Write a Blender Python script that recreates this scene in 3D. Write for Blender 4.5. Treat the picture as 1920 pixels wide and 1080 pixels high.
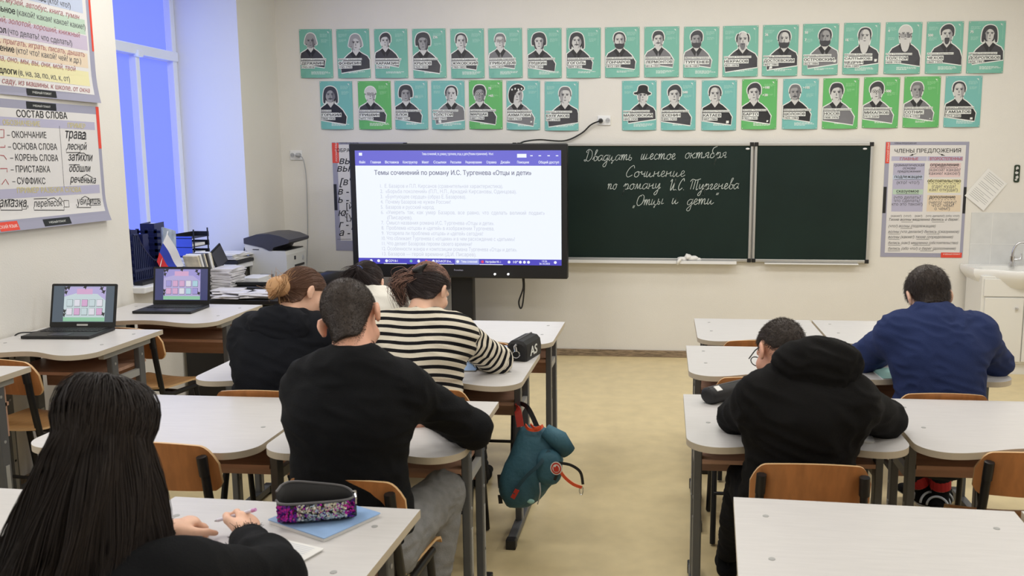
import bpy, bmesh, math, random
import numpy as np
from mathutils import Vector, Matrix, Euler, noise
random.seed(7)
rng = np.random.default_rng(7)
for o in list(bpy.data.objects): bpy.data.objects.remove(o)
S = bpy.context.scene
C = S.collection
PI = math.pi
R = math.radians

# ------------------------------------------------------------------ camera
FPX, PPX, YAW, PITCH, CAMZ = 1680.0, 1100.0, 5.0, 8.3, 1.74
cd = bpy.data.cameras.new('camera')
cam = bpy.data.objects.new('camera', cd); C.objects.link(cam)
cam.location = (0, 0, CAMZ)
cam.rotation_euler = (R(90 - PITCH), 0, R(YAW))
cd.sensor_width = 36; cd.lens = 36 * FPX / 1920; cd.shift_x = (960 - PPX) / 1920
cd.clip_start = .05
cd.dof.use_dof = True; cd.dof.focus_distance = 6.3; cd.dof.aperture_fstop = 8
S.camera = cam

# ------------------------------------------------------------------ world, lights, exposure
w = bpy.data.worlds.new('world'); S.world = w; w.use_nodes = True
bg = w.node_tree.nodes['Background']
bg.inputs['Color'].default_value = (.42, .5, .75, 1); bg.inputs['Strength'].default_value = 1.0
S.view_settings.view_transform = 'Standard'; S.view_settings.look = 'None'
S.view_settings.gamma = 1; S.view_settings.use_curve_mapping = False
S.view_settings.exposure = 0.0

def area(name, loc, rot, sx, sy, power, col):
    l = bpy.data.lights.new(name, 'AREA'); l.shape = 'RECTANGLE'; l.size = sx; l.size_y = sy
    l.energy = power; l.color = col
    o = bpy.data.objects.new(name, l); C.objects.link(o); o.location = loc; o.rotation_euler = rot
    return o
CEIL = 3.45
for yy, pw in ((0.2, 12), (2.6, 18.5), (5.2, 32)):
    for xx in (-2.2, .2, 2.6):
        area('ceiling_lamp_light', (xx, yy, CEIL - .06), (0, 0, 0), 1.3, .6, pw, (1, .985, .96))
area('blackboard_lamp_light', (.2, 6.5, CEIL - .1), (R(18), 0, 0), 4.4, .35, 19, (1, .98, .945))
for yy in (-1.2, 2.2):       # added area lights before the blank wall, for daylight of unbuilt windows further back
    area('daylight_area_light', (-3.3, yy, 1.95), (0, R(-90), 0), 2.0, 1.7, 14, (.84, .90, 1))
area('daylight_area_light', (-3.9, 6.2, 1.95), (0, R(-90), 0), 1.9, 1.4, 6, (.6, .8, 1))

# ------------------------------------------------------------------ helpers
_r = Vector((math.cos(R(YAW)), math.sin(R(YAW)), 0))
_f = Vector((-math.sin(R(YAW)) * math.cos(R(PITCH)), math.cos(R(YAW)) * math.cos(R(PITCH)), -math.sin(R(PITCH))))
_u = _r.cross(_f)
def ray(x, y): return _r * ((x - PPX) / FPX) + _u * ((540 - y) / FPX) + _f
def atY(x, y, Y): d = ray(x, y); return d * (Y / d.y) + Vector((0, 0, CAMZ))
def atZ(x, y, Z): d = ray(x, y); return d * ((Z - CAMZ) / d.z) + Vector((0, 0, CAMZ))
def atX(x, y, X): d = ray(x, y); return d * (X / d.x) + Vector((0, 0, CAMZ))

def lin(c): return tuple(((v / 255) / 12.92 if v / 255 <= .04045 else ((v / 255 + .055) / 1.055) ** 2.4) for v in c)
M = {}
def mat(name, col, rough=.55, metal=0, emit=0, spec=.5, noise_amt=0, noise_scale=20, bump=0, bump_scale=80, stretch=None, sss=0, sheen=0):
    m = bpy.data.materials.new(name); m.use_nodes = True; nt = m.node_tree; b = nt.nodes['Principled BSDF']
    c = lin(col) if max(col) > 1.001 else col
    b.inputs['Base Color'].default_value = (*c, 1); b.inputs['Roughness'].default_value = rough
    b.inputs['Metallic'].default_value = metal; b.inputs['Specular IOR Level'].default_value = spec
    if sheen: b.inputs['Sheen Weight'].default_value = sheen
    if sss: b.inputs['Subsurface Weight'].default_value = sss; b.inputs['Subsurface Radius'].default_value = (.02, .008, .004)
    if emit:
        b.inputs['Emission Color'].default_value = (*c, 1); b.inputs['Emission Strength'].default_value = emit
        b.inputs['Base Color'].default_value = (0.02, .02, .02, 1)
    if noise_amt or bump:
        tc = nt.nodes.new('ShaderNodeTexCoord'); mp = nt.nodes.new('ShaderNodeMapping')
        nt.links.new(tc.outputs['Object'], mp.inputs['Vector'])
        if stretch: mp.inputs['Scale'].default_value = stretch
    if noise_amt:
        n = nt.nodes.new('ShaderNodeTexNoise'); n.inputs['Scale'].default_value = noise_scale; n.inputs['Detail'].default_value = 5
        nt.links.new(mp.outputs['Vector'], n.inputs['Vector'])
        rp = nt.nodes.new('ShaderNodeValToRGB'); e = rp.color_ramp.elements
        e[0].position = .3; e[1].position = .7
        e[0].color = (*[max(0, v * (1 - noise_amt)) for v in c], 1); e[1].color = (*[min(1, v * (1 + noise_amt)) for v in c], 1)
        nt.links.new(n.outputs['Fac'], rp.inputs['Fac']); nt.links.new(rp.outputs['Color'], b.inputs['Base Color'])
    if bump:
        n2 = nt.nodes.new('ShaderNodeTexNoise'); n2.inputs['Scale'].default_value = bump_scale; n2.inputs['Detail'].default_value = 4
        nt.links.new(mp.outputs['Vector'], n2.inputs['Vector'])
        bp = nt.nodes.new('ShaderNodeBump'); bp.inputs['Strength'].default_value = bump; bp.inputs['Distance'].default_value = .01
        nt.links.new(n2.outputs['Fac'], bp.inputs['Height']); nt.links.new(bp.outputs['Normal'], b.inputs['Normal'])
    M[name] = m
    return m

mat('wall_paint', (227, 224, 217), .75, bump=.12, bump_scale=120, noise_amt=.015, noise_scale=3)
mat('reveal_paint', (226, 228, 232), .7)
mat('ceiling_paint', (232, 230, 224), .8)
mat('linoleum', (214, 196, 152), .38, noise_amt=.07, noise_scale=9, bump=.04, bump_scale=25)
mat('baseboard_wood', (140, 122, 100), .5, noise_amt=.5, noise_scale=14, stretch=(1.2, 9, 9))
mat('desk_top', (208, 205, 203), .36, noise_amt=.035, noise_scale=7, stretch=(1.2, 12, 12))
mat('desk_edge', (196, 184, 164), .5)
mat('desk_brown', (186, 146, 124), .45, noise_amt=.12, noise_scale=5, stretch=(1, 9, 9))
mat('leg_grey', (98, 100, 104), .42, .35)
mat('leg_light', (168, 168, 166), .5, .2)
mat('black_plastic', (20, 20, 22), .45)
mat('black_metal', (24, 24, 27), .38, .2)
mat('chair_ply', (186, 124, 74), .36, noise_amt=.14, noise_scale=5, stretch=(9, 9, 1.2))
mat('chair_seat', (206, 158, 104), .36, noise_amt=.1, noise_scale=5, stretch=(9, 1.2, 9))
mat('ply_edge', (222, 184, 136), .5)
mat('white_plastic', (232, 233, 234), .4)
mat('frame_white', (236, 243, 255), .4)
mat('aluminium', (196, 196, 194), .35, .6)
mat('board_green', (20, 38, 34), .6, spec=.25, noise_amt=.12, noise_scale=2.5)
mat('chalk', (196, 204, 200), .9)
mat('paper', (232, 231, 228), .6)
mat('ink', (28, 28, 32), .6)
mat('chrome', (215, 215, 218), .12, 1)
mat('dark_blue_plastic', (26, 34, 74), .4)
mat('ceramic', (238, 238, 236), .15)
mat('cabinet_white', (232, 231, 226), .3)
mat('grey_plastic', (176, 178, 182), .45)
mat('printer_white', (206, 206, 202), .45)
mat('printer_dark', (62, 62, 70), .45)
mat('skin', (224, 168, 142), .5, sss=.08, noise_amt=.05, noise_scale=14)
mat('skin_pale', (232, 186, 160), .5, sss=.08, noise_amt=.05, noise_scale=14)
mat('lip', (186, 104, 98), .45)
mat('eye_white', (236, 232, 226), .25)

def tag(o, label=None, cat=None, group=None, kind=None):
    if label: o['label'] = label
    if cat: o['category'] = cat
    if group: o['group'] = group
    if kind: o['kind'] = kind
    return o
def thing(name, label, cat, loc=(0, 0, 0), rz=0, group=None):
    o = bpy.data.objects.new(name, None); C.objects.link(o); o.location = loc; o.rotation_euler = (0, 0, rz)
    o.empty_display_size = .05
    return tag(o, label, cat, group)

class MB:
    def __init__(s): s.bm = bmesh.new()
    def add(s, vs, fs, mi=0):
        v = [s.bm.verts.new(p) for p in vs]
        for f in fs:
            try: s.bm.faces.new([v[i] for i in f]).material_index = mi
            except ValueError: pass
        return v
    def box(s, c, d, rot=None, mi=0, bevel=0):
        m = (rot.to_matrix() if isinstance(rot, Euler) else rot) if rot is not None else Matrix.Identity(3)
        c = Vector(c); x, y, z = d[0] / 2, d[1] / 2, d[2] / 2
        if bevel:
            b = bmesh.new(); bmesh.ops.create_cube(b, size=1)
            for v in b.verts: v.co = Vector((v.co.x * d[0], v.co.y * d[1], v.co.z * d[2]))
            bmesh.ops.bevel(b, geom=b.edges[:], offset=bevel, segments=2, affect='EDGES', profile=.5)
            b.verts.index_update()
            s.add([c + m @ v.co for v in b.verts], [[v.index for v in f.verts] for f in b.faces], mi); b.free(); return
        vs = [c + m @ Vector((a, b, e)) for a in (-x, x) for b in (-y, y) for e in (-z, z)]
        s.add(vs, [(0, 1, 3, 2), (4, 6, 7, 5), (0, 4, 5, 1), (2, 3, 7, 6), (0, 2, 6, 4), (1, 5, 7, 3)], mi)
    def tube(s, pts, r, n=8, mi=0, closed=False, flat=1.0, cap=True):
        pts = [Vector(p) for p in pts]; N = len(pts)
        rs = r if isinstance(r, (list, tuple)) else [r] * N
        rings = []; up = Vector((0, 0, 1)); prev = None
        for i, p in enumerate(pts):
            t = (pts[(i + 1) % N] - pts[i - 1]) if (closed or 0 < i < N - 1) else (pts[1] - pts[0] if i == 0 else pts[-1] - pts[-2])
            t.normalize()
            if prev is None:
                a = t.cross(up)
                if a.length < 1e-3: a = t.cross(Vector((0, 1, 0)))
            else: a = prev - t * prev.dot(t)
            a.normalize(); prev = a; b = t.cross(a)
            rings.append([p + (a * math.cos(2 * PI * k / n) + b * math.sin(2 * PI * k / n) * flat) * rs[i] for k in range(n)])
        s.loft(rings, closed, cap, mi)
    def loft(s, rings, closed=False, cap=True, mi=0):
        n = len(rings[0]); vs = [p for r in rings for p in r]; fs = []; K = len(rings)
        for i in range(K if closed else K - 1):
            j = (i + 1) % K
            for k in range(n): fs.append((i * n + k, i * n + (k + 1) % n, j * n + (k + 1) % n, j * n + k))
        if cap and not closed: fs += [tuple(range(n))[::-1], tuple(range((K - 1) * n, K * n))]
        s.add(vs, fs, mi)
    def cyl(s, a, b, r, n=16, mi=0, r2=None):
        s.tube([a, b], [r, r if r2 is None else r2], n, mi)
    def lathe(s, prof, c=(0, 0, 0), n=24, mi=0, rot=None, sx=1, sy=1):
        c = Vector(c); m = rot if rot is not None else Matrix.Identity(3)
        s.loft([[c + m @ Vector((r * sx * math.cos(2 * PI * k / n), r * sy * math.sin(2 * PI * k / n), z)) for k in range(n)] for r, z in prof], mi=mi)
    def prism(s, poly, d, f=None, mi=0, mi_side=None):
        """poly in 2D extruded 0..d; f maps (x,y,h)->world"""
        f = f or (lambda x, y, h: Vector((x, y, h))); n = len(poly)
        vs = [f(x, y, 0) for x, y in poly] + [f(x, y, d) for x, y in poly]
        v = [s.bm.verts.new(p) for p in vs]
        s.bm.faces.new(v[:n][::-1]).material_index = mi; s.bm.faces.new(v[n:]).material_index = mi
        for k in range(n):
            s.bm.faces.new((v[k], v[(k + 1) % n], v[n + (k + 1) % n], v[n + k])).material_index = mi if mi_side is None else mi_side
    def ball(s, c, r, n=12, mi=0, sc=(1, 1, 1), rot=None):
        m = rot if rot is not None else Matrix.Identity(3); c = Vector(c)
        b = bmesh.new(); bmesh.ops.create_uvsphere(b, u_segments=n, v_segments=max(6, n * 2 // 3), radius=r); b.verts.index_update()
        s.add([c + m @ Vector((v.co.x * sc[0], v.co.y * sc[1], v.co.z * sc[2])) for v in b.verts], [[v.index for v in f.verts] for f in b.faces], mi); b.free()
    def build(s, name, mats, parent=None, smooth=None, fix=True):
        if fix: bmesh.ops.recalc_face_normals(s.bm, faces=s.bm.faces)
        me = bpy.data.meshes.new(name); s.bm.to_mesh(me); s.bm.free()
        for m in (mats if isinstance(mats, (list, tuple)) else [mats]): me.materials.append(M[m] if isinstance(m, str) else m)
        if smooth is not None:
            me.polygons.foreach_set('use_smooth', [True] * len(me.polygons))
            if smooth < 180:
                try: me.set_sharp_from_angle(angle=R(smooth))
                except Exception: pass
        o = bpy.data.objects.new(name, me); C.objects.link(o)
        if parent: o.parent = parent
        return o
def struct(o): o['kind'] = 'structure'; return o

def copy_tree(o, parent=None):
    c = o.copy(); C.objects.link(c)
    if parent: c.parent = parent
    for ch in list(o.children): copy_tree(ch, c)
    return c
def catmull(pts, n=8, closed=False):
    pts = [Vector(p) for p in pts]; out = []; N = len(pts)
    for i in range(N if closed else N - 1):
        p0 = pts[i - 1] if (closed or i > 0) else pts[0]; p1 = pts[i]; p2 = pts[(i + 1) % N]; p3 = pts[(i + 2) % N] if (closed or i + 2 < N) else pts[-1]
        for k in range(n):
            t = k / n
            out.append(.5 * ((2 * p1) + (p2 - p0) * t + (2 * p0 - 5 * p1 + 4 * p2 - p3) * t * t + (3 * p1 - p0 - 3 * p2 + p3) * t ** 3))
    if not closed: out.append(pts[-1])
    return out
def rrect(x0, y0, x1, y1, r, n=5):
    o = []
    for cx, cy, a in ((x1 - r, y1 - r, 0), (x0 + r, y1 - r, 90), (x0 + r, y0 + r, 180), (x1 - r, y0 + r, 270)):
        o += [(cx + r * math.cos(R(a + 90 * k / n)), cy + r * math.sin(R(a + 90 * k / n))) for k in range(n + 1)]
    return o

# text -> flat mesh data from the built-in font: contours per letter, filled by winding number, cached
from mathutils.geometry import delaunay_2d_cdt
_adv, _con, _gl, _tc = {}, {}, {}, {}
def load_letters(chars):
    obs = []
    for t in ['|'] + [c for c in chars if c != ' '] + [c + '|' for c in chars]:
        cu = bpy.data.curves.new('t', 'FONT'); cu.body = t; cu.size = 1; ob = bpy.data.objects.new('t', cu); C.objects.link(ob); obs.append((t, ob))
    dg = bpy.context.evaluated_depsgraph_get(); dg.update(); bar = 0
    for t, ob in obs:
        cons = []
        for sp in ob.to_curve(dg).splines:
            b = sp.bezier_points; n = len(b); pts = []
            for k in range(n):
                p0, h0, h1, p1 = b[k].co, b[k].handle_right, b[(k + 1) % n].handle_left, b[(k + 1) % n].co; ch = (p1 - p0)
                straight = abs(ch.cross(h0 - p0).z) + abs(ch.cross(h1 - p1).z) < 2e-4
                for q in (range(1) if straight else range(4)):
                    u = q / 4; p = p0 * (1 - u) ** 3 + h0 * 3 * u * (1 - u) ** 2 + h1 * 3 * u * u * (1 - u) + p1 * u ** 3; pts.append((p.x, p.y))
            cons.append(pts)
        ob.to_curve_clear()
        if t == '|': bar = min(p[0] for p in cons[0]); _con['|'] = cons
        elif len(t) == 2: _adv[t[0]] = max(min(p[0] for p in c) for c in cons) - bar
        else: _con[t] = cons
    for t, ob in obs: cu = ob.data; bpy.data.objects.remove(ob); bpy.data.curves.remove(cu)
_cyr = 'абвгдежзийклмнопрстуфхцчшщъыьэюя'
load_letters(sorted(set('ё' + _cyr + _cyr.upper() + '0123456789 .,:;!?()[]«»„"\'-–—_><~+°№' + 'WordifPrmethanASw-')))
def glyph(c, bold):
    if (c, bold) not in _gl:
        polys = []
        for dx, dy in (((-bold, 0), (bold, 0), (0, bold * .6), (0, -bold * .6)) if bold else ((0, 0),)): polys += [[(x + dx * .8, y + dy * .8) for x, y in p] for p in _con.get(c, [])]
        V, E = [], []
        for p in polys: n = len(V); V += [Vector(q) for q in p]; E += [(n + k, n + (k + 1) % len(p)) for k in range(len(p))]
        if not V: _gl[(c, bold)] = ([], []); return _gl[(c, bold)]
        ov, _, of, *_r = delaunay_2d_cdt(V, E, [], 0, 1e-5); F = []
        a = np.array([q for p in polys for q in p]); b = np.array([p[(k + 1) % len(p)] for p in polys for k in range(len(p))]); P_ = np.array([(v.x, v.y) for v in ov]); m = P_[np.array([tuple(f) for f in of])].mean(1)[:, None]
        up = (a[:, 1] <= m[..., 1]) & (b[:, 1] > m[..., 1]); dn = (a[:, 1] > m[..., 1]) & (b[:, 1] <= m[..., 1]); l = (b[:, 0] - a[:, 0]) * (m[..., 1] - a[:, 1]) - (m[..., 0] - a[:, 0]) * (b[:, 1] - a[:, 1])
        wn = (up & (l > 0)).sum(1) - (dn & (l < 0)).sum(1); F = [tuple(f) for f, w_ in zip(of, wn) if w_]
        _gl[(c, bold)] = ([(v.x, v.y) for v in ov], F)
    return _gl[(c, bold)]
def text_mesh(s, bold=0.0, shear=0.0):
    key = (s, bold, shear)
    if key not in _tc:
        vs, fs, x = [], [], 0
        for c in s:
            gv, gf = glyph(c, bold); n = len(vs); vs += [(x + a + shear * b, b) for a, b in gv]; fs += [tuple(i + n for i in f) for f in gf]; x += _adv.get(c, .4)
        xs = [v[0] for v in vs] or [0, 1]; _tc[key] = (vs, fs, min(xs), max(xs))
    return _tc[key]

class Sheet:
    """a flat printed thing: U,V in metres on a plane, layers stacked .4 mm apart along its normal"""
    def __init__(s, O, U, V, lift=.0004):
        s.O, s.U, s.V = Vector(O), Vector(U).normalized(), Vector(V).normalized(); s.N = s.U.cross(s.V)
        s.items = []; s.lift = lift; s.warp = None; s.mats = []
    def mi(s, m):
        if m not in s.mats: s.mats.append(m)
        return s.mats.index(m)
    def uv(s, px):
        d = ray(*px); o = Vector((0, 0, CAMZ)); t = (s.O - o).dot(s.N) / d.dot(s.N); p = o + d * t - s.O
        return (p.dot(s.U), p.dot(s.V))
    def poly(s, pts, m, layer): s.items.append((list(pts), [tuple(range(len(pts)))], s.mi(m), layer))
    def rect(s, x0, y0, x1, y1, m, layer, r=0): s.poly(rrect(x0, y0, x1, y1, r) if r else [(x0, y0), (x1, y0), (x1, y1), (x0, y1)], m, layer)
    def stroke(s, pts, wd, m, layer):
        pts = [Vector((p[0], p[1])) for p in pts]; vs = []; fs = []
        for i, p in enumerate(pts):
            t = (pts[min(i + 1, len(pts) - 1)] - pts[max(i - 1, 0)]); t = t.normalized() if t.length > 1e-9 else Vector((1, 0)); n = Vector((-t.y, t.x)) * wd / 2
            vs += [tuple(p + n), tuple(p - n)]
            if i: fs.append((2 * i - 2, 2 * i - 1, 2 * i + 1, 2 * i))
        s.items.append((vs, fs, s.mi(m), layer))
    def text(s, t, x, y, size, m, layer, align='l', width=None, bold=0, shear=0, rot=0):
        vs, fs, a, b = text_mesh(t, bold, shear); w0 = (b - a) * size
        kx = width / w0 if width else 1; W = w0 * kx
        x0 = x - (W if align == 'r' else W / 2 if align == 'c' else 0); c, sn = math.cos(rot), math.sin(rot)
        out = []
        for vx, vy in vs:
            dx, dy = (vx - a) * size * kx + (x0 - x), vy * size
            out.append((x + dx * c - dy * sn, y + dx * sn + dy * c))
        s.items.append((out, fs, s.mi(m), layer))
    def ptext(s, t, p0, p1, m, layer, size=None, bold=0, shear=0, k=1.0):
        """text whose baseline runs from picture point p0 to p1 on this plane"""
        a, b = Vector(s.uv(p0)), Vector(s.uv(p1)); vs, fs, l, r_ = text_mesh(t, bold, shear); W = (b - a).length
        s.text(t, a.x, a.y, size or W / (r_ - l) * k, m, layer, width=W, bold=bold, shear=shear, rot=math.atan2(b.y - a.y, b.x - a.x))
    def build(s, name, parent=None, cuts=None, back=.002, local=None):
        bm = bmesh.new(); lay = bm.verts.layers.float.new('l')
        for vs, fs, mi, la in s.items:
            v = [bm.verts.new((p[0], p[1], 0)) for p in vs]
            for q in v: q[lay] = la
            for f in fs:
                try: bm.faces.new([v[i] for i in f]).material_index = mi
                except ValueError: pass
        if cuts:
            for axis, vals in cuts:
                for c in vals:
                    co = Vector((c, 0, 0)) if axis == 'u' else Vector((0, c, 0)); no = Vector((1, 0, 0)) if axis == 'u' else Vector((0, 1, 0))
                    bmesh.ops.bisect_plane(bm, geom=bm.verts[:] + bm.edges[:] + bm.faces[:], plane_co=co, plane_no=no, dist=1e-6)
        bm.normal_update()
        flip = [f for f in bm.faces if f.normal.z < 0]
        if flip: bmesh.ops.reverse_faces(bm, faces=flip)
        if back:      # give the paper its thickness: only the layer-0 faces are extruded backwards
            base = [f for f in bm.faces if all(v[lay] < .5 for v in f.verts)]
            r = bmesh.ops.extrude_face_region(bm, geom=base, use_keep_orig=True)
            for g in r['geom']:
                if isinstance(g, bmesh.types.BMVert): g[lay] = -back / s.lift
        for v in bm.verts:
            u_, v_ = v.co.x, v.co.y; z = v[lay] * s.lift + (s.warp(u_, v_) if s.warp else 0)
            v.co = s.O + s.U * u_ + s.V * v_ + s.N * z
        me = bpy.data.meshes.new(name); bm.to_mesh(me); bm.free()
        for m in s.mats: me.materials.append(M[m])
        o = bpy.data.objects.new(name, me); C.objects.link(o)
        if parent:
            o.parent = parent; o.matrix_parent_inverse = Matrix.Translation(-parent.location) if not parent.rotation_euler.z else (Matrix.Translation(parent.location) @ Euler(parent.rotation_euler).to_matrix().to_4x4()).inverted()
        return o
# ------------------------------------------------------------------ room
XL, XR, YF, YB = -3.39, 3.55, 7.75, -2.2
WX, WY0, WY1, WZ0, WZ1 = -3.96, 5.41, 7.045, .915, 3.2      # window reveal
def room():
    m = MB(); m.box(((XL - .6 + XR) / 2, (YF + YB) / 2, -.05), (XR - XL + .6, YF - YB, .1)); struct(m.build('floor', 'linoleum'))
    m = MB(); m.box(((XL - .6 + XR) / 2, (YF + YB) / 2, CEIL + .05), (XR - XL + .6, YF - YB, .1)); struct(m.build('ceiling', 'ceiling_paint'))
    m = MB(); m.box(((XL - .6 + XR) / 2, YF + .1, CEIL / 2), (XR - XL + 1.0, .2, CEIL)); struct(m.build('wall_front', 'wall_paint'))
    m = MB(); m.box(((XL - .6 + XR) / 2, YB - .1, CEIL / 2), (XR - XL + 1.0, .2, CEIL)); struct(m.build('wall_back', 'wall_paint'))
    m = MB(); m.box((XR + .1, (YF + YB) / 2, CEIL / 2), (.2, YF - YB, CEIL)); struct(m.build('wall_right', 'wall_paint'))
    m = MB(); t = .6; xc = XL - t / 2
    m.box((xc, (YB + WY0) / 2, CEIL / 2), (t, WY0 - YB, CEIL))
    m.box((xc, (WY1 + YF) / 2, CEIL / 2), (t, YF - WY1, CEIL))
    m.box((xc, (WY0 + WY1) / 2, WZ0 / 2 - .02), (t, WY1 - WY0, WZ0 - .04))
    m.box((xc, (WY0 + WY1) / 2, (WZ1 + CEIL) / 2), (t, WY1 - WY0, CEIL - WZ1))
    o = m.build('wall_left', ['wall_paint', 'reveal_paint'])
    for p in o.data.polygons:      # plastered white inside the window reveal
        if p.center.y > WY0 - .01 and p.center.y < WY1 + .01 and abs(p.normal.x) < .5 and (WZ0 < p.center.z < WZ1 + .3 or p.center.z > 2) and p.center.z < CEIL - .05: p.material_index = 1
    struct(o)
    for nm, a, b in (('baseboard_front', (XL, YF - .008, 0), (XR, YF - .008, 0)), ('baseboard_left', (XL + .008, YB, 0), (XL + .008, YF, 0))):
        m = MB(); a, b = Vector(a), Vector(b); c = (a + b) / 2; d = b - a
        m.box((c.x, c.y, .03), (abs(d.x) or .016, abs(d.y) or .016, .06), bevel=.003); struct(m.build(nm, 'baseboard_wood'))
    # window: white frame, transom, mullion; sill
    yc, yw = (WY0 + WY1) / 2, WY1 - WY0
    m = MB(); z0, z1, zt, ym = WZ0, WZ1, 2.53, 6.495
    for y in (WY0 + .03, WY1 - .03): m.box((WX + .02, y, (z0 + z1) / 2), (.07, .06, z1 - z0), bevel=.006)
    for z in (z0 + .03, z1 - .03): m.box((WX + .02, yc, z), (.07, yw, .06), bevel=.006)
    m.box((WX + .03, yc, zt), (.075, yw, .075), bevel=.008)
    m.box((WX + .025, ym, (z0 + zt) / 2), (.06, .05, zt - z0), bevel=.006)
    m.box((WX + .06, ym, zt - .03), (.05, .07, .05), bevel=.01)
    win = struct(m.build('window_1', 'frame_white'))
    mat('glass', (200, 215, 240), .05)
    m = MB(); m.box((WX - .02, yc, (z0 + z1) / 2), (.006, yw, z1 - z0)); m.build('glass_pane', 'glass', win)
    mat('blind_blue', (108, 126, 240), .8, emit=.86)
    b = M['blind_blue'].node_tree.nodes['Principled BSDF']; b.inputs['Emission Color'].default_value = (*lin((118, 132, 255)), 1); b.inputs['Base Color'].default_value = (.12, .16, .6, 1)
    for y0, y1, za, zb, lab in ((WY0 + .05, WY1 - .05, zt + .03, z1 - .05, 'blue roller blind lit from outside in the upper window sash above the transom'),
                               (WY0 + .05, ym - .02, z0 + .05, zt - .03, 'narrow visible blue roller blind left of the white window mullion'),
                               (ym + .02, WY1 - .05, z0 + .05, zt - .03, 'tall blue roller blind right of the white window mullion')):
        m = MB(); m.box((WX - .002, (y0 + y1) / 2, (za + zb) / 2), (.006, y1 - y0, zb - za))
        o = m.build('roller_blind', 'blind_blue'); tag(o, lab, 'blind', 'blue window blinds')
        m = MB(); m.cyl((WX + .004, y0, zb), (WX + .004, y1, zb), .012, 10); m.build('blind_tube', 'frame_white', o)
    m = MB(); m.box(((WX + XL) / 2 + .035, 6.3, WZ0 - .02), (XL - WX + .09, WY1 - WY0 + .16, .04), bevel=.006)
    struct(m.build('trim_1', 'white_plastic')); 
room()

# ------------------------------------------------------------------ desks
def desk(name, xl, xr, yb, yf, z, label, group, rz=0):
    w, d = xr - xl, yb - yf
    t = thing(name, label, 'desk', ((xl + xr) / 2, (yb + yf) / 2, 0), rz, group)
    hw, hd = w / 2, d / 2
    pts = [(hw, hd), (-hw, hd)]
    r = .11
    pts += [(-hw + r - r * math.cos(R(a)), -hd + r - r * math.sin(R(a))) for a in range(0, 91, 6)]
    N = 48
    for i in range(1, N):
        x = -hw + r + (w - 2 * r) * i / N
        pts.append((x, -hd + .036 * (1 - math.cos(2 * PI * (x + hw - r) / (w - 2 * r)))))
    pts += [(hw - r + r * math.cos(R(a)), -hd + r - r * math.sin(R(a))) for a in range(90, -1, -6)]
    m = MB(); m.prism([(x, y) for x, y in pts], .024, lambda x, y, h: Vector((x, y, z - .024 + h)), 0, 1)
    top = m.build('tabletop', ['desk_top', 'desk_edge'], t)
    for sx in (-1, 1):
        for yy in (hd - .13, hd - .40):
            m = MB(); m.cyl((sx * (hw - .085), yy, z - .001), (sx * (hw - .085), yy, z + .0012), .0085, 12); m.build('screw_cap', 'leg_light', top)
    zs = z - .15
    m = MB(); m.box((0, hd - .24, zs), (w - .13, .34, .016)); m.build('shelf', 'desk_brown', t)
    m = MB(); m.box((0, hd - .09, z - .16), (w - .13, .016, .27)); m.build('modesty_panel', 'desk_brown', t)
    for sx in (-1, 1):
        x = sx * (hw - .05)
        for yy in (hd - .15, hd - .38):
            m = MB(); m.box((x, yy, (z - .02) / 2 + .02), (.03, .05, z - .06), bevel=.004)
            for zz in (z - .1, z - .3, .2): m.cyl((x - .017, yy, zz), (x + .017, yy, zz), .007, 8, 1)
            m.box((x, yy, z * .28), (.034, .022, z * .45), mi=1)
            m.build('leg', ['leg_grey', 'leg_light', 'black_metal'], t)
        m = MB(); m.box((x, hd - .265, z - .045), (.032, .40, .03), bevel=.003); m.box((x, hd - .265, z - .19), (.022, .2, .035)); m.build('bracket', ['leg_light'], t)
        m = MB(); m.box((x - sx * .03, hd - .12, z - .2), (.03, .04, .035)); m.build('hinge', 'black_plastic', t)
        m = MB(); m.box((x, 0.0, .028), (.04, d - .12, .035), bevel=.004); ft = m.build('foot', 'leg_grey', t)
        for s2 in (-1, 1):
            m = MB(); m.box((x, s2 * (hd - .055), .024), (.046, .045, .046), bevel=.005); m.build('foot_cap', 'black_plastic', ft)
    return t
GL, GR = 'white school desks of the left block', 'white school desks of the right block'
desk('school_desk', .19, .965, 2.505, 1.80, .76, 'nearest white desk at lower right, empty, cut by the bottom edge', GR, R(-3.0))
desk('school_desk', .985, 1.72, 2.47, 1.77, .76, 'sliver of white desk at the bottom right corner beside the nearest empty desk', GR, R(-3.0))
desk('school_desk', .085, .85, 3.665, 2.975, .76, 'white desk the boy in the black hoodie leans on', GR)
desk('school_desk', .868, 1.66, 3.67, 2.985, .76, 'empty white wavy-edged desk right of the hooded boy, behind the blue shirt', GR)
desk('school_desk', .118, .82, 4.65, 3.985, .76, 'empty white desk in front of the hooded boy, second from the front wall', GR)
desk('school_desk', .835, 1.56, 4.645, 3.985, .76, 'white desk the boy in the blue shirt writes on', GR)
desk('school_desk', .185, .882, 5.462, 4.775, .76, 'empty white front desk below the blackboard, left one of the joined pair', GR)
desk('school_desk', .896, 1.60, 5.465, 4.775, .76, 'empty white front desk below the blackboard, right one of the joined pair', GR)
desk('school_desk', -1.43, -.69, 2.37, 1.68, .76, 'white desk under the sequin pencil case and light blue notebook', GL, R(-2.5))
desk('school_desk', -2.20, -1.375, 3.465, 2.77, .76, 'empty white desk left of the boy in the black sweater', GL)
desk('school_desk', -1.36, -.662, 3.48, 2.785, .76, 'white desk the boy in the black sweater leans on', GL)
desk('school_desk', -2.105, -1.372, 4.39, 3.70, .76, 'white desk in front of the girl in the black hoodie', GL)
desk('school_desk', -1.355, -.62, 4.385, 3.72, .76, 'white desk of the girl in the striped sweater, backpack hanging at its side', GL)
desk('school_desk', -2.02, -1.315, 5.27, 4.60, .76, 'white desk of the girl in the white top', GL)
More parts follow.
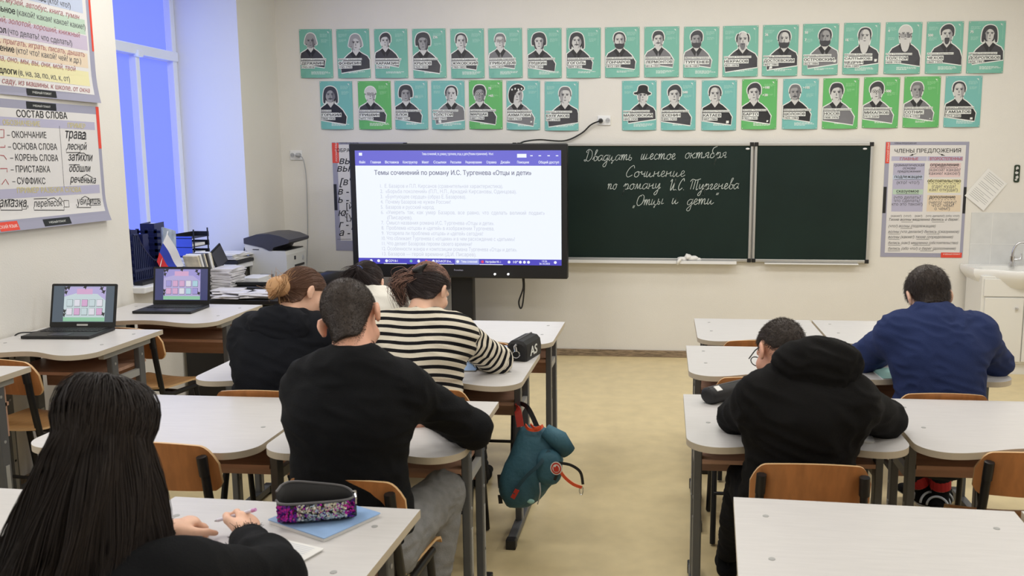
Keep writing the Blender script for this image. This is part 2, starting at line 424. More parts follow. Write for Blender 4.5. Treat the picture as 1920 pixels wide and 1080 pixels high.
desk('school_desk', -1.30, -.592, 5.275, 4.60, .76, 'empty white front desk right of the screen stand, nearest the screen on the left block', GL)
GW = 'white school desks along the left wall'
desk('school_desk', -3.36, -2.52, 5.37, 4.72, .82, 'white desk by the wall under the farther laptop', GW)
desk('school_desk', -3.37, -2.69, 4.53, 3.88, .82, 'white desk by the wall under the nearer laptop', GW)
desk('school_desk', -3.37, -2.80, 3.66, 3.0, .82, 'white desk corner at the left edge of the photo below the nearer laptop', GW)

# ------------------------------------------------------------------ chairs
def make_chair():
    t = thing('school_chair', 'chair', 'chair')
    # curved plywood backrest: grid wrapped on an arc, rounded top corners
    def panel(pts, zc, thick, arc, f):
        m = MB(); N = 14
        return m
    m = MB(); N = 36; Hh = 8; w, h, th = .37, .185, .011
    def P(u, v, k):
        x = u * w / 2; e = abs(u)
        top = h * (1 - .13 * u * u) - (max(0, e - .74) / .26) ** 2.4 * .06
        bot = (max(0, e - .86) / .14) ** 2.2 * .03 + .008 * (1 - u * u)
        zz = bot + (top - bot) * v
        y = .045 * u * u - .035 * 0 + k * th
        return Vector((x, -.205 + y - (zz - .09) * .22, .632 + zz))
    f0 = [[P(-1 + 2 * i / N, j / Hh, 0) for j in range(Hh + 1)] for i in range(N + 1)]; f1 = [[P(-1 + 2 * i / N, j / Hh, 1) for j in range(Hh + 1)] for i in range(N + 1)]
    def grid_solid(m, A, B, mi_edge):
        n0, n1 = len(A), len(A[0]); vs = [p for r in A for p in r] + [p for r in B for p in r]; o = n0 * n1
        fs = []; es = []
        for i in range(n0 - 1):
            for j in range(n1 - 1):
                a = i * n1 + j; fs += [(a, a + 1, a + n1 + 1, a + n1), (o + a, o + a + n1, o + a + n1 + 1, o + a + 1)]
        ring = [i * n1 for i in range(n0)] + [(n0 - 1) * n1 + j for j in range(1, n1)] + [i * n1 + n1 - 1 for i in range(n0 - 2, -1, -1)] + [j for j in range(n1 - 2, 0, -1)]
        for k in range(len(ring)): a, b = ring[k], ring[(k + 1) % len(ring)]; es.append((a, b, o + b, o + a))
        v = m.add(vs, fs, 0)
        for f in es: m.bm.faces.new([v[i] for i in f]).material_index = mi_edge
    grid_solid(m, f0, f1, 1); m.build('backrest', ['chair_ply', 'ply_edge'], t, smooth=50)
    m = MB(); N = 12
    def Q(u, v, k):
        wid = .19 * (1 - .12 * (1 - v)) if v < .9 else .19
        x = u * wid; y = -.19 + .39 * v
        if v > .93: y -= (abs(u) ** 6) * .02
        z = .452 + .010 * k + .012 * u * u - (max(0, v - .8) / .2) ** 2 * .03 + (max(0, .2 - v) / .2) ** 2 * .012
        return Vector((x, y, z))
    grid_solid(m, [[Q(-1 + 2 * i / N, j / N, 0) for j in range(N + 1)] for i in range(N + 1)], [[Q(-1 + 2 * i / N, j / N, 1) for j in range(N + 1)] for i in range(N + 1)], 1)
    m.build('seat', ['chair_seat', 'ply_edge'], t, smooth=50)
    for s in (-1, 1):
        x = s * .172
        m = MB(); m.tube([(x * .90, -.200, .765), (x * .93, -.190, .64), (x, -.17, .45), (x, -.10, .425), (x, .13, .425)], .0125, 8, flat=1.3)
        pp = m.build('back_post', 'black_metal', t, smooth=60)
        m = MB(); m.tube([(x * .90, -.208, .772), (x * .915, -.200, .705)], .0165, 8); m.build('post_cap', 'black_plastic', pp, smooth=60)
        m = MB(); m.tube([(x, -.12, .42), (x * 1.05, -.235, .008)], .0125, 8, flat=1.3); m.build('leg', 'black_metal', t, smooth=60)
        m = MB(); m.tube([(x, .10, .42), (x * 1.05, .16, .008)], .0125, 8, flat=1.3); m.build('leg', 'black_metal', t, smooth=60)
    m = MB(); m.tube([(-.172, -.02, .42), (.172, -.02, .42)], .011, 8); m.build('crossbar', 'black_metal', t, smooth=60)
    m = MB(); m.tube([(-.177, -.19, .24), (.177, -.19, .24)], .009, 8); m.build('crossbar', 'black_metal', t, smooth=60)
    return t
_ch = make_chair()
CH = 'plywood school chairs with black metal frames'
chairs = [(-.965, 2.73, -3, 'plywood chair of the boy in the black sweater, behind the sequin pencil case'),
          (.478, 2.99, 0, 'plywood chair of the boy in the black hoodie'),
          (1.166, 3.91, 0, 'plywood chair of the boy in the blue shirt, only its curved top showing'),
          (1.255, 3.165, -3, 'empty plywood chair at the right edge behind the nearest empty desk'),
          (-1.64, 2.915, -4, 'empty plywood chair right beside the long dark hair'),
          (-1.707, 3.71, 2, 'plywood chair of the girl in the black hoodie, only its top edge showing'),
          (-1.005, 3.80, 0, 'plywood chair of the girl in the striped sweater'),
          (-.985, 4.78, 0, 'empty plywood chair beyond the striped sleeve, at the front desk'),
          (.42, 4.12, 0, 'empty plywood chair left of the hooded boy, behind the black pencil case'),
          (.50, 4.935, 0, 'plywood chair at the empty front desk, hidden but for its top edge'),
          (-2.90, 4.80, -10, 'plywood chair by the wall between the two laptop desks'),
          (-3.06, 4.02, -8, 'plywood chair by the wall in front of the nearer laptop desk, at the left edge')]
for i, (x, y, a, lab) in enumerate(chairs):
    o = _ch if i == 0 else copy_tree(_ch)
    o.scale = (1.04, 1, .957) if i not in (4, 10, 11) else (1, 1, 1); o.location = (x, y, 0); o.rotation_euler = (0, 0, R(a)); o['label'] = lab; o['group'] = CH
# ------------------------------------------------------------------ portrait posters above the blackboard
for n, c in (('print_teal', (118, 184, 166)), ('print_aqua', (118, 186, 180)), ('print_green', (98, 182, 104)), ('print_white', (233, 236, 232)), ('print_pale', (176, 216, 204)),
             ('print_palegreen', (158, 214, 160)), ('print_black', (30, 30, 34)), ('print_dark', (58, 58, 64)), ('print_mid', (116, 116, 120)), ('print_grey', (158, 158, 160)), ('print_light', (206, 206, 204))):
    mat(n, c, .42)
mat('pin', (214, 214, 206), .35)

def offset(poly, d):
    n = len(poly); A = sum(poly[i][0] * poly[(i + 1) % n][1] - poly[(i + 1) % n][0] * poly[i][1] for i in range(n)); sg = 1 if A > 0 else -1
    o = []
    for i in range(n):
        p, q, r_ = Vector(poly[i - 1]), Vector(poly[i]), Vector(poly[(i + 1) % n])
        e = (r_ - p); e = e.normalized() if e.length > 1e-9 else Vector((1, 0))
        o.append((q.x + e.y * d * sg, q.y - e.x * d * sg))
    return o
def ell(cx, cy, rx, ry, n=20, a0=0, a1=360, rot=0):
    c, s = math.cos(R(rot)), math.sin(R(rot)); o = []
    for k in range(n + (0 if a1 - a0 == 360 else 1)):
        a = R(a0 + (a1 - a0) * k / n); x, y = rx * math.cos(a), ry * math.sin(a); o.append((cx + x * c - y * s, cy + x * s + y * c))
    return o
def smooth2(pts, n=4): return [(p.x, p.y) for p in catmull([(a, b, 0) for a, b in pts], n, True)]

def portrait(T, cx, cy, s=1.0, hair='short', beard='', glasses=False, coat='dark', flip=False, tone='light', tail=.80, prof=False):
    """T(pts, material, layer) draws in poster units: x 0..1, y downwards 0..1.42"""
    f = -1 if flip else 1
    s *= 1.1
    def D(pts, m, l): T([(cx + f * x * s, cy + y * s) for x, y in pts], m, l)
    rx, ry = .125, .175
    body = smooth2([(-.075, .12), (-.09, .21), (-.20, .27), (-.32, .36), (-.37, .52)], 3)[:-3] if False else [(-.08, .10), (-.085, .20), (-.17, .25), (-.28, .31), (-.335, .40), (-.345, .60), (tail - .42, .70), (tail - .40, .52), (.30, .36), (.19, .26), (.10, .20), (.085, .10)]
    body = [(max(x, (-cx + .015) / s * f) if not flip else min(x, (cx - .015) / s), y) if x < 0 and not flip else ((x, y)) for x, y in body]
    if flip: body = [(max(min(x, (cx - .015) / s), -(.985 - cx) / s), y) for x, y in body]
    else: body = [(min(x, (.985 - cx) / s), y) for x, y in body]
    cm = {'dark': 'print_dark', 'black': 'print_black', 'mid': 'print_mid', 'grey': 'print_grey'}[coat]
    face = {'light': 'print_light', 'grey': 'print_grey'}[tone]
    hm = 'print_dark'
    H = []
    if hair == 'short': H = [smooth2([(-.135, .01), (-.15, -.09), (-.10, -.2), (.0, -.228), (.10, -.2), (.15, -.09), (.135, .01), (.116, -.03), (.10, -.095), (.03, -.13), (-.07, -.105), (-.112, -.04)])]
    elif hair == 'bald': H = [smooth2([(q * .128, .03), (q * .15, -.03), (q * .135, -.10), (q * .112, -.13), (q * .112, -.06), (q * .116, .0)]) for q in (-1, 1)]
    elif hair == 'thin': H = [smooth2([(-.13, .02), (-.15, -.06), (-.115, -.165), (-.02, -.205), (.08, -.185), (.13, -.12), (.15, -.04), (.13, .02), (.117, -.02), (.112, -.08), (.08, -.14), (-.02, -.165), (-.085, -.13), (-.108, -.07), (-.117, -.01)])]
    elif hair == 'wavy': H = [smooth2([(-.17, .07), (-.18, -.06), (-.13, -.19), (0, -.235), (.12, -.2), (.175, -.07), (.165, .07), (.115, .0), (.09, -.09), (-.03, -.12), (-.10, -.07), (-.12, .02)])]
    elif hair == 'long': H = [smooth2([(-.18, .17), (-.175, -.05), (-.12, -.18), (.01, -.22), (.13, -.17), (.18, -.04), (.185, .16), (.13, .16), (.115, -.02), (.03, -.12), (-.06, -.10), (-.115, .0), (-.13, .17)])]
    elif hair == 'wig': hm = 'print_grey'; H = [smooth2([(-.17, .05), (-.14, -.1), (-.08, -.2), (.02, -.225), (.11, -.18), (.15, -.08), (.18, .06), (.12, .07), (.10, -.06), (.0, -.12), (-.09, -.06), (-.12, .06)])]
    elif hair == 'swept': H = [smooth2([(-.14, .0), (-.15, -.12), (-.06, -.22), (.07, -.235), (.155, -.14), (.15, .02), (.115, -.04), (.06, -.12), (-.04, -.12), (-.11, -.08)])]
    elif hair == 'white': hm = 'print_light'; H = [ell(0, -.06, .14, .145, 18, 165, 375)]
    elif hair == 'hat': hm = 'print_black'; H = [smooth2([(-.22, -.07), (-.14, -.12), (-.13, -.24), (-.03, -.285), (.10, -.255), (.14, -.12), (.23, -.09), (.19, -.045), (.0, -.075), (-.17, -.03)])]
    elif hair == 'scarf': hm = 'print_black'; H = [smooth2([(-.18, .12), (-.2, -.04), (-.13, -.2), (.02, -.25), (.14, -.2), (.15, -.13), (.02, -.1), (-.06, .0), (-.10, .18)])]
    elif hair == 'buzz': hm = 'print_mid'; H = [smooth2([(-.13, .0), (-.14, -.09), (-.09, -.185), (.0, -.208), (.09, -.185), (.14, -.09), (.13, .0), (.118, -.04), (.095, -.115), (.0, -.135), (-.095, -.115), (-.118, -.04)])]
    B = []
    if beard in ('full', 'long'):
        L = .20 if beard == 'full' else .36
        B = [smooth2([(-.125, .03), (-.10, .07), (-.04, .075), (.0, .065), (.04, .075), (.10, .07), (.125, .03), (.115, .14), (.06, L), (-.05, L), (-.115, .14)])]
    elif beard == 'goatee': B = [smooth2([(-.05, .075), (0, .065), (.05, .075), (.055, .14), (.02, .215), (-.03, .21), (-.055, .14)])]
    elif beard == 'sideburn': B = [smooth2([(-.13, -.03), (-.10, .0), (-.085, .10), (-.05, .165), (-.11, .13)]), smooth2([(.13, -.03), (.10, .0), (.085, .10), (.05, .165), (.11, .13)])]
    elif beard == 'mustache': B = [smooth2([(-.07, .09), (0, .06), (.07, .09), (0, .085)])]
    sk = ell(0, 0, rx, ry, 22)
    for p in [body, sk] + H + (B if beard in ('long',) else []): D(offset(p, .028 / s), 'print_white', 2)
    D(body, cm, 3)
    D([(-.085, .10), (-.085, .20), (.0, .30), (.085, .20), (.085, .10)], 'print_light', 4)            # collar and neck
    D([(-.085, .19), (-.15, .24), (-.03, .42), (.0, .30)], 'print_black', 5); D([(.085, .19), (.15, .24), (.04, .42), (.0, .30)], 'print_black', 5)
    D(sk, face, 6)
    D([(rx * math.cos(R(a)) * .99, ry * math.sin(R(a)) * .99) for a in range(-80, 81, 16)] + [(.05, .12), (.045, .04), (.03, -.02), (.06, -.1)], 'print_grey' if face == 'print_light' else 'print_mid', 7)
    bm_ = 'print_light' if (beard == 'long' or hair == 'white') else 'print_mid' if hair == 'bald' else 'print_dark'
    for b in B: D(b, bm_, 8)
    for h in H: D(h, hm, 9)
    if hair == 'scarf':
        for k in range(4): D(ell(-.12 + .075 * k, -.13 - .02 * (k % 2), .018, .024, 10), 'print_white', 10)
    for sx in (-.05, .05):
        D(ell(sx, -.022, .026, .012, 10), 'print_dark', 10); D([(sx - .036, -.05), (sx + .034, -.055), (sx + .034, -.043), (sx - .036, -.038)], 'print_dark', 10)
        if glasses:
            D(ell(sx, -.02, .042, .036, 14), 'print_black', 10); D(ell(sx, -.02, .034, .028, 14), 'print_light', 11); D(ell(sx, -.02, .018, .012, 10), 'print_black', 12)
    if glasses: D([(-.012, -.028), (.012, -.028), (.012, -.018), (-.012, -.018)], 'print_black', 12)
    D([(-.006, -.02), (.012, .05), (-.018, .052), (-.014, .045)], 'print_mid', 10)
    D([(-.04, .096), (.0, .09), (.04, .096), (.0, .106)], 'print_dark', 10)

PW, PH = .290, .412
def poster(name, first, years, colm, px, P, nums, side, label):
    tl = atY(px[0], px[1], YF - .004)
    pk = random.Random(hash(name) % 1000 if False else sum(map(ord, name)))
    O = (tl.x, tl.y, tl.z - PH); a = R(pk.uniform(-.4, .4))
    s = Sheet(O, (math.cos(a), 0, math.sin(a)), (-math.sin(a), 0, math.cos(a)))
    # a laminated sheet held by pins at the corners: belly near the lower edge
    def warp(u, v):
        t = max(0, 1 - v / (PH * .55)); return .016 * t * t * (1 - (2 * u / PW - 1) ** 2) + .001
    s.warp = warp; W = PW
    pale = 'print_palegreen' if colm == 'print_green' else 'print_pale'
    def T(pts, m, l): s.poly([(x * W, PH - y * W) for x, y in pts], m, l)
    s.rect(0, 0, PW, PH, colm, 0)
    portrait(T, **P)
    def tx(t, x, y, h, m, l, width=None, bold=.03): s.text(t, x * W, PH - y * W, h * W / .73, m, l, width=width * W if width else None, bold=bold * 1.35)
    # white strips: first names, surname, years
    wd = min(.78, .052 * len(first)) if first else 0
    y = P['cy'] * 0 + .845
    T([(.03, y), (.03 + wd, y), (.03 + wd, y + .06), (.03, y + .06)], 'print_white', 13); tx(first, .04, y + .047, .036, 'print_black', 14, wd - .02, .012)
    parts = name.split('|'); y += .085; h = .074 if len(parts) == 1 else .062
    for p in parts:
        wd = min(.86, .083 * len(p) + .02)
        T([(.03, y), (.05 + wd, y), (.05 + wd, y + h + .05), (.03, y + h + .05)], 'print_white', 13); tx(p, .045, y + h + .024, h, 'print_black', 14, wd - .01, .03); y += h + .042
    y += .022
    T([(.03, y), (.46, y), (.46, y + .078), (.03, y + .078)], 'print_white', 13); tx(years, .045, y + .062, .05, 'print_black', 14, .40, .02)
    # small print
    def lines(x0, x1, y0, n, lw, g):
        for k in range(n):
            xe = x0 + (x1 - x0) * (pk.uniform(.78, 1) if k < n - 1 else pk.uniform(.4, .8)); x = x0
            while x < xe - .01:
                l_ = min(xe - x, pk.uniform(.03, .09)); T([(x, y0 + k * g), (x + l_, y0 + k * g), (x + l_, y0 + k * g + lw), (x, y0 + k * g + lw)], pale if lw < .012 else 'print_white', 1); x += l_ + .012
    lines(.34, .93, 1.235, pk.choice((2, 3, 3)), .014, .032)
    lines(*( (.63, .92) if side == 'r' else (.06, .33)), .14, 4, .009, .026)
    lines(*( (.66, .90) if side == 'r' else (.07, .30)), .30 if not nums else .42, pk.choice((3, 4)), .009, .026)
    lines(.25, .80, .042, 1, .007, .03)
    T([(.925, .07), (.93, .07), (.93, .5), (.925, .5)], pale, 1); T([(.85, .07), (.90, .075), (.905, .13), (.88, .10)], 'print_white', 1)
    for t, (x, yy) in nums: tx(t, x, yy, .07, 'print_white', 12, None, .04)
    for x, yy in ((.03, .03), (.97, .03), (.03, PH / W - .03), (.97, PH / W - .03)): T(ell(x, yy, .014, .014, 8), 'pin', 12)
    o = s.build('portrait_poster', cuts=(('u', [PW * k / 6 for k in range(1, 6)]), ('v', [PH * .55 * k / 5 for k in range(1, 6)])), back=.0008)
    tag(o, label, 'poster', 'green portrait posters above the blackboard')
def pp(cx, cy, s=1.0, hair='short', beard='', **k): return dict(cx=cx, cy=cy, s=s, hair=hair, beard=beard, **k)
TE, AQ, GN = 'print_teal', 'print_aqua', 'print_green'
ROW1 = [
 ('ДЕРЖАВИН', 'Гавриил Романович', '1743-1816', TE, (560.3, 55), pp(.34, .36, .98, 'wig', tone='grey'), [], 'r', 'teal poster of a man in a powdered wig, leftmost of the upper row'),
 ('ФОНВИЗИН', 'Денис Иванович', '1745-1792', TE, (630.7, 55), pp(.58, .42, 1.1, 'wig', flip=True), [], 'l', 'teal poster of a wigged man facing left, second in the upper row'),
 ('КАРАМЗИН', 'Николай Михайлович', '1766-1826', TE, (701, 54.5), pp(.33, .36, .95, 'swept', tone='light'), [], 'r', 'teal poster of a man with high collar and swept hair, third in the upper row'),
 ('КРЫЛОВ', 'Иван Андреевич', '1769-1844', TE, (773, 54.3), pp(.32, .40, 1.15, 'wavy', 'sideburn', tone='grey'), [('236', (.62, .28))], 'r', 'teal poster with the white number 236 beside the man\'s head'),
 ('ЖУКОВСКИЙ', 'Василий Андреевич', '1783-1852', TE, (844.4, 54.2), pp(.32, .37, 1.05, 'thin'), [], 'r', 'teal poster of a balding man with thin side hair, fifth in the upper row'),
 ('ГРИБОЕДОВ', 'Александр Сергеевич', '1795-1829', TE, (915.7, 53.5), pp(.35, .38, 1.0, 'buzz', glasses=True, coat='mid'), [], 'r', 'teal poster of a man in small glasses, sixth in the upper row'),
 ('ПУШКИН', 'Александр Сергеевич', '1799-1837', TE, (989, 53.2), pp(.34, .40, 1.08, 'wavy', 'sideburn'), [], 'r', 'teal poster of a curly haired man with sideburns, seventh in the upper row'),
 ('ГОГОЛЬ', 'Николай Васильевич', '1809-1852', TE, (1062, 52.6), pp(.30, .38, 1.05, 'long', 'mustache'), [], 'r', 'teal poster of a man with bobbed hair and moustache, eighth in the upper row'),
 ('ГОНЧАРОВ', 'Иван Александрович', '1812-1891', TE, (1135, 51.4), pp(.42, .38, 1.05, 'thin', 'full'), [], 'r', 'teal poster of a balding bearded man in bow tie, ninth in the upper row'),
 ('ЛЕРМОНТОВ', 'Михаил Юрьевич', '1814-1841', TE, (1208.8, 50.5), pp(.40, .37, 1.0, 'short', 'mustache', coat='mid'), [], 'r', 'teal poster of a dark haired man with moustache in uniform, tenth in upper row'),
 ('ТУРГЕНЕВ', 'Иван Сергеевич', '1818-1883', TE, (1282.3, 50.2), pp(.36, .37, 1.0, 'swept', 'full', coat='mid', tone='grey'), [], 'r', 'teal poster of a grey bearded man with swept hair, above the chalk writing'),
 ('НЕКРАСОВ', 'Николай Алексеевич', '1821-1878', TE, (1356.6, 48.8), pp(.56, .40, 1.15, 'bald', 'goatee', flip=True), [], 'l', 'teal poster of a bald man facing left with hand at chin'),
 ('ДОСТОЕВСКИЙ', 'Фёдор Михайлович', '1821-1881', TE, (1430.9, 47), pp(.60, .40, 1.1, 'thin', 'full', flip=True), [('26', (.05, .30))], 'l', 'teal poster of a bearded man with the white number 26'),
 ('ОСТРОВСКИЙ', 'Александр Николаевич', '1823-1886', TE, (1506.5, 45), pp(.62, .38, 1.1, 'thin', 'full', coat='mid', tone='grey', flip=True), [('50', (.04, .27)), ('7', (.05, .47))], 'l', 'teal poster of a bearded man in shawl collar with the numbers 50 and 7'),
 ('САЛТЫКОВ-|ЩЕДРИН', 'Михаил Евграфович', '1826-1889', TE, (1582.8, 43), pp(.58, .38, 1.1, 'thin', 'long', flip=True), [('16', (.05, .50))], 'l', 'teal poster of a long bearded man with a two line surname and number 16'),
 ('ТОЛСТОЙ', 'Лев Николаевич', '1828-1910', TE, (1660.9, 41.8), pp(.55, .34, 1.12, 'white', 'long', tone='grey'), [('4', (.06, .27))], 'l', 'teal poster of an old man with a long white beard and the number 4'),
 ('ЧЕХОВ', 'Антон Павлович', '1860-1904', TE, (1739, 41), pp(.56, .36, 1.08, 'swept', 'goatee'), [('500', (.03, .40))], 'l', 'teal poster of a goateed man with number 500, second from right in upper row'),
 ('ДОБРОЛЮБОВ', 'Николай Александрович', '1836-1861', TE, (1817, 40), pp(.58, .36, 1.05, 'long', 'sideburn', flip=True), [('75', (.04, .32))], 'l', 'teal poster at the right end of the upper row, with the number 75'),
]
ROW2 = [
 ('ГОРЬКИЙ', 'Максим', '1868-1936', AQ, (598.8, 152.3), pp(.32, .42, 1.1, 'long', 'mustache', coat='black', tone='grey'), [], 'r', 'aqua poster of a long haired man in dark shirt, leftmost of the lower row'),
 ('ПРИШВИН', 'Михаил Михайлович', '1873-1954', GN, (670.5, 152.2), pp(.38, .40, 1.05, 'white', 'goatee', glasses=True), [], 'r', 'green poster of a white bearded man in glasses, second in the lower row'),
 ('БЛОК', 'Александр Александрович', '1880-1921', AQ, (739, 151.5), pp(.34, .40, 1.08, 'wavy', tone='grey'), [('11', (.62, .50))], 'r', 'aqua poster of a curly haired young man with the number 11'),
 ('ТОЛСТОЙ', 'Алексей Николаевич', '1883-1945', AQ, (808, 151.3), pp(.60, .40, 1.12, 'thin', coat='mid', flip=True), [], 'l', 'aqua poster of a balding heavy faced man, fourth in the lower row'),
 ('МАРШАК', 'Самуил Яковлевич', '1887-1964', GN, (878.6, 150.5), pp(.32, .42, 1.12, 'short', glasses=True, tone='grey'), [('75', (.58, .27)), ('>65', (.58, .48))], 'r', 'green poster of a man in round glasses with the numbers 75 and >65'),
 ('АХМАТОВА', 'Анна Андреевна', '1889-1966', AQ, (949, 151.5), pp(.32, .42, 1.15, 'scarf', coat='mid'), [], 'r', 'aqua poster of a woman in a patterned headscarf, above the screen'),
 ('БУЛГАКОВ', 'Михаил Афанасьевич', '1891-1940', AQ, (1021, 152.8), pp(.60, .42, 1.15, 'buzz', flip=True), [], 'l', 'aqua poster of a clean shaven man with slick hair, left of the wall socket'),
 ('МАЯКОВСКИЙ', 'Владимир Владимирович', '1893-1930', AQ, (1167, 151.7), pp(.60, .44, 1.0, 'hat', flip=True), [], 'l', 'aqua poster of a man in a black brimmed hat, right of the wall socket'),
 ('ЕСЕНИН', 'Сергей Александрович', '1895-1925', AQ, (1240.4, 151.2), pp(.38, .42, 1.12, 'swept'), [('500', (.62, .37))], 'r', 'aqua poster of a fair haired young man with the number 500 in the lower row'),
 ('КАТАЕВ', 'Валентин Петрович', '1897-1986', AQ, (1316.6, 151), pp(.38, .40, 1.12, 'thin', coat='black'), [], 'r', 'aqua poster of a man in dark suit and tie, lower row above the chalk writing'),
 ('БАРТО', 'Агния Львовна', '1901-1981', GN, (1392, 148.7), pp(.34, .40, 1.12, 'swept', coat='black'), [('>100', (.58, .27)), ('>20', (.58, .48))], 'r', 'green poster of a woman with the numbers >100 and >20'),
 ('ШОЛОХОВ', 'Михаил Александрович', '1905-1984', AQ, (1469, 148), pp(.34, .40, 1.05, 'buzz', 'mustache', tone='grey', coat='black'), [('>105', (.55, .28))], 'r', 'aqua poster of a man with a moustache and the number >105'),
 ('НОСОВ', 'Николай Николаевич', '1908-1976', GN, (1544.5, 147), pp(.38, .42, 1.15, 'short', coat='mid'), [], 'r', 'green poster of a clean shaven dark haired man, fourth from right in the lower row'),
 ('МИХАЛКОВ', 'Сергей Владимирович', '1913-2009', GN, (1620, 144.7), pp(.36, .42, 1.12, 'swept', glasses=True, coat='mid'), [('~500', (.56, .42))], 'r', 'green poster of a man in large glasses with the number ~500'),
 ('СОТНИК', 'Юрий Вячеславович', '1914-1997', GN, (1696.8, 143.8), pp(.36, .40, 1.08, 'buzz', tone='grey', coat='mid'), [], 'r', 'green poster of a grey cropped haired man, second from right in the lower row'),
 ('ГАМЗАТОВ', 'Расул Гамзатович', '1923-2003', AQ, (1774, 142.8), pp(.38, .40, 1.1, 'thin', coat='black'), [], 'r', 'aqua poster of a suited man at the right end of the lower row'),
]
for r_ in ROW1 + ROW2: poster(*r_)
# ------------------------------------------------------------------ charts
for n, c in (('chart_grey', (158, 158, 178)), ('chart_paper', (222, 220, 219)), ('chart_lavender', (182, 180, 204)), ('chart_violet', (198, 186, 206)), ('chart_blue', (190, 200, 222)), ('chart_green', (186, 208, 190)), ('chart_pink', (224, 200, 200)),
             ('chart_sand', (226, 208, 184)), ('chart_yellow', (228, 222, 176)), ('chart_red', (226, 74, 56)), ('ink_red', (176, 66, 74)), ('ink_grey', (92, 92, 98)), ('ink_yellow', (206, 196, 130)), ('ink_rose', (168, 108, 112))):
    mat(n, c, .45)
def chart(name, O, U, V, w, h, label):
    s = Sheet(O, U, V); s.rect(0, 0, w, h, 'chart_grey', 0); return s
# upper word chart on the left wall
s = Sheet((XL + .004, 4.205, 2.06), (0, 1, 0), (0, 0, 1))
s.warp = lambda u, v: .02 * (max(0, .2 - v) / .2) ** 2 * (u / .98)
cw, chh = .98, .68
s.rect(0, 0, cw, chh, 'chart_grey', 0); s.rect(.03, .045, cw - .045, chh - .03, 'chart_paper', 1)
def band(sh, a, b, m, up, dn, x0=None):
    p, q = sh.uv(a), sh.uv(b); sh.rect(x0 if x0 is not None else p[0], q[1] - dn, q[0], q[1] + up, m, 2)
def rtext(sh, t, px, size, m, bold=0, shear=0, layer=4, width=None):
    a = sh.uv(px); sh.text(t, a[0], a[1], size, m, layer, 'r', width, bold, shear)
L1 = [((132, 16), 'Имя существительное ', '(кто? что?)', 'chart_blue', 155), ((160, 56), 'Имя прилагательное ', '(какой? какая? какое? какие?)', 'chart_green', 160), ((135, 86), 'Глагол ', '(что делать? что сделать?)', 'chart_violet', 164),
      ((152, 119), 'Местоимение ', '(кто? что? какой? чей? и др.)', 'chart_sand', 165), ((130, 153), 'Предлоги ', '(в, на, за, по, из, к, от)', 'chart_yellow', 167)]
for (px, b, g, m, xe) in L1:
    e = s.uv((xe, px[1] + 2)); s.rect(.03, e[1] - .022, min(e[0], cw - .046), e[1] + .062, m, 2)
    r_ = s.uv(px); _, _, a_, b_ = text_mesh(g); wg = (b_ - a_) * .044 * .92
    s.text(g, r_[0], r_[1], .044, 'ink_grey', 4, 'r', wg); s.text(b, r_[0] - wg - .012, r_[1], .046, 'ink', 4, 'r', bold=.02)
for px, t in (((149, 37), 'дерево, музей, автобус, книга, туман'), ((150, 71), 'длинный, белый, золотой, хороший, книжный'), ((159, 107), 'убежать, прыгать, играть, писать, дышать'), ((142, 134), 'я, ты, он, она, оно, мы, вы, они, мой, твой'), ((166, 174), 'на дереве, по саду, из машины, к школе, от окна')):
    rtext(s, t, px, .042, 'ink_rose', 0, .3)
s.rect(.962, .30, .98, .68, 'chart_red', 2)
a, b = s.uv((49, 181)), s.uv((103, 185)); s.rect(a[0], .006, b[0], .042, 'print_black', 3); s.text('УЧЕБНЫЙ ПЛАКАТ', (a[0] + b[0]) / 2, .019, .016, 'print_white', 4, 'c')
o = s.build('wall_chart', cuts=(('v', [.05, .1, .15, .2]),), back=.0012); tag(o, 'upper colour-banded word chart on the left wall, cut by the top edge', 'chart')
# lower word chart
s = Sheet((XL + .004, 4.205, 1.362), (0, 1, 0), (0, 0, 1)); chh = .676
s.warp = lambda u, v: .03 * (max(0, .16 - v) / .16) ** 2
s.rect(0, 0, cw, chh, 'chart_grey', 0); s.rect(.03, .055, cw - .03, chh - .045, 'chart_paper', 1)
s.ptext('СОСТАВ СЛОВА', (31, 219), (126, 223), 'ink', 4, bold=.015)
q0 = s.uv((173, 243)); s.rect(.035, q0[1] - .002, .93, q0[1] + .044, 'chart_lavender', 2)
s.ptext('ОБОЗНАЧЕНИЕ', (5, 234), (75, 237), 'ink_yellow', 4, bold=.02); s.ptext('ПРИМЕР', (127, 239), (160, 241), 'ink_yellow', 4, bold=.02)
for t, p, q in (('– ОКОНЧАНИЕ', (13, 258), (87, 259)), ('– ОСНОВА СЛОВА', (15, 280), (107, 281)), ('– КОРЕНЬ СЛОВА', (19, 301), (109, 302)), ('– ПРИСТАВКА', (20, 323), (94, 323)), ('– СУФФИКС', (23, 345), (85, 345))):
    s.ptext(t, p, q, 'ink', 4, k=1.12)
for t, p, q in (('трава', (123, 259), (161, 261)), ('лесной', (125, 280), (163, 281)), ('затихли', (128, 301), (174, 302)), ('обошли', (130, 322), (170, 322)), ('реченька', (131, 342), (180, 344))):
    s.ptext(t, p, q, 'ink', 4, shear=.3, bold=.01, k=1.15)
def pst(sh, pts, wd=.004, m='ink'): sh.stroke([sh.uv(p) for p in pts], wd, m, 4)
pst(s, [(152, 261), (152, 250), (161, 250), (161, 261), (152, 261)]); pst(s, [(124, 279), (124, 286), (150, 286), (150, 279)]); pst(s, [(142, 291), (148, 287), (157, 287), (162, 291)]); pst(s, [(129, 309), (149, 309), (149, 313)]); pst(s, [(152, 333), (162, 327), (173, 333)])
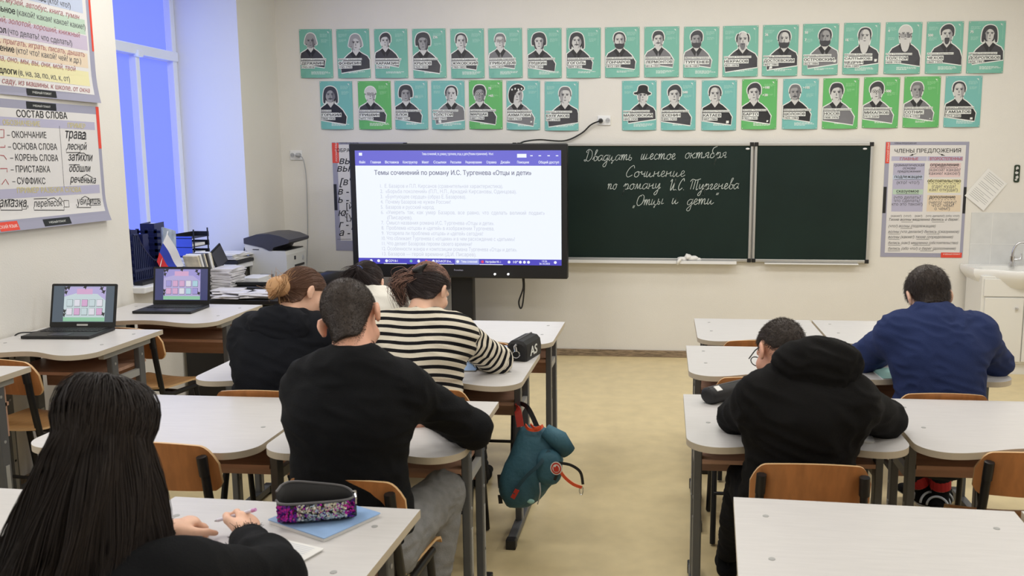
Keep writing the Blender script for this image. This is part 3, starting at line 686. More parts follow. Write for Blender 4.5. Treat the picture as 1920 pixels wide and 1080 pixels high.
pst(s, [(0, 243), (7, 243), (7, 258), (0, 258)], .004, 'ink_red'); pst(s, [(0, 276), (9, 276), (9, 272)], .004, 'ink_red'); pst(s, [(0, 291), (7, 292), (12, 299)], .004, 'ink_red'); pst(s, [(0, 316), (13, 316), (13, 323)], .004, 'ink_red'); pst(s, [(3, 346), (10, 336), (16, 346)], .004, 'ink_red')
pst(s, [(111, 236), (120, 351)], .002, 'ink_grey')
q0 = s.uv((185, 362)); s.rect(.035, q0[1], .93, q0[1] + .05, 'chart_lavender', 2); s.ptext('ПРИМЕР РАЗБОРА СЛОВА', (32, 362), (152, 360), 'ink_yellow', 4, bold=.02)
s.ptext('замазка,', (-9, 388), (52, 388), 'ink', 4, shear=.3, k=1.2); s.ptext('перелесок', (63, 388), (117, 386), 'ink', 4, shear=.3, k=1.2); s.ptext('увидишь', (143, 384), (187, 382), 'ink', 4, shear=.3, k=1.2)
for a, b, y in ((0, 40, 394), (62, 118, 394), (142, 168, 389)): pst(s, [(a, y - 6), (a, y), (b, y), (b, y - 6)])
pst(s, [(40, 379), (48, 379), (48, 392), (40, 392), (40, 379)]); pst(s, [(119, 376), (128, 376), (128, 388), (119, 388), (119, 376)]); pst(s, [(168, 374), (187, 373), (187, 384), (168, 385), (168, 374)])
pst(s, [(63, 373), (88, 372), (88, 377)]); pst(s, [(88, 376), (94, 372), (101, 371), (107, 376)]); pst(s, [(107, 378), (112, 370), (117, 378)]); pst(s, [(8, 378), (15, 374), (24, 374), (30, 378)]); pst(s, [(152, 372), (159, 368), (167, 372)])
s.rect(.952, .43, .98, .676, 'chart_red', 2); a = s.uv((27, 418)); s.rect(.06, .004, a[0], .05, 'chart_red', 3); s.text('РУССКИЙ ЯЗЫК', a[0] - .008, .018, .022, 'print_white', 4, 'r')
for p, q in (((49, 196), (105, 200)), ((74, 409), (125, 409))):
    a, b = s.uv(p), s.uv(q); y = .634 if p[1] < 300 else .006; s.rect(a[0], y, b[0], y + .038, 'print_black', 3); s.text('УЧЕБНЫЙ ПЛАКАТ', (a[0] + b[0]) / 2, y + .013, .015, 'print_white', 4, 'c')
o = s.build('wall_chart', cuts=(('v', [.04, .08, .12, .16]),), back=.0012); tag(o, 'lower word-composition chart with black italic examples on the left wall', 'chart')
# right chart
s = Sheet((1.822, YF - .003, .905), (1, 0, 0), (0, 0, 1)); s.rect(0, 0, .675, .962, 'chart_grey', 0); s.rect(.035, .035, .65, .935, 'chart_paper', 1)
Z = lambda x, y: (1600 + x / 2.919, 250 + y / 2.919)
def zt(t, x0, y0, x1, y1, m='ink', **k): s.ptext(t, Z(x0, y0), Z(x1, y1), m, 4, **k)
def zr(x0, y0, x1, y1, m, l=2): a, b = s.uv(Z(x0, y1)), s.uv(Z(x1, y0)); s.rect(a[0], a[1], b[0], b[1], m, l)
zt('ЧЛЕНЫ ПРЕДЛОЖЕНИЯ', 225, 107, 588, 104, bold=.01); zr(208, 126, 403, 151, 'chart_lavender'); zr(405, 126, 600, 151, 'chart_lavender')
pst(s, [Z(345, 111), Z(308, 122)], .003); pst(s, [Z(465, 110), Z(500, 122)], .003)
s.poly([s.uv(Z(*p)) for p in ((305, 123), (326, 112), (328, 121))], 'ink', 4); s.poly([s.uv(Z(*p)) for p in ((503, 122), (482, 112), (480, 121))], 'ink', 4)
zt('ГЛАВНЫЕ', 255, 147, 355, 147, 'ink_red', bold=.02); zt('ВТОРОСТЕПЕННЫЕ', 418, 147, 598, 147, 'ink_red', bold=.02, k=1.2)
zr(207, 162, 392, 428, 'chart_lavender'); zr(415, 162, 590, 240, 'chart_pink'); zr(405, 252, 590, 325, 'chart_yellow'); zr(400, 338, 590, 428, 'chart_sand')
for t, x0, x1, y in (('грамматическая', 222, 388, 180), ('основа', 270, 340, 197), ('предложения', 240, 368, 214)): zt(t, x0, y, x1, y, shear=.25)
zr(215, 229, 382, 252, 'chart_blue', 3); zr(215, 306, 382, 334, 'chart_green', 3)
for t, x0, x1, y in (('подлежащее', 225, 376, 245), ('сказуемое', 235, 358, 324), ('определение', 420, 578, 180), ('обстоятельство', 405, 588, 268), ('дополнение', 415, 558, 356)): zt(t, x0, y, x1, y, bold=.025)
pst(s, [Z(225, 253), Z(376, 253)], .003); pst(s, [Z(235, 332), Z(358, 332)], .003)
pst(s, [Z(420 + 8 * i, 187 + (3 if i % 2 else 0)) for i in range(20)], .003); 
for k in range(9): pst(s, [Z(408 + 20 * k, 275), Z(420 + 20 * k, 275)], .003); pst(s, [Z(412 + 17 * k, 363), Z(422 + 17 * k, 363)], .003)
for t, x0, x1, y in (('(кто? что?)', 237, 360, 277), ('(что делать?', 222, 368, 358), ('что сделать?', 222, 365, 376), ('кто это такой?)', 210, 378, 395), ('(какой? какая?', 413, 585, 208), ('какие? какое?)', 413, 583, 227), ('(где? куда?', 430, 560, 298), ('как? откуда?)', 415, 570, 317), ('(чего? чему?', 413, 563, 386), ('что? чем?', 428, 550, 403), ('о чём?)', 443, 527, 420)): zt(t, x0, y, x1, y, 'ink_grey')
zt('(какие?)  (что?)    (как?)    (что делали?) (обо что?)', 205, 457, 580, 457, 'ink_grey'); zt('Тихие волны медленно бились о берег.', 195, 478, 577, 478, shear=.3)
for t, x1, y in (('(что?) волны (подлежащее)', 450, 514), ('волны (что делали?) бились (сказуемое)', 578, 545), ('волны (какие?) тихие (определение)', 545, 574), ('бились (как?) медленно (обстоятельство)', 572, 606), ('бились (обо что?) о берег (дополнение)', 560, 637)): zt(t, 190 if y > 520 else 192, y, x1, y, 'ink_grey', shear=.3, k=1.1)
for x0, x1, y in ((258, 322, 520), (192, 254, 551), (400, 470, 551), (192, 252, 580), (345, 415, 580), (190, 258, 612), (325, 420, 612), (188, 256, 643), (365, 437, 643), (262, 325, 485), (430, 498, 485)): pst(s, [Z(x0, y), Z(x1, y)], .0025)
s.rect(.004, .785, .036, .96, 'chart_red', 3); zr(478, 653, 594, 680, 'chart_red', 3); s.text('РУССКИЙ ЯЗЫК', .03, .80, .02, 'print_white', 4, rot=PI / 2); zt('УЧЕБНЫЙ ПЛАКАТ', 490, 665, 585, 665, 'print_white', bold=.01)
zt('ЧЛЕНЫ ПРЕДЛОЖЕНИЯ', 225, 58, 345, 58); s.rect(0, .37, .026, .59, 'print_black', 3); s.rect(.652, .37, .675, .59, 'print_black', 3)
o = s.build('wall_chart', back=.0012); tag(o, 'grammar chart with two columns of questions, right of the blackboard', 'chart')
# chart half hidden behind the screen
s = Sheet((-2.925, YF - .003, .915), (1, 0, 0), (0, 0, 1)); s.rect(0, 0, .675, .955, 'chart_grey', 0); s.rect(.045, .09, .65, .935, 'chart_paper', 1)
Z = lambda x, y: (540 + x / 3.556, 250 + y / 3.556)
for t, x0, x1, y in (('ОБРАЗЕЦ РАЗБОРА', 325, 640, 125),): zt(t, x0, y, x1, y, bold=.015)
for t, x, y, z in (('вьюга', 342, 205, .085), ("вью-га", 327, 255, .085), ("[в'й'уга]", 342, 345, .085), ("в - [в']", 333, 408, .085), ('ь - [–]', 333, 463, .085), ("ю", 335, 550, .085), ("г - [г]", 340, 628, .085), ("а - [а]", 342, 683, .085)):
    p = s.uv(Z(x, y)); s.text(t, p[0], p[1], z * 1.05, 'ink', 4, bold=.012, shear=.28)
pst(s, [Z(388, 515), Z(368, 538), Z(388, 562)], .005); s.text("[й']", s.uv(Z(390, 505))[0], s.uv(Z(390, 505))[1], .08, 'ink', 4); s.text("[у]", s.uv(Z(390, 575))[0], s.uv(Z(390, 575))[1], .08, 'ink', 4)
pst(s, [Z(330, 705), Z(420, 705)], .003, 'ink_grey')
s.rect(.0, .775, .06, .95, 'chart_red', 3); s.rect(0, .36, .028, .59, 'print_black', 3); s.text('РУССКИЙ ЯЗЫК', .045, .79, .022, 'print_white', 4, rot=PI / 2)
s.text('ОБРАЗЕЦ РАЗБОРА', .07, .942, .018, 'ink', 4)
o = s.build('wall_chart', back=.0012); tag(o, 'sound-spelling chart mostly hidden behind the left edge of the big screen', 'chart')

# ------------------------------------------------------------------ blackboard
def blackboard():
    t = thing('blackboard', 'dark green folding blackboard with chalk handwriting, right of the screen', 'blackboard', (.3, YF, .855))
    z0, z1, y = 0, 1.005, -.02
    def lx(x): return x - .3
    for x0, x1, yy in ((-1.27, .731, y), (.745, 1.715, y - .002), (-2.27, -1.285, y - .002)):
        a, b = lx(x0), lx(x1)
        m = MB(); m.box(((a + b) / 2, yy, (z0 + z1) / 2), (b - a, .018, z1 - z0)); p = m.build('panel', 'board_green', t)
        for (cx, cz, dx, dz) in (((a + b) / 2, z1 - .012, b - a, .024), ((a + b) / 2, z0 + .012, b - a, .024), (a + .010, (z0 + z1) / 2, .020, z1 - z0), (b - .010, (z0 + z1) / 2, .020, z1 - z0)):
            m = MB(); m.box((cx, yy - .008, cz), (dx, .022, dz), bevel=.003); m.build('frame_rail', 'aluminium', p)
        for cx in (a + .012, b - .012):
            for cz in (z0 + .012, z1 - .012): m = MB(); m.box((cx, yy - .011, cz), (.034, .026, .034), bevel=.004); m.build('corner_cap', 'black_plastic', p)
    m = MB(); m.box((lx(-.12), -.055, -.012), (1.46, .075, .012)); m.box((lx(-.12), -.09, -.004), (1.46, .008, .026)); m.build('chalk_tray', 'white_plastic', t)
    m = MB(); m.box((lx(1.24), -.045, -.010), (.78, .05, .010)); m.build('chalk_tray', 'white_plastic', t)
    for px in ((1412 - 10, 279), (1632 - 10, 279)):
        p = atY(*px, YF - .035); m = MB(); m.ball((lx(p.x), -.033, p.z - .855), .012, 10, sc=(1.5, .5, .7)); m.build('magnet', 'white_plastic', t)
    return t
BB = blackboard()
# handwriting: one stroke font, x-height 1
G = {
 'а': (1.0, [[(.8, .85), (.45, 1), (.1, .6), (.15, .1), (.45, .05), (.8, .7), (.8, 1), (.78, .2), (1.0, .15)]]),
 'б': (1.0, [[(.75, .5), (.5, .95), (.15, .6), (.2, .1), (.6, .1), (.75, .5), (.3, 1.2), (.4, 1.8), (.95, 2.1)]]),
 'в': (.9, [[(.0, .2), (.35, 1.2), (.55, 1.9), (.3, 1.8), (.25, .3), (.5, 0), (.8, .3), (.6, .8), (.35, .75)], [(.7, .7), (.95, .75)]]),
 'г': (.7, [[(0, .7), (.25, 1), (.4, .8), (.2, .2), (.4, 0), (.7, .3)]]),
 'д': (1.0, [[(.8, .85), (.45, 1), (.1, .6), (.15, .1), (.45, .05), (.8, .7), (.8, 1), (.72, -.8), (.4, -1.1), (.2, -.8), (.6, -.2), (1.0, .3)]]),
 'е': (.75, [[(0, .3), (.45, .6), (.5, .95), (.25, 1), (.1, .4), (.35, 0), (.75, .3)]]),
 'и': (1.05, [[(.1, 1), (.05, .2), (.25, 0), (.55, .7), (.6, 1), (.55, .2), (.75, 0), (1.05, .3)]]),
 'к': (.95, [[(.1, 1), (.1, 0)], [(.75, 1), (.3, .55), (.15, .5)], [(.3, .55), (.6, .05), (.95, .2)]]),
 'м': (1.2, [[(0, .1), (.15, .15), (.3, 1), (.5, .1), (.8, 1), (.85, .1), (1.2, .2)]]),
 'н': (1.05, [[(.1, 1), (.1, 0)], [(.1, .5), (.5, .6), (.7, .9)], [(.72, 1), (.7, .15), (1.05, .2)]]),
 'о': (.9, [[(.5, 1), (.15, .7), (.15, .15), (.5, 0), (.75, .5), (.5, 1), (.9, .8)]]),
 'п': (1.1, [[(0, .75), (.2, 1), (.2, 0), (.35, .8), (.6, 1), (.7, .7), (.65, .1), (1.1, .2)]]),
 'р': (.95, [[(0, .5), (.3, 1), (.1, -1.1), (.3, .6), (.6, 1), (.75, .5), (.55, .0), (.35, .1)], [(.55, .0), (.95, .2)]]),
 'с': (.75, [[(.6, .85), (.35, 1), (.1, .5), (.3, 0), (.75, .25)]]),
 'т': (1.4, [[(0, .7), (.15, 1), (.15, 0), (.3, .8), (.5, 1), (.55, .0), (.7, .8), (.95, 1), (1.0, .1), (1.4, .25)]]),
 'у': (.95, [[(.1, 1), (.1, .3), (.35, .2), (.7, 1), (.55, -.7), (.25, -1.1), (.15, -.7), (.95, .3)]]),
 'ц': (1.15, [[(.1, 1), (.05, .2), (.25, 0), (.55, .7), (.6, 1), (.55, .1), (.8, .0), (.75, -.5), (.65, -.4), (1.1, .2)]]),
 'ч': (.9, [[(.05, .8), (.2, 1), (.25, .5), (.6, .6), (.7, 1), (.65, .1), (.95, .2)]]),
 'ш': (1.5, [[(.1, 1), (.05, .1), (.3, .1), (.5, 1), (.48, .1), (.75, .1), (.95, 1), (.9, .1), (1.5, .3)]]),
 'ы': (1.2, [[(.1, 1), (.1, .1), (.4, .0), (.45, .4), (.2, .5)], [(.85, 1), (.8, .1), (1.2, .2)]]),
 'ь': (.8, [[(.15, 1), (.1, .1), (.45, .0), (.55, .4), (.2, .5)]]),
 'я': (.95, [[(0, 0), (.35, .45), (.2, .75), (.5, 1), (.7, .95), (.65, .1), (.95, .2)], [(.35, .45), (.68, .5)]]),
 'Д': (1.5, [[(.5, 2), (.35, .2), (.1, 0), (.0, .2), (.3, .2), (.8, .0), (1.25, .7), (1.1, 1.7), (.5, 2.1), (.1, 1.7), (.3, 1.5)]]),
 'С': (1.2, [[(1.1, 1.6), (.9, 2.1), (.4, 1.6), (.1, .6), (.4, 0), (1.0, .4)]]),
 'И': (1.5, [[(0, 1.6), (.3, 1.95), (.3, .3), (.5, .1), (.95, 1.4), (1.0, 2), (.95, .2), (1.5, .2)]]),
 'Т': (1.7, [[(.4, 1.7), (.3, .1)], [(.85, 1.7), (.8, .1)], [(1.3, 1.7), (1.3, .1), (1.6, .2)], [(0, 1.5), (.3, 1.9), (1.0, 1.75), (1.7, 2.0)]]),
 'О': (1.4, [[(.9, 2), (.25, 1.6), (.1, .5), (.5, 0), (1.1, .5), (1.2, 1.6), (.8, 2), (.6, 1.7)]]),
 '.': (.5, [[(.15, 0), (.22, .08)]]), '„': (.6, [[(.2, .1), (.1, -.4)], [(.4, .1), (.3, -.4)]]), '"': (.6, [[(.2, 2), (.1, 1.6)], [(.4, 2), (.3, 1.6)]]), ' ': (.8, []),
}
def chalk():
    k = random.Random(3); ss = {}
    for txt, p0, p1 in (('Двадцать', (1095, 302), (1186, 300)), ('шестое', (1201, 299), (1266, 299)), ('октября', (1283, 297), (1362, 296)), ('Сочинение', (1172, 332), (1284, 331)), ('по', (1138, 355), (1156, 355)), ('роману', (1168, 355), (1238, 354)), ('И.С.', (1254, 357), (1284, 356)), ('Тургенева', (1291, 356), (1385, 354)), ('„Отцы', (1186, 386), (1244, 382)), ('и', (1259, 382), (1271, 382)), ('дети"', (1287, 384), (1345, 382))):
        s = ss.setdefault(round((p0[1] - 298) / 28), Sheet((-1.2, YF - .0295, .9), (1, 0, 0), (0, 0, 1), lift=.0003)); a, b = Vector(s.uv(p0)), Vector(s.uv(p1)); W = sum(G[c][0] for c in txt); u = (b.x - a.x) / W; x = 0
        hh = .047
        for c in txt:
            for st in G[c][1]:
                pts = [(a.x + (x + px) * u + py * hh * .22, a.y + (b.y - a.y) * x / W + py * hh) for px, py in st]
                s.stroke([(q.x, q.y) for q in catmull([(p[0], p[1], 0) for p in pts], 6)], .0042 + k.uniform(-.0006, .0008), 'chalk', 1)
            x += G[c][0]
    for s in ss.values(): s.build('chalk_writing', BB, back=0)
chalk()
# rag on the chalk tray
m = MB(); p = atY(1290, 489, YF - .055)
for (dx, dz, rr, sx) in ((-.05, .0, .028, 1.6), (.0, .018, .032, 1.1), (.04, .006, .03, 1.8), (-.01, .035, .018, .8), (.09, -.004, .018, 1.6)): m.ball((p.x + dx, p.y, .885 + dz - .01), rr, 10, sc=(sx, .9, .8))
m.tube([(p.x - .06, p.y - .035, .885), (p.x - .085, p.y - .045, .855), (p.x - .09, p.y - .047, .83)], [.015, .014, .006], 6)
o = m.build('cleaning_rag', 'paper', smooth=180); tag(o, 'crumpled pale rag lying on the chalk tray of the blackboard', 'rag')
md = o.modifiers.new('d', 'DISPLACE'); tx_ = bpy.data.textures.new('rag', 'CLOUDS'); tx_.noise_scale = .03; md.texture = tx_; md.strength = .02

# ------------------------------------------------------------------ interactive screen on a stand
SY = 7.15
for n, c, e in (('screen_white', (240, 246, 255), 1.0), ('screen_blue', (108, 106, 214), .95), ('screen_bar', (78, 72, 196), .95), ('screen_active', (150, 160, 226), .95), ('screen_text', (204, 208, 222), .95), ('screen_title', (122, 124, 150), .9), ('screen_red', (226, 70, 110), 1), ('screen_green', (120, 190, 180), 1),
                ('led_white', (255, 255, 255), 3)): mat(n, c, .3, emit=e)
def tv():
    t = thing('interactive_screen', 'large black interactive screen showing a list of essay topics, on a floor stand', 'screen', (-1.68, SY + .05, 0))
    tl, br = atY(653, 270, SY), atY(1063, 521, SY); x0, x1, z0, z1 = tl.x + 1.68, br.x + 1.68 + .004, .762, 1.85
    y = -.05
    m = MB(); m.box(((x0 + x1) / 2, .045 + y + .004, (z0 + z1) / 2), (x1 - x0, .09, z1 - z0), bevel=.01); b = m.build('bezel', 'black_plastic', t)
    mat('bezel_blue', (22, 24, 52), .3)
    sx0, sx1, sz0, sz1 = atY(665, 281, SY).x, atY(1052, 283, SY).x, atY(1048, 498, SY).z, atY(860, 282, SY).z
    # display sheet in world space
    s = Sheet((sx0, SY + .001, sz0), (1, 0, 0), (0, 0, 1), .0006); W, H = sx1 - sx0, sz1 - sz0
    s.rect(0, 0, W, H, 'screen_white', 1); s.rect(0, H * .868, W, H, 'screen_blue', 2); s.rect(0, 0, W, H * .052, 'screen_bar', 2)
    ky = lambda f: H * (1 - f)
    def st(tx, f0, f1, fy, m, **k):     # text between width fractions at height fraction (from the top)
        s.text(tx, W * f0, ky(fy), H * .03, m, 4, width=W * (f1 - f0), **k)
    s.text('Темы сочинений_по_роману_тургенева_отцы_и_дети [Режим ограничения] - Word', W * .33, ky(.04), .027, 'screen_white', 4, width=W * .345, bold=.02)
    s.rect(W * .79, ky(.062), W * .835, ky(.03), 'screen_white', 3)
    for f in (.86, .90, .942, .982): s.rect(W * f - .012, ky(.05) , W * f + .008, ky(.042), 'screen_white', 3)
    s.rect(W * .02, ky(.045), W * .036, ky(.02), 'screen_white', 3)
    xs = [('Файл', .02, .05), ('Главная', .077, .127), ('Вставка', .148, .215), ('Конструктор', .235, .307), ('Макет', .329, .363), ('Ссылки', .385, .447), ('Рассылки', .468, .52), ('Рецензирование', .541, .62), ('Справка', .642, .69), ('Дизайн', .71, .755), ('Помощник', .79, .848), ('Общий доступ', .892, .99)]
    for tx, a, b_ in xs: s.text(tx, W * a, ky(.112), .028, 'screen_white', 4, width=W * (b_ - a), bold=.025)
    s.text('Темы сочинений по роману И.С. Тургенева «Отцы и дети»', W * .093, ky(.212), .052, 'screen_title', 4, width=W * .765, bold=.022)
    L = ['1.  Е. Базаров и П.П. Кирсанов (сравнительная характеристика).', '2.  «Борьба поколений» (П.П., Н.П., Аркадий Кирсановы, Одинцова).', '3.  «Бунтующее сердце» (образ Е. Базарова).', '4.  Почему Базаров не нужен России?', '5.  Базаров и русский народ.',
         '6.  «Умереть  так,  как  умер  Базаров,  все  равно,  что  сделать  великий  подвиг»', '     (Писарев).', '7.  Смысл названия романа И.С. Тургенева «Отцы и дети».', '8.  Проблема «отцов» и «детей» в изображении Тургенева.', '9.  Устарела ли проблема «отцов» и «детей» сегодня?', '10. Что сближает Тургенева с «отцами» и в чем расхождение с «детьми»?', '11. Что делает Базарова героем своего времени?', '12. Особенности жанра и композиции романа Тургенева «Отцы и дети».', '13. Базаров — герой времени (Д.И. Писарев).']
    Wf = [.60, .665, .42, .345, .265, .80, .125, .555, .555, .50, .655, .445, .665, .465]
    for i, (tx, wf) in enumerate(zip(L, Wf)): s.text(tx.strip(), W * (.12 if i != 6 else .15), ky(.325 + .0462 * i), .042, 'screen_text', 4, width=W * wf, bold=.004)
    s.rect(W * .48, 0, W * .598, H * .052, 'screen_active', 3)
    for a, b_ in ((.125, .24), (.36, .475), (.6, .715)): s.rect(W * a, 0, W * b_, H * .005, 'screen_white', 3)
    for tx, a, b_ in (('СОЧ 8-1', .15, .195), ('ВКЛ-09.ОП 20 м...', .385, .465), ('Темы сочинений', .51, .59), ('Настройки Wi-Fi', .63, .705), ('10°C', .765, .79)): s.text(tx, W * a, H * .018, .026, 'screen_white', 4, width=W * (b_ - a), bold=.03)
    s.text('13:26', W * .918, H * .03, .02, 'screen_white', 4, 'c', bold=.02); s.text('26.10.2023', W * .918, H * .008, .02, 'screen_white', 4, 'c', bold=.02)
    for f, m_ in ((.063, 'screen_white'), (.1, 'screen_white'), (.14, 'screen_white'), (.262, 'screen_green'), (.30, 'screen_white'), (.338, 'screen_red'), (.373, 'screen_white'), (.493, 'screen_white'), (.615, 'screen_red'), (.745, 'screen_white'), (.80, 'screen_white'), (.82, 'screen_white'), (.84, 'screen_white'), (.97, 'screen_white')): s.poly(ell(W * f, H * .027, .012, .012, 10), m_, 4)
    s.build('display', t, back=0)
    s = Sheet((sx0, SY - .0065, .77), (1, 0, 0), (0, 0, 1)); s.text('Promethean', W * .475, .052, .022, 'chart_grey', 1, width=.075, bold=.02); s.build('maker_lettering', t, back=0)
    for px, py in ((928, 514), (953, 514)):
        p = atY(px, py, SY); m = MB(); m.cyl((p.x + 1.68, y - .009, p.z), (p.x + 1.68, y + .02, p.z), .008, 12); m.build('button', 'led_white', t)
    m = MB(); m.box((0, .12, .62), (.185, .1, 1.2), bevel=.01); m.build('stand_column', 'black_plastic', t)
    m = MB(); m.box((0, .12, .04), (1.0, .5, .05), bevel=.01); m.build('stand_base', 'black_plastic', t)
    for sx in (-.42, .42):
        for sy in (-.08, .32): m = MB(); m.cyl((sx - .012, sy, .02), (sx + .012, sy, .02), .02, 12); m.build('wheel', 'black_plastic', t)
    return t
tv()
def cable(name, pts, r, m_, label, cat='cable', n=8):
    m = MB(); m.tube(catmull(pts, n), r, 6); o = m.build(name, m_, smooth=180); return tag(o, label, cat)
cable('power_cable', [atY(975, 269, SY + .07), atY(985, 265, SY + .2), atY(1012, 262, YF - .08), atY(1058, 264, YF - .03), atY(1090, 250, YF - .02), atY(1108, 234, YF - .03), atY(1124, 227, YF - .05)], .007, 'black_plastic', 'black power cable running from the top of the screen to the wall socket')
cable('loop_cable', [atY(980, 519, SY + .07), atY(981, 540, SY + .07), atY(973, 565, SY + .08), atY(976, 578, SY + .08), atY(980, 570, SY + .08), atY(983, 540, SY + .08), atY(982, 519, SY + .08)], .007, 'black_plastic', 'black cable loop hanging under the right half of the screen')
def socket(px, w, h, n, label):
    p = atY(*px, YF); t = thing('wall_socket', label, 'socket', (p.x, YF, p.z))
    m = MB(); m.box((0, -.006, 0), (w, .012, h), bevel=.004); m.build('plate', 'white_plastic', t)
    for i in range(n):
        x = (i - (n - 1) / 2) * .062
        m = MB(); m.cyl((x, -.012, 0), (x, -.016, 0), .024, 20); m.cyl((x, -.0165, 0), (x, -.017, 0), .020, 20, 1); r_ = m.build('outlet', ['white_plastic', 'grey_plastic'], t)
        for s_ in (-1, 1): m = MB(); m.cyl((x + s_ * .008, -.017, 0), (x + s_ * .008, -.0178, 0), .0025, 8); m.build('socket_hole', 'black_plastic', r_)
    return t
socket((1133, 226), .11, .08, 2, 'white double wall socket with a black plug, between the lower posters'); socket((556, 291), .11, .085, 2, 'white double wall socket near the corner with a grey plug and cord')
p = atY(1127, 227, YF); m = MB(); m.lathe([(.004, .0), (.018, .0), (.02, .02), (.014, .035), (.006, .05)], (p.x, YF - .018, p.z), 14, rot=Euler((R(90), 0, 0)).to_matrix()); tag(m.build('power_plug', 'black_plastic', smooth=50), 'black round plug in the socket between the lower posters', 'plug')
p = atY(561, 291, YF); m = MB(); m.lathe([(.004, .0), (.018, .0), (.02, .02), (.012, .04), (.005, .05)], (p.x, YF - .018, p.z), 14, rot=Euler((R(90), 0, 0)).to_matrix()); tag(m.build('power_plug', 'grey_plastic', smooth=50), 'grey plug in the wall socket near the left corner', 'plug')
cable('wall_cable', [atY(562, 291, YF - .06), atY(569, 300, YF - .03), atY(574, 330, YF - .012), atY(576, 380, YF - .012), atY(577, 440, YF - .012), atY(575, 500, YF - .012), atY(574, 540, YF - .012)], .004, 'grey_plastic', 'thin grey cord hanging down the wall from the corner socket')

# loose sheet and small strip on the wall, right
q = [atY(*p, YF - .004) for p in ((1808, 366), (1843, 395), (1888, 341), (1850, 313))]
U = (q[1] - q[0]); V = (q[3] - q[0]); V = V - U.normalized() * V.dot(U.normalized()); s = Sheet(q[0], U, V); W, H = U.length, V.length
s.rect(0, 0, W, H, 'paper', 0)
for k in range(16):
    if k not in (5, 9): s.rect(W * .12, H * (.93 - .055 * k), W * (.9 if k % 4 != 3 else .6), H * (.93 - .055 * k) + .003, 'print_grey', 1)
s.warp = lambda u, v: .012 * (u / W) * (1 - v / H)
tag(s.build('paper_notice', cuts=(('u', [W / 3, 2 * W / 3]), ('v', [H / 3, 2 * H / 3])), back=.0006), 'tilted white typed sheet pinned to the wall right of the grammar chart', 'paper')
p0, p1 = atY(1900, 342, YF - .004), atY(1913, 309, YF - .004); s = Sheet((p0.x, YF - .008, p0.z), (1, 0, 0), (0, 0, 1)); W, H = p1.x - p0.x, p1.z - p0.z
mat('strip_green', (34, 52, 34), .4); s.rect(0, 0, W, H, 'strip_green', 0, .015)
for a, b, r1, r2 in ((.5, .8, .012, .016), (.45, .55, .014, .012), (.55, .3, .012, .014), (.4, .15, .01, .008)): s.poly(ell(W * a, H * b, r1, r2, 9), 'print_light', 1)
for a, b, r1, r2 in ((.6, .68, .009, .012), (.4, .42, .01, .008)): s.poly(ell(W * a, H * b, r1, r2, 9), 'print_black', 2)
tag(s.build('wall_thermometer', back=.007), 'small upright dark green patterned strip on the wall above the sink', 'thermometer')

# ------------------------------------------------------------------ sink corner
def sink():
    z0, z1 = .78, 1.283
    m = MB(); m.box((3.03, YF - .004, (.5 + z1) / 2), (.96, .008, z1 - .5)); 
    mat('tile', (214, 215, 214), .25, noise_amt=.05, noise_scale=9); mat('grout', (232, 232, 230), .7)
    for x in (2.72, 2.99, 3.26): m.box((x, YF - .0085, (.5 + z1) / 2), (.004, .002, z1 - .5), mi=1)
    for z in (1.02, .78): m.box((3.03, YF - .0085, z), (.96, .002, .004), mi=1)
    struct(m.build('trim_2', ['tile', 'grout']))
    cx, w = 2.86, .72
    t = thing('vanity_cabinet', 'white vanity cabinet under the sink at the right edge', 'cabinet', (cx, 7.5, 0))
    m = MB(); m.box((0, .03, .445), (w - .06, .38, .71), bevel=.004); m.box((0, .03, .05), (w - .12, .34, .1)); m.build('body', 'cabinet_white', t)
    for s_ in (-1, 1):
        m = MB(); m.box((s_ * .155, -.17, .37), (.30, .018, .52), bevel=.003); d = m.build('door', 'cabinet_white', t)
        m = MB(); m.box((s_ * .03 - .0 if s_ > 0 else -.06, -.187, .545), (.022, .02, .022), bevel=.003); m.build('knob', 'chrome', d)
    m = MB(); m.box((0, -.168, .71), (w - .09, .012, .14), bevel=.003); m.build('front_panel', 'cabinet_white', t)
    # basin: slab with a bulging bowl in front
    t2 = thing('washbasin', 'white ceramic washbasin with chrome tap at the right edge', 'sink', (cx, 7.5, 0))
    out = [(-.38, .24), (-.38, -.10), (-.30, -.14)] + [(-.24 + .48 * i / 14, -.16 - .12 * math.sin(PI * i / 14)) for i in range(15)] + [(.30, -.14), (.38, -.10), (.38, .24)]
    m = MB(); rings = []
    for sc, dz in ((.55, -.17), (.8, -.13), (.96, -.06), (1.0, -.03), (1.0, 0.0), (.985, .008)):
        rings.append([Vector((x * (sc if abs(x) < .3 or dz > -.05 else sc) , (y - .05) * sc + .05 if y < .2 else y, .845 + dz)) for x, y in out])
    rings2 = []
    for sc, dz in ((.985, .008), (.80, .006), (.74, -.05), (.5, -.11), (.1, -.12)):
        rings2.append([Vector((x * sc, min((y - .0) * sc - .02, .13) if dz < .007 else y * sc, .845 + dz)) for x, y in out])
    m.loft(rings + rings2[1:]); m.build('basin', 'ceramic', t2, smooth=40)
    fx = atY(1897, 500, 7.62).x - cx
    tp = MB(); tp.cyl((fx, .12, .85), (fx, .12, .88), .026, 16); tp.cyl((fx, .12, .88), (fx, .12, .935), .019, 16)
    tp.tube(catmull([(fx, .12, .93), (fx + .004, .12, .98), (fx + .03, .11, 1.035), (fx + .075, .09, 1.05), (fx + .10, .08, 1.02), (fx + .105, .078, 1.0)], 6), .011, 10)
    f = tp.build('tap', 'chrome', t2, smooth=50)
    m = MB(); m.tube([(fx, .12, .905), (fx + .06, .10, .91), (fx + .062, .10, .96)], [.012, .010, .006], 8); m.build('tap_lever', 'chrome', f, smooth=60)
sink()


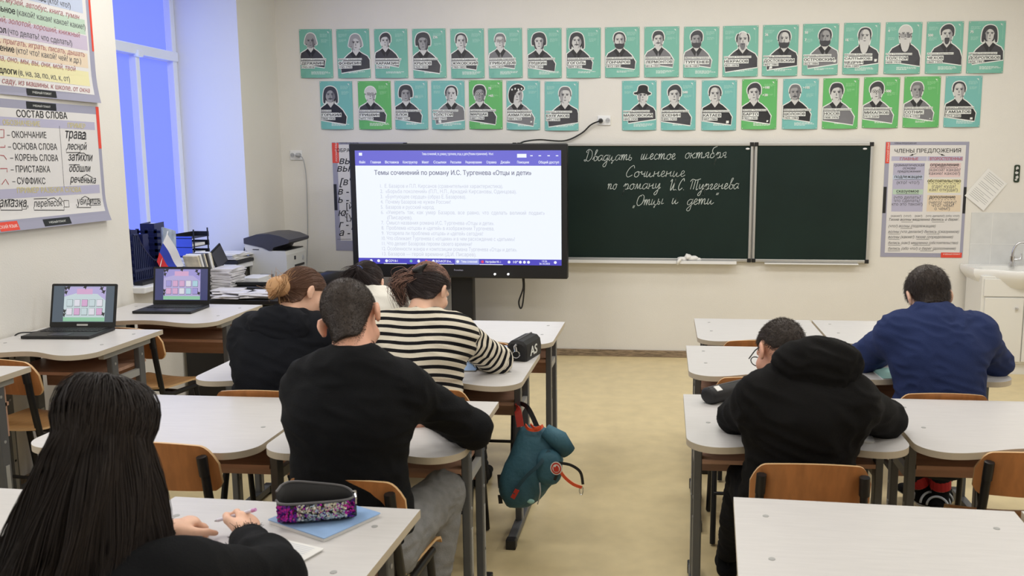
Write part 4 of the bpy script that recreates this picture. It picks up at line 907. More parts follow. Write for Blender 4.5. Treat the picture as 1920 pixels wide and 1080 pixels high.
# ------------------------------------------------------------------ laptops
for n, c, e in (('lap_desktop', (70, 74, 124), .75), ('lap_grey', (92, 106, 120), .7), ('lap_lav', (190, 180, 226), .85), ('lap_pink', (222, 176, 214), .85), ('lap_violet', (168, 160, 222), .85), ('lap_white', (232, 230, 240), .85), ('lap_cyan', (180, 218, 232), .85), ('lap_green', (150, 206, 170), .85), ('lap_leaf', (58, 60, 62), .5), ('lap_pale', (206, 222, 226), .85)): mat(n, c, .3, emit=e)
def laptop(x, y, z, rz, tilt, bgm, lab, pale):
    t = thing('laptop', lab, 'laptop', (x, y, z), R(rz), 'open laptops on the wall desks'); w, d = .355, .25
    m = MB(); m.box((0, 0, .009), (w, d, .016), bevel=.004); b = m.build('base', 'black_plastic', t)
    m = MB()
    mat('key', (48, 48, 52), .5) if 'key' not in M else 0
    for r_ in range(5):
        for k in range(14): m.box((-w / 2 + .035 + k * .0218, .09 - r_ * .021, .0185), (.017, .016, .003), bevel=.0)
    m.build('keyboard', 'key', b)
    m = MB(); m.box((0, -.075, .0176), (.1, .06, .0012)); m.build('touchpad', 'printer_dark', b)
    # lid
    lid_h = .235; T = R(tilt); f = lambda u, v, h: Vector((u, d / 2 - .005 + math.sin(T) * v + math.cos(T) * h, .016 + math.cos(T) * v - math.sin(T) * h))
    m = MB(); m.prism(rrect(-w / 2, 0, w / 2, lid_h, .008), .007, f); l = m.build('lid', 'black_plastic', t)
    P0 = f(-w / 2 + .012, .028, -.0008); s = Sheet(P0, (1, 0, 0), (0, math.sin(T), math.cos(T)), .0005); W, H = w - .024, lid_h - .04
    s.rect(0, 0, W, H, bgm, 1); a, b_ = W * (.16 if not pale else .18), W * .86; ww = b_ - a
    s.rect(a, H * .02, b_, H * .98, 'lap_lav' if not pale else 'lap_pale', 2); s.rect(a, H * .02, b_, H * .13, 'lap_green', 3)
    s.poly([(a, H * .7), (a + ww * .3, H * .8), (b_ - ww * .2, H * .78), (b_, H * .6), (b_, H * .98), (a, H * .98)], 'lap_violet' if not pale else 'lap_lav', 3)
    s.rect(a + ww * .3, H * .77, b_ - ww * .32, H * .92, 'lap_pink', 4)
    cs = ['lap_violet', 'lap_pink', 'lap_pink', 'lap_white', 'lap_cyan']
    for r_ in range(2):
        for k in range(5):
            u = a + ww * (.075 + .18 * k); v = H * (.44 - .24 * r_); s.rect(u - .001, v - .002, u + ww * .142, v + H * .185, 'lap_leaf', 4); s.rect(u, v, u + ww * .135, v + H * .18, cs[(k + r_) % 5] if not pale else ('lap_pale', 'lap_white', 'lap_pink')[(k + r_) % 3], 5)
    pk = random.Random(5)
    for u, v in ((.03, .93), (.1, .95), (.04, .82), (.9, .93), (.95, .84), (.03, .3), (.02, .2), (.97, .22), (.5, .97)):
        q = [(a + ww * u + .011 * math.cos(i * .7) * (1.3 if i % 2 else .6), H * v + .011 * math.sin(i * .7) * (1.3 if i % 2 else .6)) for i in range(9)]; s.poly([(min(max(p[0], a), b_), min(max(p[1], 0), H)) for p in q], 'lap_leaf', 6)
    o = s.build('display', None, back=0); o.parent = l
    if pale: m = MB(); m.prism(rrect(-.03, .008, .03, .018, .002), -.001, f); m.build('maker_lettering', 'print_light', l)
    return t
laptop(-3.105, 4.36, .82, 4, 14, 'lap_grey', 'open black laptop on the nearer wall desk, pale screen with tiles', True)
laptop(-2.975, 5.12, .82, 3, 10, 'lap_desktop', 'open black laptop on the farther wall desk, violet screen below the flag', False)
cable('laptop_cable', [(-3.28, 4.40, .828), (-3.32, 4.38, .825), (-3.355, 4.32, .83), (-3.37, 4.3, .80), (-3.375, 4.3, .7)], .004, 'black_plastic', 'thin black cable leaving the left side of the nearer laptop')
cable('floor_cable', [(-3.36, 4.12, .60), (-3.33, 3.95, .42), (-3.22, 3.9, .28), (-3.3, 3.98, .18), (-3.24, 3.88, .05), (-3.0, 3.7, .012)], .006, 'black_plastic', 'black cable dangling under the chair at the left edge')

# ------------------------------------------------------------------ window sill things
ZS = WZ0
def holder():
    t = thing('file_holder', 'navy slatted plastic file holder standing on the near end of the window sill', 'file holder', (-3.57, 5.68, ZS))
    hx, hy, hz = .13, .165, .34
    m = MB(); m.box((0, 0, .006), (2 * hx, 2 * hy, .012)); m.box((-hx, 0, hz / 2), (.006, 2 * hy, hz)); m.build('back_panel', 'dark_blue_plastic', t)
    for s_ in (-1, 1):       # lattice ends
        m = MB()
        for k in range(4): m.box((-hx + .03 + k * .065, s_ * hy, hz / 2), (.022, .006, hz))
        for k in range(8): m.box((0, s_ * hy, .02 + k * (hz - .04) / 7), (2 * hx, .006, .018))
        m.build('lattice_side', 'dark_blue_plastic', t)
    m = MB()
    prof = lambda y: hz * (.95 if y < -.10 else .95 - .55 * min(1, (y + .10) / .16) ** .6)
    for k in range(15):
        y = -hy + .012 + k * (2 * hy - .024) / 14; h = prof(y); m.box((hx, y, h / 2), (.006, .011, h))
    for z in (.02, .09): m.box((hx, 0, z), (.007, 2 * hy, .016))
    m.tube([(hx, -hy + .012 + k * (2 * hy - .024) / 14, prof(-hy + .012 + k * (2 * hy - .024) / 14)) for k in range(15)], .007, 6); m.build('slatted_front', 'dark_blue_plastic', t)
holder()
def binder(x, y, z, w, d, h, rz, lean, mm, lab, pages=True):
    t = thing('ring_binder', lab, 'binder', (x, y, z), R(rz)); t.rotation_euler = (R(lean), 0, R(rz))
    m = MB()
    for s_ in (-1, 1): m.box((s_ * w / 2, 0, h / 2), (.004, d, h))
    m.box((0, -d / 2, h / 2), (w, .005, h)); m.build('cover', mm, t)
    m = MB(); m.box((0, .01, h / 2), (w - .014, d - .03, h - .02)); m.build('pages', 'paper', t)
mat('navy_cover', (30, 36, 82), .4)
binder(-3.66, 5.72, ZS + .013, .06, .24, .33, 80, 0, 'navy_cover', 'navy folder standing inside the slatted file holder')
binder(-3.585, 5.74, ZS + .013, .05, .22, .30, 80, 0, 'navy_cover', 'navy folder just in front of another one in the slatted file holder')
binder(-3.60, 6.02, ZS, .09, .20, .37, 12, 0, 'navy_cover', 'dark blue ring binder standing behind the small flag on the sill')
mat('photo_grey', (160, 172, 190), .5, noise_amt=.35, noise_scale=16)
m = MB(); m.box((-3.475, 6.0, ZS + .17), (.012, .16, .32), Euler((R(-14), R(-6), 0))); tag(m.build('brochure', 'photo_grey'), 'grey picture brochure leaning on the binder behind the flag', 'brochure')
def flag():
    t = thing('small_flag', 'small white, blue and red tricolour flag on a stick on the sill', 'flag', (-3.40, 5.90, ZS))
    for n, c in (('flag_white', (226, 226, 232)), ('flag_blue', (40, 62, 178)), ('flag_red', (206, 40, 48))): mat(n, c, .7)
    H0, H1, F0, F1 = [atX(*p, -3.40) - t.location for p in ((313, 438), (294, 491), (348, 498), (311, 516))]
    N = 15; mb = {0: MB(), 1: MB(), 2: MB()}
    def P(u, v):
        p = H0.lerp(F0, u).lerp(H1.lerp(F1, u), v); p.x += .014 * math.sin(u * 5 + v * 3) * u; p += Vector((0, -.012, 0)) * math.sin(v * PI) * (1 - u); return p
    for b in range(3):
        for s_ in (0, 1):
            vs = [P(i / N, (b + j / 4) / 3) + Vector((.0015 * s_, 0, 0)) for i in range(N + 1) for j in range(5)]
            mb[b].add(vs, [(i * 5 + j, i * 5 + j + 1, i * 5 + 5 + j + 1, i * 5 + 5 + j) for i in range(N) for j in range(4)])
        mb[b].build('stripe', ('flag_white', 'flag_blue', 'flag_red')[b], t, smooth=180, fix=False)
    m = MB(); dv = (H0 - H1).normalized(); m.tube([H0 + dv * .02, Vector((H1.x - .005, H1.y, .015))], .004, 6); m.build('stick', 'white_plastic', t)
    m = MB(); m.cyl((H1.x - .005, H1.y, 0), (H1.x - .005, H1.y, .016), .03, 16); m.build('stand', 'black_plastic', t)
flag()
m = MB(); m.box((-3.40, 5.62, ZS + .012), (.06, .28, .022), bevel=.003); tag(m.build('tablet', 'black_plastic'), 'thin black tablet lying on the sill in front of the file holder', 'tablet')
# letter tray tower on a pile of paper
m = MB()
for k in range(9): m.box((-3.64 + rng.uniform(-.008, .008), 6.64 + rng.uniform(-.01, .01), ZS + .004 + .007 * k), (.24, .32, .006), Euler((0, 0, rng.uniform(-.08, .08))))
tag(m.build('paper_pile', 'paper'), 'pile of white paper under the letter tray on the sill', 'papers', kind='stuff')
def tray():
    t = thing('letter_tray', 'black and blue letter tray tower at the far end of the window sill', 'letter tray', (-3.66, 6.66, ZS + .067)); t.scale = (.52, .92, .80)
    m = MB(); m.box((0, -.14, .10), (.24, .01, .2)); m.build('side_panel', 'screen_bar' if False else 'tray_blue', t)
    for k in range(3):
        z = .01 + k * .085; m = MB(); m.box((0, 0, z), (.24, .29, .006)); m.box((0, .143, z + .02), (.24, .006, .05)); m.box((-.12, 0, z + .02), (.006, .29, .05)); 
        for s_ in (-.1, .13): m.box((.115, s_, z + .04), (.012, .012, .085))
        m.build('shelf', 'black_plastic', t)
        if k < 2:
            m = MB(); m.box((.01, -.02, z + .018), (.2, .2, .026)); m.build('papers', 'paper', t)
mat('tray_blue', (60, 84, 200), .4); tray()
# books and papers lying along the front of the sill
mat('book_cream', (214, 204, 178), .6, noise_amt=.15, noise_scale=30); mat('book_grey', (120, 122, 126), .6); mat('book_dark', (58, 54, 56), .5)
for k in range(7):
    m = MB(); m.box((-3.375 + .004 * (k % 3), 6.12 + .030 * k, ZS + .068 + .002 * (k % 2)), (.11, .019 + .004 * (k % 2), .13 + .008 * (k % 3)), Euler((R(22 - 2 * k * .3), 0, 0)), bevel=.002)
    tag(m.build('booklet', ('book_cream', 'paper', 'book_grey', 'book_cream', 'book_dark', 'paper', 'book_cream')[k]), 'thin booklet in the leaning row on the sill right of the flag', 'book', 'booklets leaning on the sill')
t = thing('tablet', 'dark grey tablet leaning on the booklets at the front of the sill', 'tablet', (-3.335, 6.42, ZS))
m = MB(); m.box((0, 0, .085), (.012, .20, .15), Euler((R(18), R(-14), 0)), bevel=.004); m.build('case', 'black_plastic', t)
m = MB(); m.box((.0075, 0, .085), (.004, .175, .125), Euler((R(18), R(-14), 0))); m.build('display', 'printer_dark', t)
m = MB()
for k in range(8): m.box((-3.41 + rng.uniform(-.01, .01), 6.80 + rng.uniform(-.02, .02), ZS + .034 + .006 * k), (.16, .26, .005), Euler((R(rng.uniform(-1, 1)), 0, rng.uniform(-.25, .25))))
tag(m.build('paper_pile', 'paper'), 'loose newspapers piled at the far end of the sill beside the printer', 'papers', kind='stuff')
m = MB(); m.box((-3.40, 6.82, ZS + .014), (.2, .34, .026), bevel=.003); tag(m.build('folder', 'black_plastic'), 'black folder under the newspapers at the far end of the sill', 'folder')

# ------------------------------------------------------------------ teacher's desk, printer, chair
def teacher_desk():
    t = thing('teacher_desk', 'black teacher desk under the window sill, covered with papers', 'desk', (-2.98, 6.68, 0))
    mat('desk_black', (26, 25, 27), .4)
    m = MB(); m.box((0, 0, .745), (.80, 1.56, .03), bevel=.004); m.build('tabletop', 'desk_black', t)
    m = MB(); m.box((0, -.74, .36), (.76, .02, .72)); m.build('side_panel', 'desk_black', t)
    m = MB(); m.box((0, .74, .36), (.76, .02, .72)); m.build('side_panel', 'desk_black', t)
    m = MB(); m.box((.30, -.05, .50), (.02, 1.46, .42)); m.build('modesty_panel', 'desk_black', t)
teacher_desk()
def stack(name, x, y, z, w, d, n, th, mm, lab, spread=.02, ang=.3, cat='papers'):
    m = MB()
    for k in range(n): m.box((x + rng.uniform(-spread, spread), y + rng.uniform(-spread, spread), z + th * (k + .5)), (w, d, th * .92), Euler((0, 0, rng.uniform(-ang, ang))))
    return tag(m.build(name, mm), lab, cat, kind='stuff')
mat('paper_mixed', (222, 220, 222), .6, noise_amt=.12, noise_scale=12)
stack('paper_pile', -3.06, 6.03, .76, .20, .16, 8, .006, 'paper_mixed', 'spread pile of papers on the front of the black teacher desk', .07, .6)
stack('paper_pile', -2.84, 6.06, .76, .20, .18, 7, .006, 'paper_mixed', 'second pile of papers at the right front corner of the teacher desk', .05, .5)
stack('paper_pile', -3.22, 6.32, .76, .16, .22, 22, .008, 'paper_mixed', 'tall stack of exercise books on the teacher desk beside the laptop screen', .008, .12)
m = MB(); m.box((-2.98, 6.32, .79), (.44, .26, .03), Euler((0, 0, R(4))), bevel=.006); m.box((-2.98, 6.36, .812), (.42, .15, .02), Euler((R(-6), 0, R(4)))); tag(m.build('document_case', 'black_plastic'), 'flat black document case lying on the teacher desk in front of the printer', 'case')
m = MB(); m.box((-3.15, 6.62, .775), (.16, .24, .03), bevel=.002); m.box((-3.15, 6.62, .81), (.15, .22, .04), bevel=.002); tag(m.build('white_box', 'paper'), 'small white box on the teacher desk beside the printer', 'box')
def printer():
    t = thing('printer', 'white and dark grey multifunction printer in the corner by the window', 'printer', (-3.19, 7.12, .76)); t.scale = (.74, .86, 1)
    # profile in x (front = +x), z ; extruded along y
    f = lambda x, z, h: Vector((x, -.23 + h, z))
    m = MB(); m.prism([(-.20, .0), (.21, .0), (.22, .03), (.22, .20), (.205, .232), (.06, .235), (-.02, .262), (-.22, .30), (-.245, .30), (-.245, .25), (-.20, .21)], .46, f); bd = m.build('body', 'printer_white', t)
    m = MB(); m.prism([(-.25, .292), (-.05, .262), (.03, .236), (.06, .236), (.08, .262), (.24, .295), (.26, .305), (.26, .325), (.16, .355), (.03, .372), (-.10, .368), (-.25, .335)], .47, lambda x, z, h: Vector((x, -.235 + h, z))); m.build('scanner_lid', 'printer_dark', t, smooth=30)
    m = MB(); m.box((.21, 0, .322), (.085, .34, .008), Euler((0, R(17), 0)))
    m.build('control_panel', 'grey_plastic', t)
    m = MB(); m.box((.12, 0, .236), (.17, .40, .008)); m.build('output_tray', 'black_plastic', t)
    m = MB(); m.box((.222, .06, .098), (.008, .22, .018)); m.build('paper_slot', 'black_plastic', t)
    m = MB(); m.box((.222, -.04, .165), (.006, .03, .03)); m.build('button', 'black_plastic', t)
    m = MB(); m.cyl((.22, .15, .15), (.224, .15, .15), .02, 14); m.build('round_emblem', 'grey_plastic', t)
    m = MB(); m.box((-.01, -.231, .035), (.15, .006, .026), bevel=.002); m.build('grip', 'book_grey', t)
    m = MB(); m.box((-.12, -.2315, .245), (.07, .003, .006)); m.build('maker_lettering', 'printer_dark', t)
    m = MB(); m.box((.222, 0, .06), (.004, .44, .004)); m.build('tray_gap', 'printer_dark', t)
printer()
cable('printer_cable', [(-3.375, 6.93, 1.02), (-3.378, 6.92, .97), (-3.37, 6.9, .9), (-3.36, 6.88, .775)], .005, 'black_plastic', 'short black cable hanging behind the printer')
def office_chair():
    t = thing('office_chair', 'black office chair at the teacher desk, its rounded back showing left of the screen', 'chair', (-2.36, 6.50, 0), R(15))
    m = MB()
    rings = []
    for z, w_, yy in ((.52, .15, -.20), (.56, .20, -.215), (.70, .225, -.235), (.84, .225, -.245), (.90, .20, -.25), (.925, .14, -.25)):
        rings.append([Vector((w_ * math.cos(a), yy + .03 * math.sin(a) + .05 * math.cos(a) ** 2, z)) for a in [2 * PI * k / 20 for k in range(20)]])
    m.loft(rings); m.build('backrest', 'black_plastic', t, smooth=60)
    m = MB(); m.lathe([(.05, .44), (.22, .445), (.24, .47), (.22, .50), (.05, .505)], n=24); m.build('seat', 'black_plastic', t, smooth=60)
    m = MB(); m.cyl((0, 0, .10), (0, 0, .45), .025, 12); m.build('column', 'black_metal', t)
    m = MB(); m.tube([(0, -.2, .47), (0, -.27, .5), (0, -.26, .62)], .018, 8); m.build('back_bar', 'black_metal', t)
    for k in range(5):
        a = 2 * PI * k / 5; m = MB(); m.tube([(0, 0, .11), (.28 * math.cos(a), .28 * math.sin(a), .075)], [.022, .015], 8); l = m.build('leg', 'black_metal', t)
        m = MB(); m.cyl((.28 * math.cos(a) - .01, .28 * math.sin(a), .03), (.28 * math.cos(a) + .01, .28 * math.sin(a), .03), .03, 12); m.build('castor', 'black_plastic', l)
office_chair()

# ------------------------------------------------------------------ things on the desks
DZ = .76
def notebook(name, corners, th, mm, lab, cat='notebook', z=DZ, ruled=None):
    p = [atZ(*c, z) if len(c) == 2 else Vector(c) for c in corners]; O = p[0]; U = p[1] - p[0]; V = p[3] - p[0]; V = V - U.normalized() * V.dot(U.normalized())
    W, H = U.length, V.length; U.normalize(); V.normalize()
    m = MB(); f = lambda x, y, h: O + U * x + V * y + Vector((0, 0, h + .0005))
    m.prism(rrect(0, 0, W, H, .004), th * .2, lambda x, y, h: f(x, y, h + th * .8)); m.prism(rrect(.002, .002, W - .004, H - .002, .003), th * .8, f, 1)
    o = m.build(name, [mm, 'paper']); tag(o, lab, cat)
    if ruled:
        s = Sheet(O + Vector((0, 0, th + .0008)), U, V)
        for k in range(ruled): s.rect(W * .08, H * (.9 - .8 * k / ruled), W * .9, H * (.9 - .8 * k / ruled) + .0012, 'chart_blue', 1)
        s.build('ruling', None, back=0).parent = o
    return o
mat('cover_blue', (146, 178, 220), .45, noise_amt=.16, noise_scale=9); mat('cover_teal', (150, 196, 190), .5)
notebook('notebook', [(502, 982), (608, 1018), (704, 964), (600, 935)], .012, 'cover_blue', 'light blue notebook under the open sequin pencil case')
notebook('exercise_book', [(415, 1040), (540, 1072), (572, 1056), (470, 1000)], .006, 'paper', 'open white exercise book under the writing hand of the long-haired girl', ruled=12)
notebook('exercise_book', [(868, 697), (892, 697), (898, 672), (872, 672)], .006, 'cover_blue', 'blue-white exercise book under the striped sleeve', ruled=8)
notebook('notebook', [(908, 676), (960, 674), (955, 650), (905, 652)], .008, 'cover_blue', 'light blue patterned notebook beside the black pencil case')
notebook('exercise_book', [(1655, 712), (1705, 712), (1705, 692), (1660, 692)], .006, 'cover_teal', 'pale teal exercise book under the arm of the boy in the blue shirt')
notebook('paper_sheet', [(1606, 668), (1655, 668), (1650, 655), (1618, 655)], .002, 'paper', 'white sheet lying left of the boy in the blue shirt', 'paper')
notebook('exercise_book', [(846, 612), (886, 608), (884, 597), (850, 597)], .01, 'paper', 'white exercise book on the empty front desk below the screen stand')
notebook('exercise_book', [(1450, 820), (1640, 832), (1640, 800), (1460, 792)], .006, 'paper', 'white exercise book under the arms of the boy in the black hoodie', ruled=10)

def sdf_dummy(): pass
def sequin_case():
    a, b = atZ(517, 988, DZ + .013), atZ(668, 976, DZ + .013); ax = (b - a); L = ax.length; ax.normalize(); nn = Vector((-ax.y, ax.x, 0)); c = (a + b) / 2 + nn * .035
    t = thing('pencil_case', 'open pencil case covered in purple and silver sequins', 'pencil case', tuple(c)); t.location = c; t.rotation_euler = (0, 0, math.atan2(ax.y, ax.x))
    mat('case_black', (18, 17, 20), .6); mat('case_trim', (92, 90, 92), .5)
    hl = L / 2
    def half(x):      # half-depth along the length
        return .042 * max(0, 1 - abs(x / hl) ** 5) ** .5 + .002
    # body: lower boat, open on top
    m = MB(); rings = []
    for i in range(25):
        x = -hl + 2 * hl * i / 24; h = half(x); ring = []
        for k in range(13):
            a_ = PI + PI * k / 12; y = h * math.cos(a_) * 1.0; z = .034 + .034 * math.sin(a_); ring.append(Vector((x, y, max(0, z) if True else z)))
        for k in range(5): ring.insert(0, Vector((x, -h, .034 + .012 * (k + 1) * 1.0 - 0))) if False else None
        rings.append([Vector((x, -h * .94, .06))] + ring + [Vector((x, h * 1.0, .084 - .018 * (x / hl) - .02 * abs(x / hl) ** 6))])
    vs = [p for r_ in rings for p in r_]; n = len(rings[0])
    m.add(vs, [(i * n + k, i * n + k + 1, (i + 1) * n + k + 1, (i + 1) * n + k) for i in range(24) for k in range(n - 1)])
    bd = m.build('body', 'case_black', t, smooth=180)
    sm = bd.modifiers.new('s', 'SOLIDIFY'); sm.thickness = .003
    m = MB(); m.tube([r_[0] + Vector((0, -.001, .001)) for r_ in rings], .0035, 6); m.build('zip_edge', 'case_trim', t)
    m = MB(); m.tube([r_[-1]  for i, r_ in enumerate(rings)], .0035, 6); m.build('zip_edge', 'case_trim', t)
    m = MB(); m.tube([(hl * .97, -.01, .068), (hl * 1.0, -.02, .06), (hl * 1.0, -.03, .045)], .003, 6); m.ball((hl * .97, -.008, .07), .006, 8); m.build('zip_pull', 'chrome', t)
    mat('sequin_silver', (214, 210, 196), .22, .85); mat('sequin_magenta', (186, 40, 158), .25, .7); mat('sequin_violet', (92, 40, 150), .25, .7)
    m = MB(); pk = random.Random(2)
    for k in range(620):
        x = pk.uniform(-.96, .96) * hl; a_ = pk.uniform(1.0, 1.62) * PI if pk.random() < .85 else pk.uniform(1.0, 1.1) * PI
        h = half(x) + .001; zz = pk.uniform(.004, .056)
        if zz > .034: y = -h * (1 - .05); nv = Vector((0, -1, .1))
        else:
            sn = (zz - .034) / .034; sn = max(-1, sn); y = -h * math.sqrt(max(0, 1 - sn * sn)) - .0008; nv = Vector((0, -math.sqrt(max(0.01, 1 - sn * sn)), sn))
        nv += Vector((pk.uniform(-.45, .45), 0, pk.uniform(-.45, .45))); nv.normalize(); q = nv.to_track_quat('Z', 'Y').to_matrix(); r_ = .0038
        u = x / hl; g = math.sin(u * 9 + zz * 60) + .6 * math.sin(u * 4.2 - 1)
        mi = 0 if (-.45 < u < .75 and pk.random() < .8) or pk.random() < .08 else (1 if pk.random() < .6 else 2)
        ctr = Vector((x, y - .0015, zz)); m.add([ctr + q @ Vector((r_ * math.cos(j * PI / 3), r_ * math.sin(j * PI / 3), 0)) for j in range(6)], [tuple(range(6))], mi)
    o = m.build('sequins', ['sequin_silver', 'sequin_magenta', 'sequin_violet'], bd, fix=False); o['kind'] = 'stuff'
sequin_case()
def black_case():
    c = (atZ(958, 680, DZ) + atZ(1000, 662, DZ)) / 2
    t = thing('pencil_case', 'black box-shaped pencil case with silver ring beside the striped sleeve', 'pencil case', (c.x + .008, c.y + .03, DZ), R(-12))
    m = MB(); rings = []
    for y, k in ((-.115, .86), (-.105, 1.0), (.09, 1.0), (.105, .84)):
        rings.append([Vector((.052 * k * x, y, .001 + (.10 * (z) * (k if z > .1 else 1)))) for x, z in ((-1, 0), (1, 0), (1.02, .45), (.92, .8), (.6, .97), (0, 1.02), (-.6, .97), (-.92, .8), (-1.02, .45))])
    m.loft(rings); b = m.build('body', 'case_black', t, smooth=35)
    m = MB(); m.tube([(.019 * math.cos(2 * PI * k / 20), -.121, .035 + .016 * math.sin(2 * PI * k / 20)) for k in range(20)], .0032, 6, closed=True); m.tube([(0, -.121, .05), (-.004, -.12, .075), (.006, -.12, .085)], .008, 8); m.build('ring_pull', 'chrome', t)
    s = Sheet(Vector((0, 0, 0)), (0, 1, 0), (0, 0, 1)); s.O = Vector((.0545, -.07, .02)); s.text('AS', 0, 0, .065, 'print_white', 1, bold=.05, width=.1); s.build('lettering', None, back=0).parent = t
    m = MB(); m.tube([(-.0, -.10, .103), (0, .095, .1035)], .0035, 6); m.build('zip', 'case_trim', t)
black_case()
def long_case():
    a, b = atZ(1326, 762, DZ), atZ(1392, 745, DZ); ax = Vector((b.x - a.x, b.y - a.y, 0)); L = .23; ax.normalize()
    t = thing('pencil_case', 'long rounded black pencil case with a white tag, left of the hooded boy', 'pencil case', tuple(a + ax * L / 2 + Vector((0, .03, 0))), math.atan2(ax.y, ax.x))
    m = MB(); rings = []
    for x, k in ((-.115, .5), (-.113, .85), (-.105, 1), (.105, 1), (.113, .85), (.115, .5)):
        rings.append([Vector((x, .042 * k * math.cos(2 * PI * q / 16), .034 + .034 * k * math.sin(2 * PI * q / 16))) for q in range(16)])
    m.loft(rings); m.build('body', 'case_black', t, smooth=50)
    m = MB(); m.tube([(-.11, .0, .068), (.11, 0, .068)], .003, 6); m.build('zip', 'case_trim', t)
    m = MB(); m.box((-.075, -.022, .0635), (.03, .026, .003), Euler((R(30), 0, 0))); m.build('tag', 'paper', t)
long_case()
m = MB(); p = atZ(20, 905, .80); rings = []
for z, k in ((.762, .9), (.79, 1.0), (.86, .98), (.90, .88), (.915, .6)): rings.append([Vector((-2.21 + .20 * k * math.copysign(abs(math.cos(a)) ** .6, math.cos(a)), 2.24 + .11 * k * math.copysign(abs(math.sin(a)) ** .6, math.sin(a)), z)) for a in [2 * PI * q / 24 for q in range(24)]])
mat('navy_leather', (24, 34, 74), .28); mat('navy_trim', (16, 20, 40), .4)
desk('school_desk', -2.30, -1.445, 2.40, 1.71, .76, 'white desk at the lower left edge under the navy bag, behind the long hair', GL, R(-2.5))
t = thing('shoulder_bag', 'glossy navy bag at the lower left edge of the photo', 'bag', (0, 0, 0)); m.loft(rings); m.build('body', 'navy_leather', t, smooth=60)
m = MB(); m.tube([(-2.21 + .2 * .95 * math.cos(a), 2.24 + .108 * math.sin(a), .885) for a in [2 * PI * q / 24 for q in range(24)]], .008, 6, closed=True); m.build('zip_edge', 'navy_trim', t)

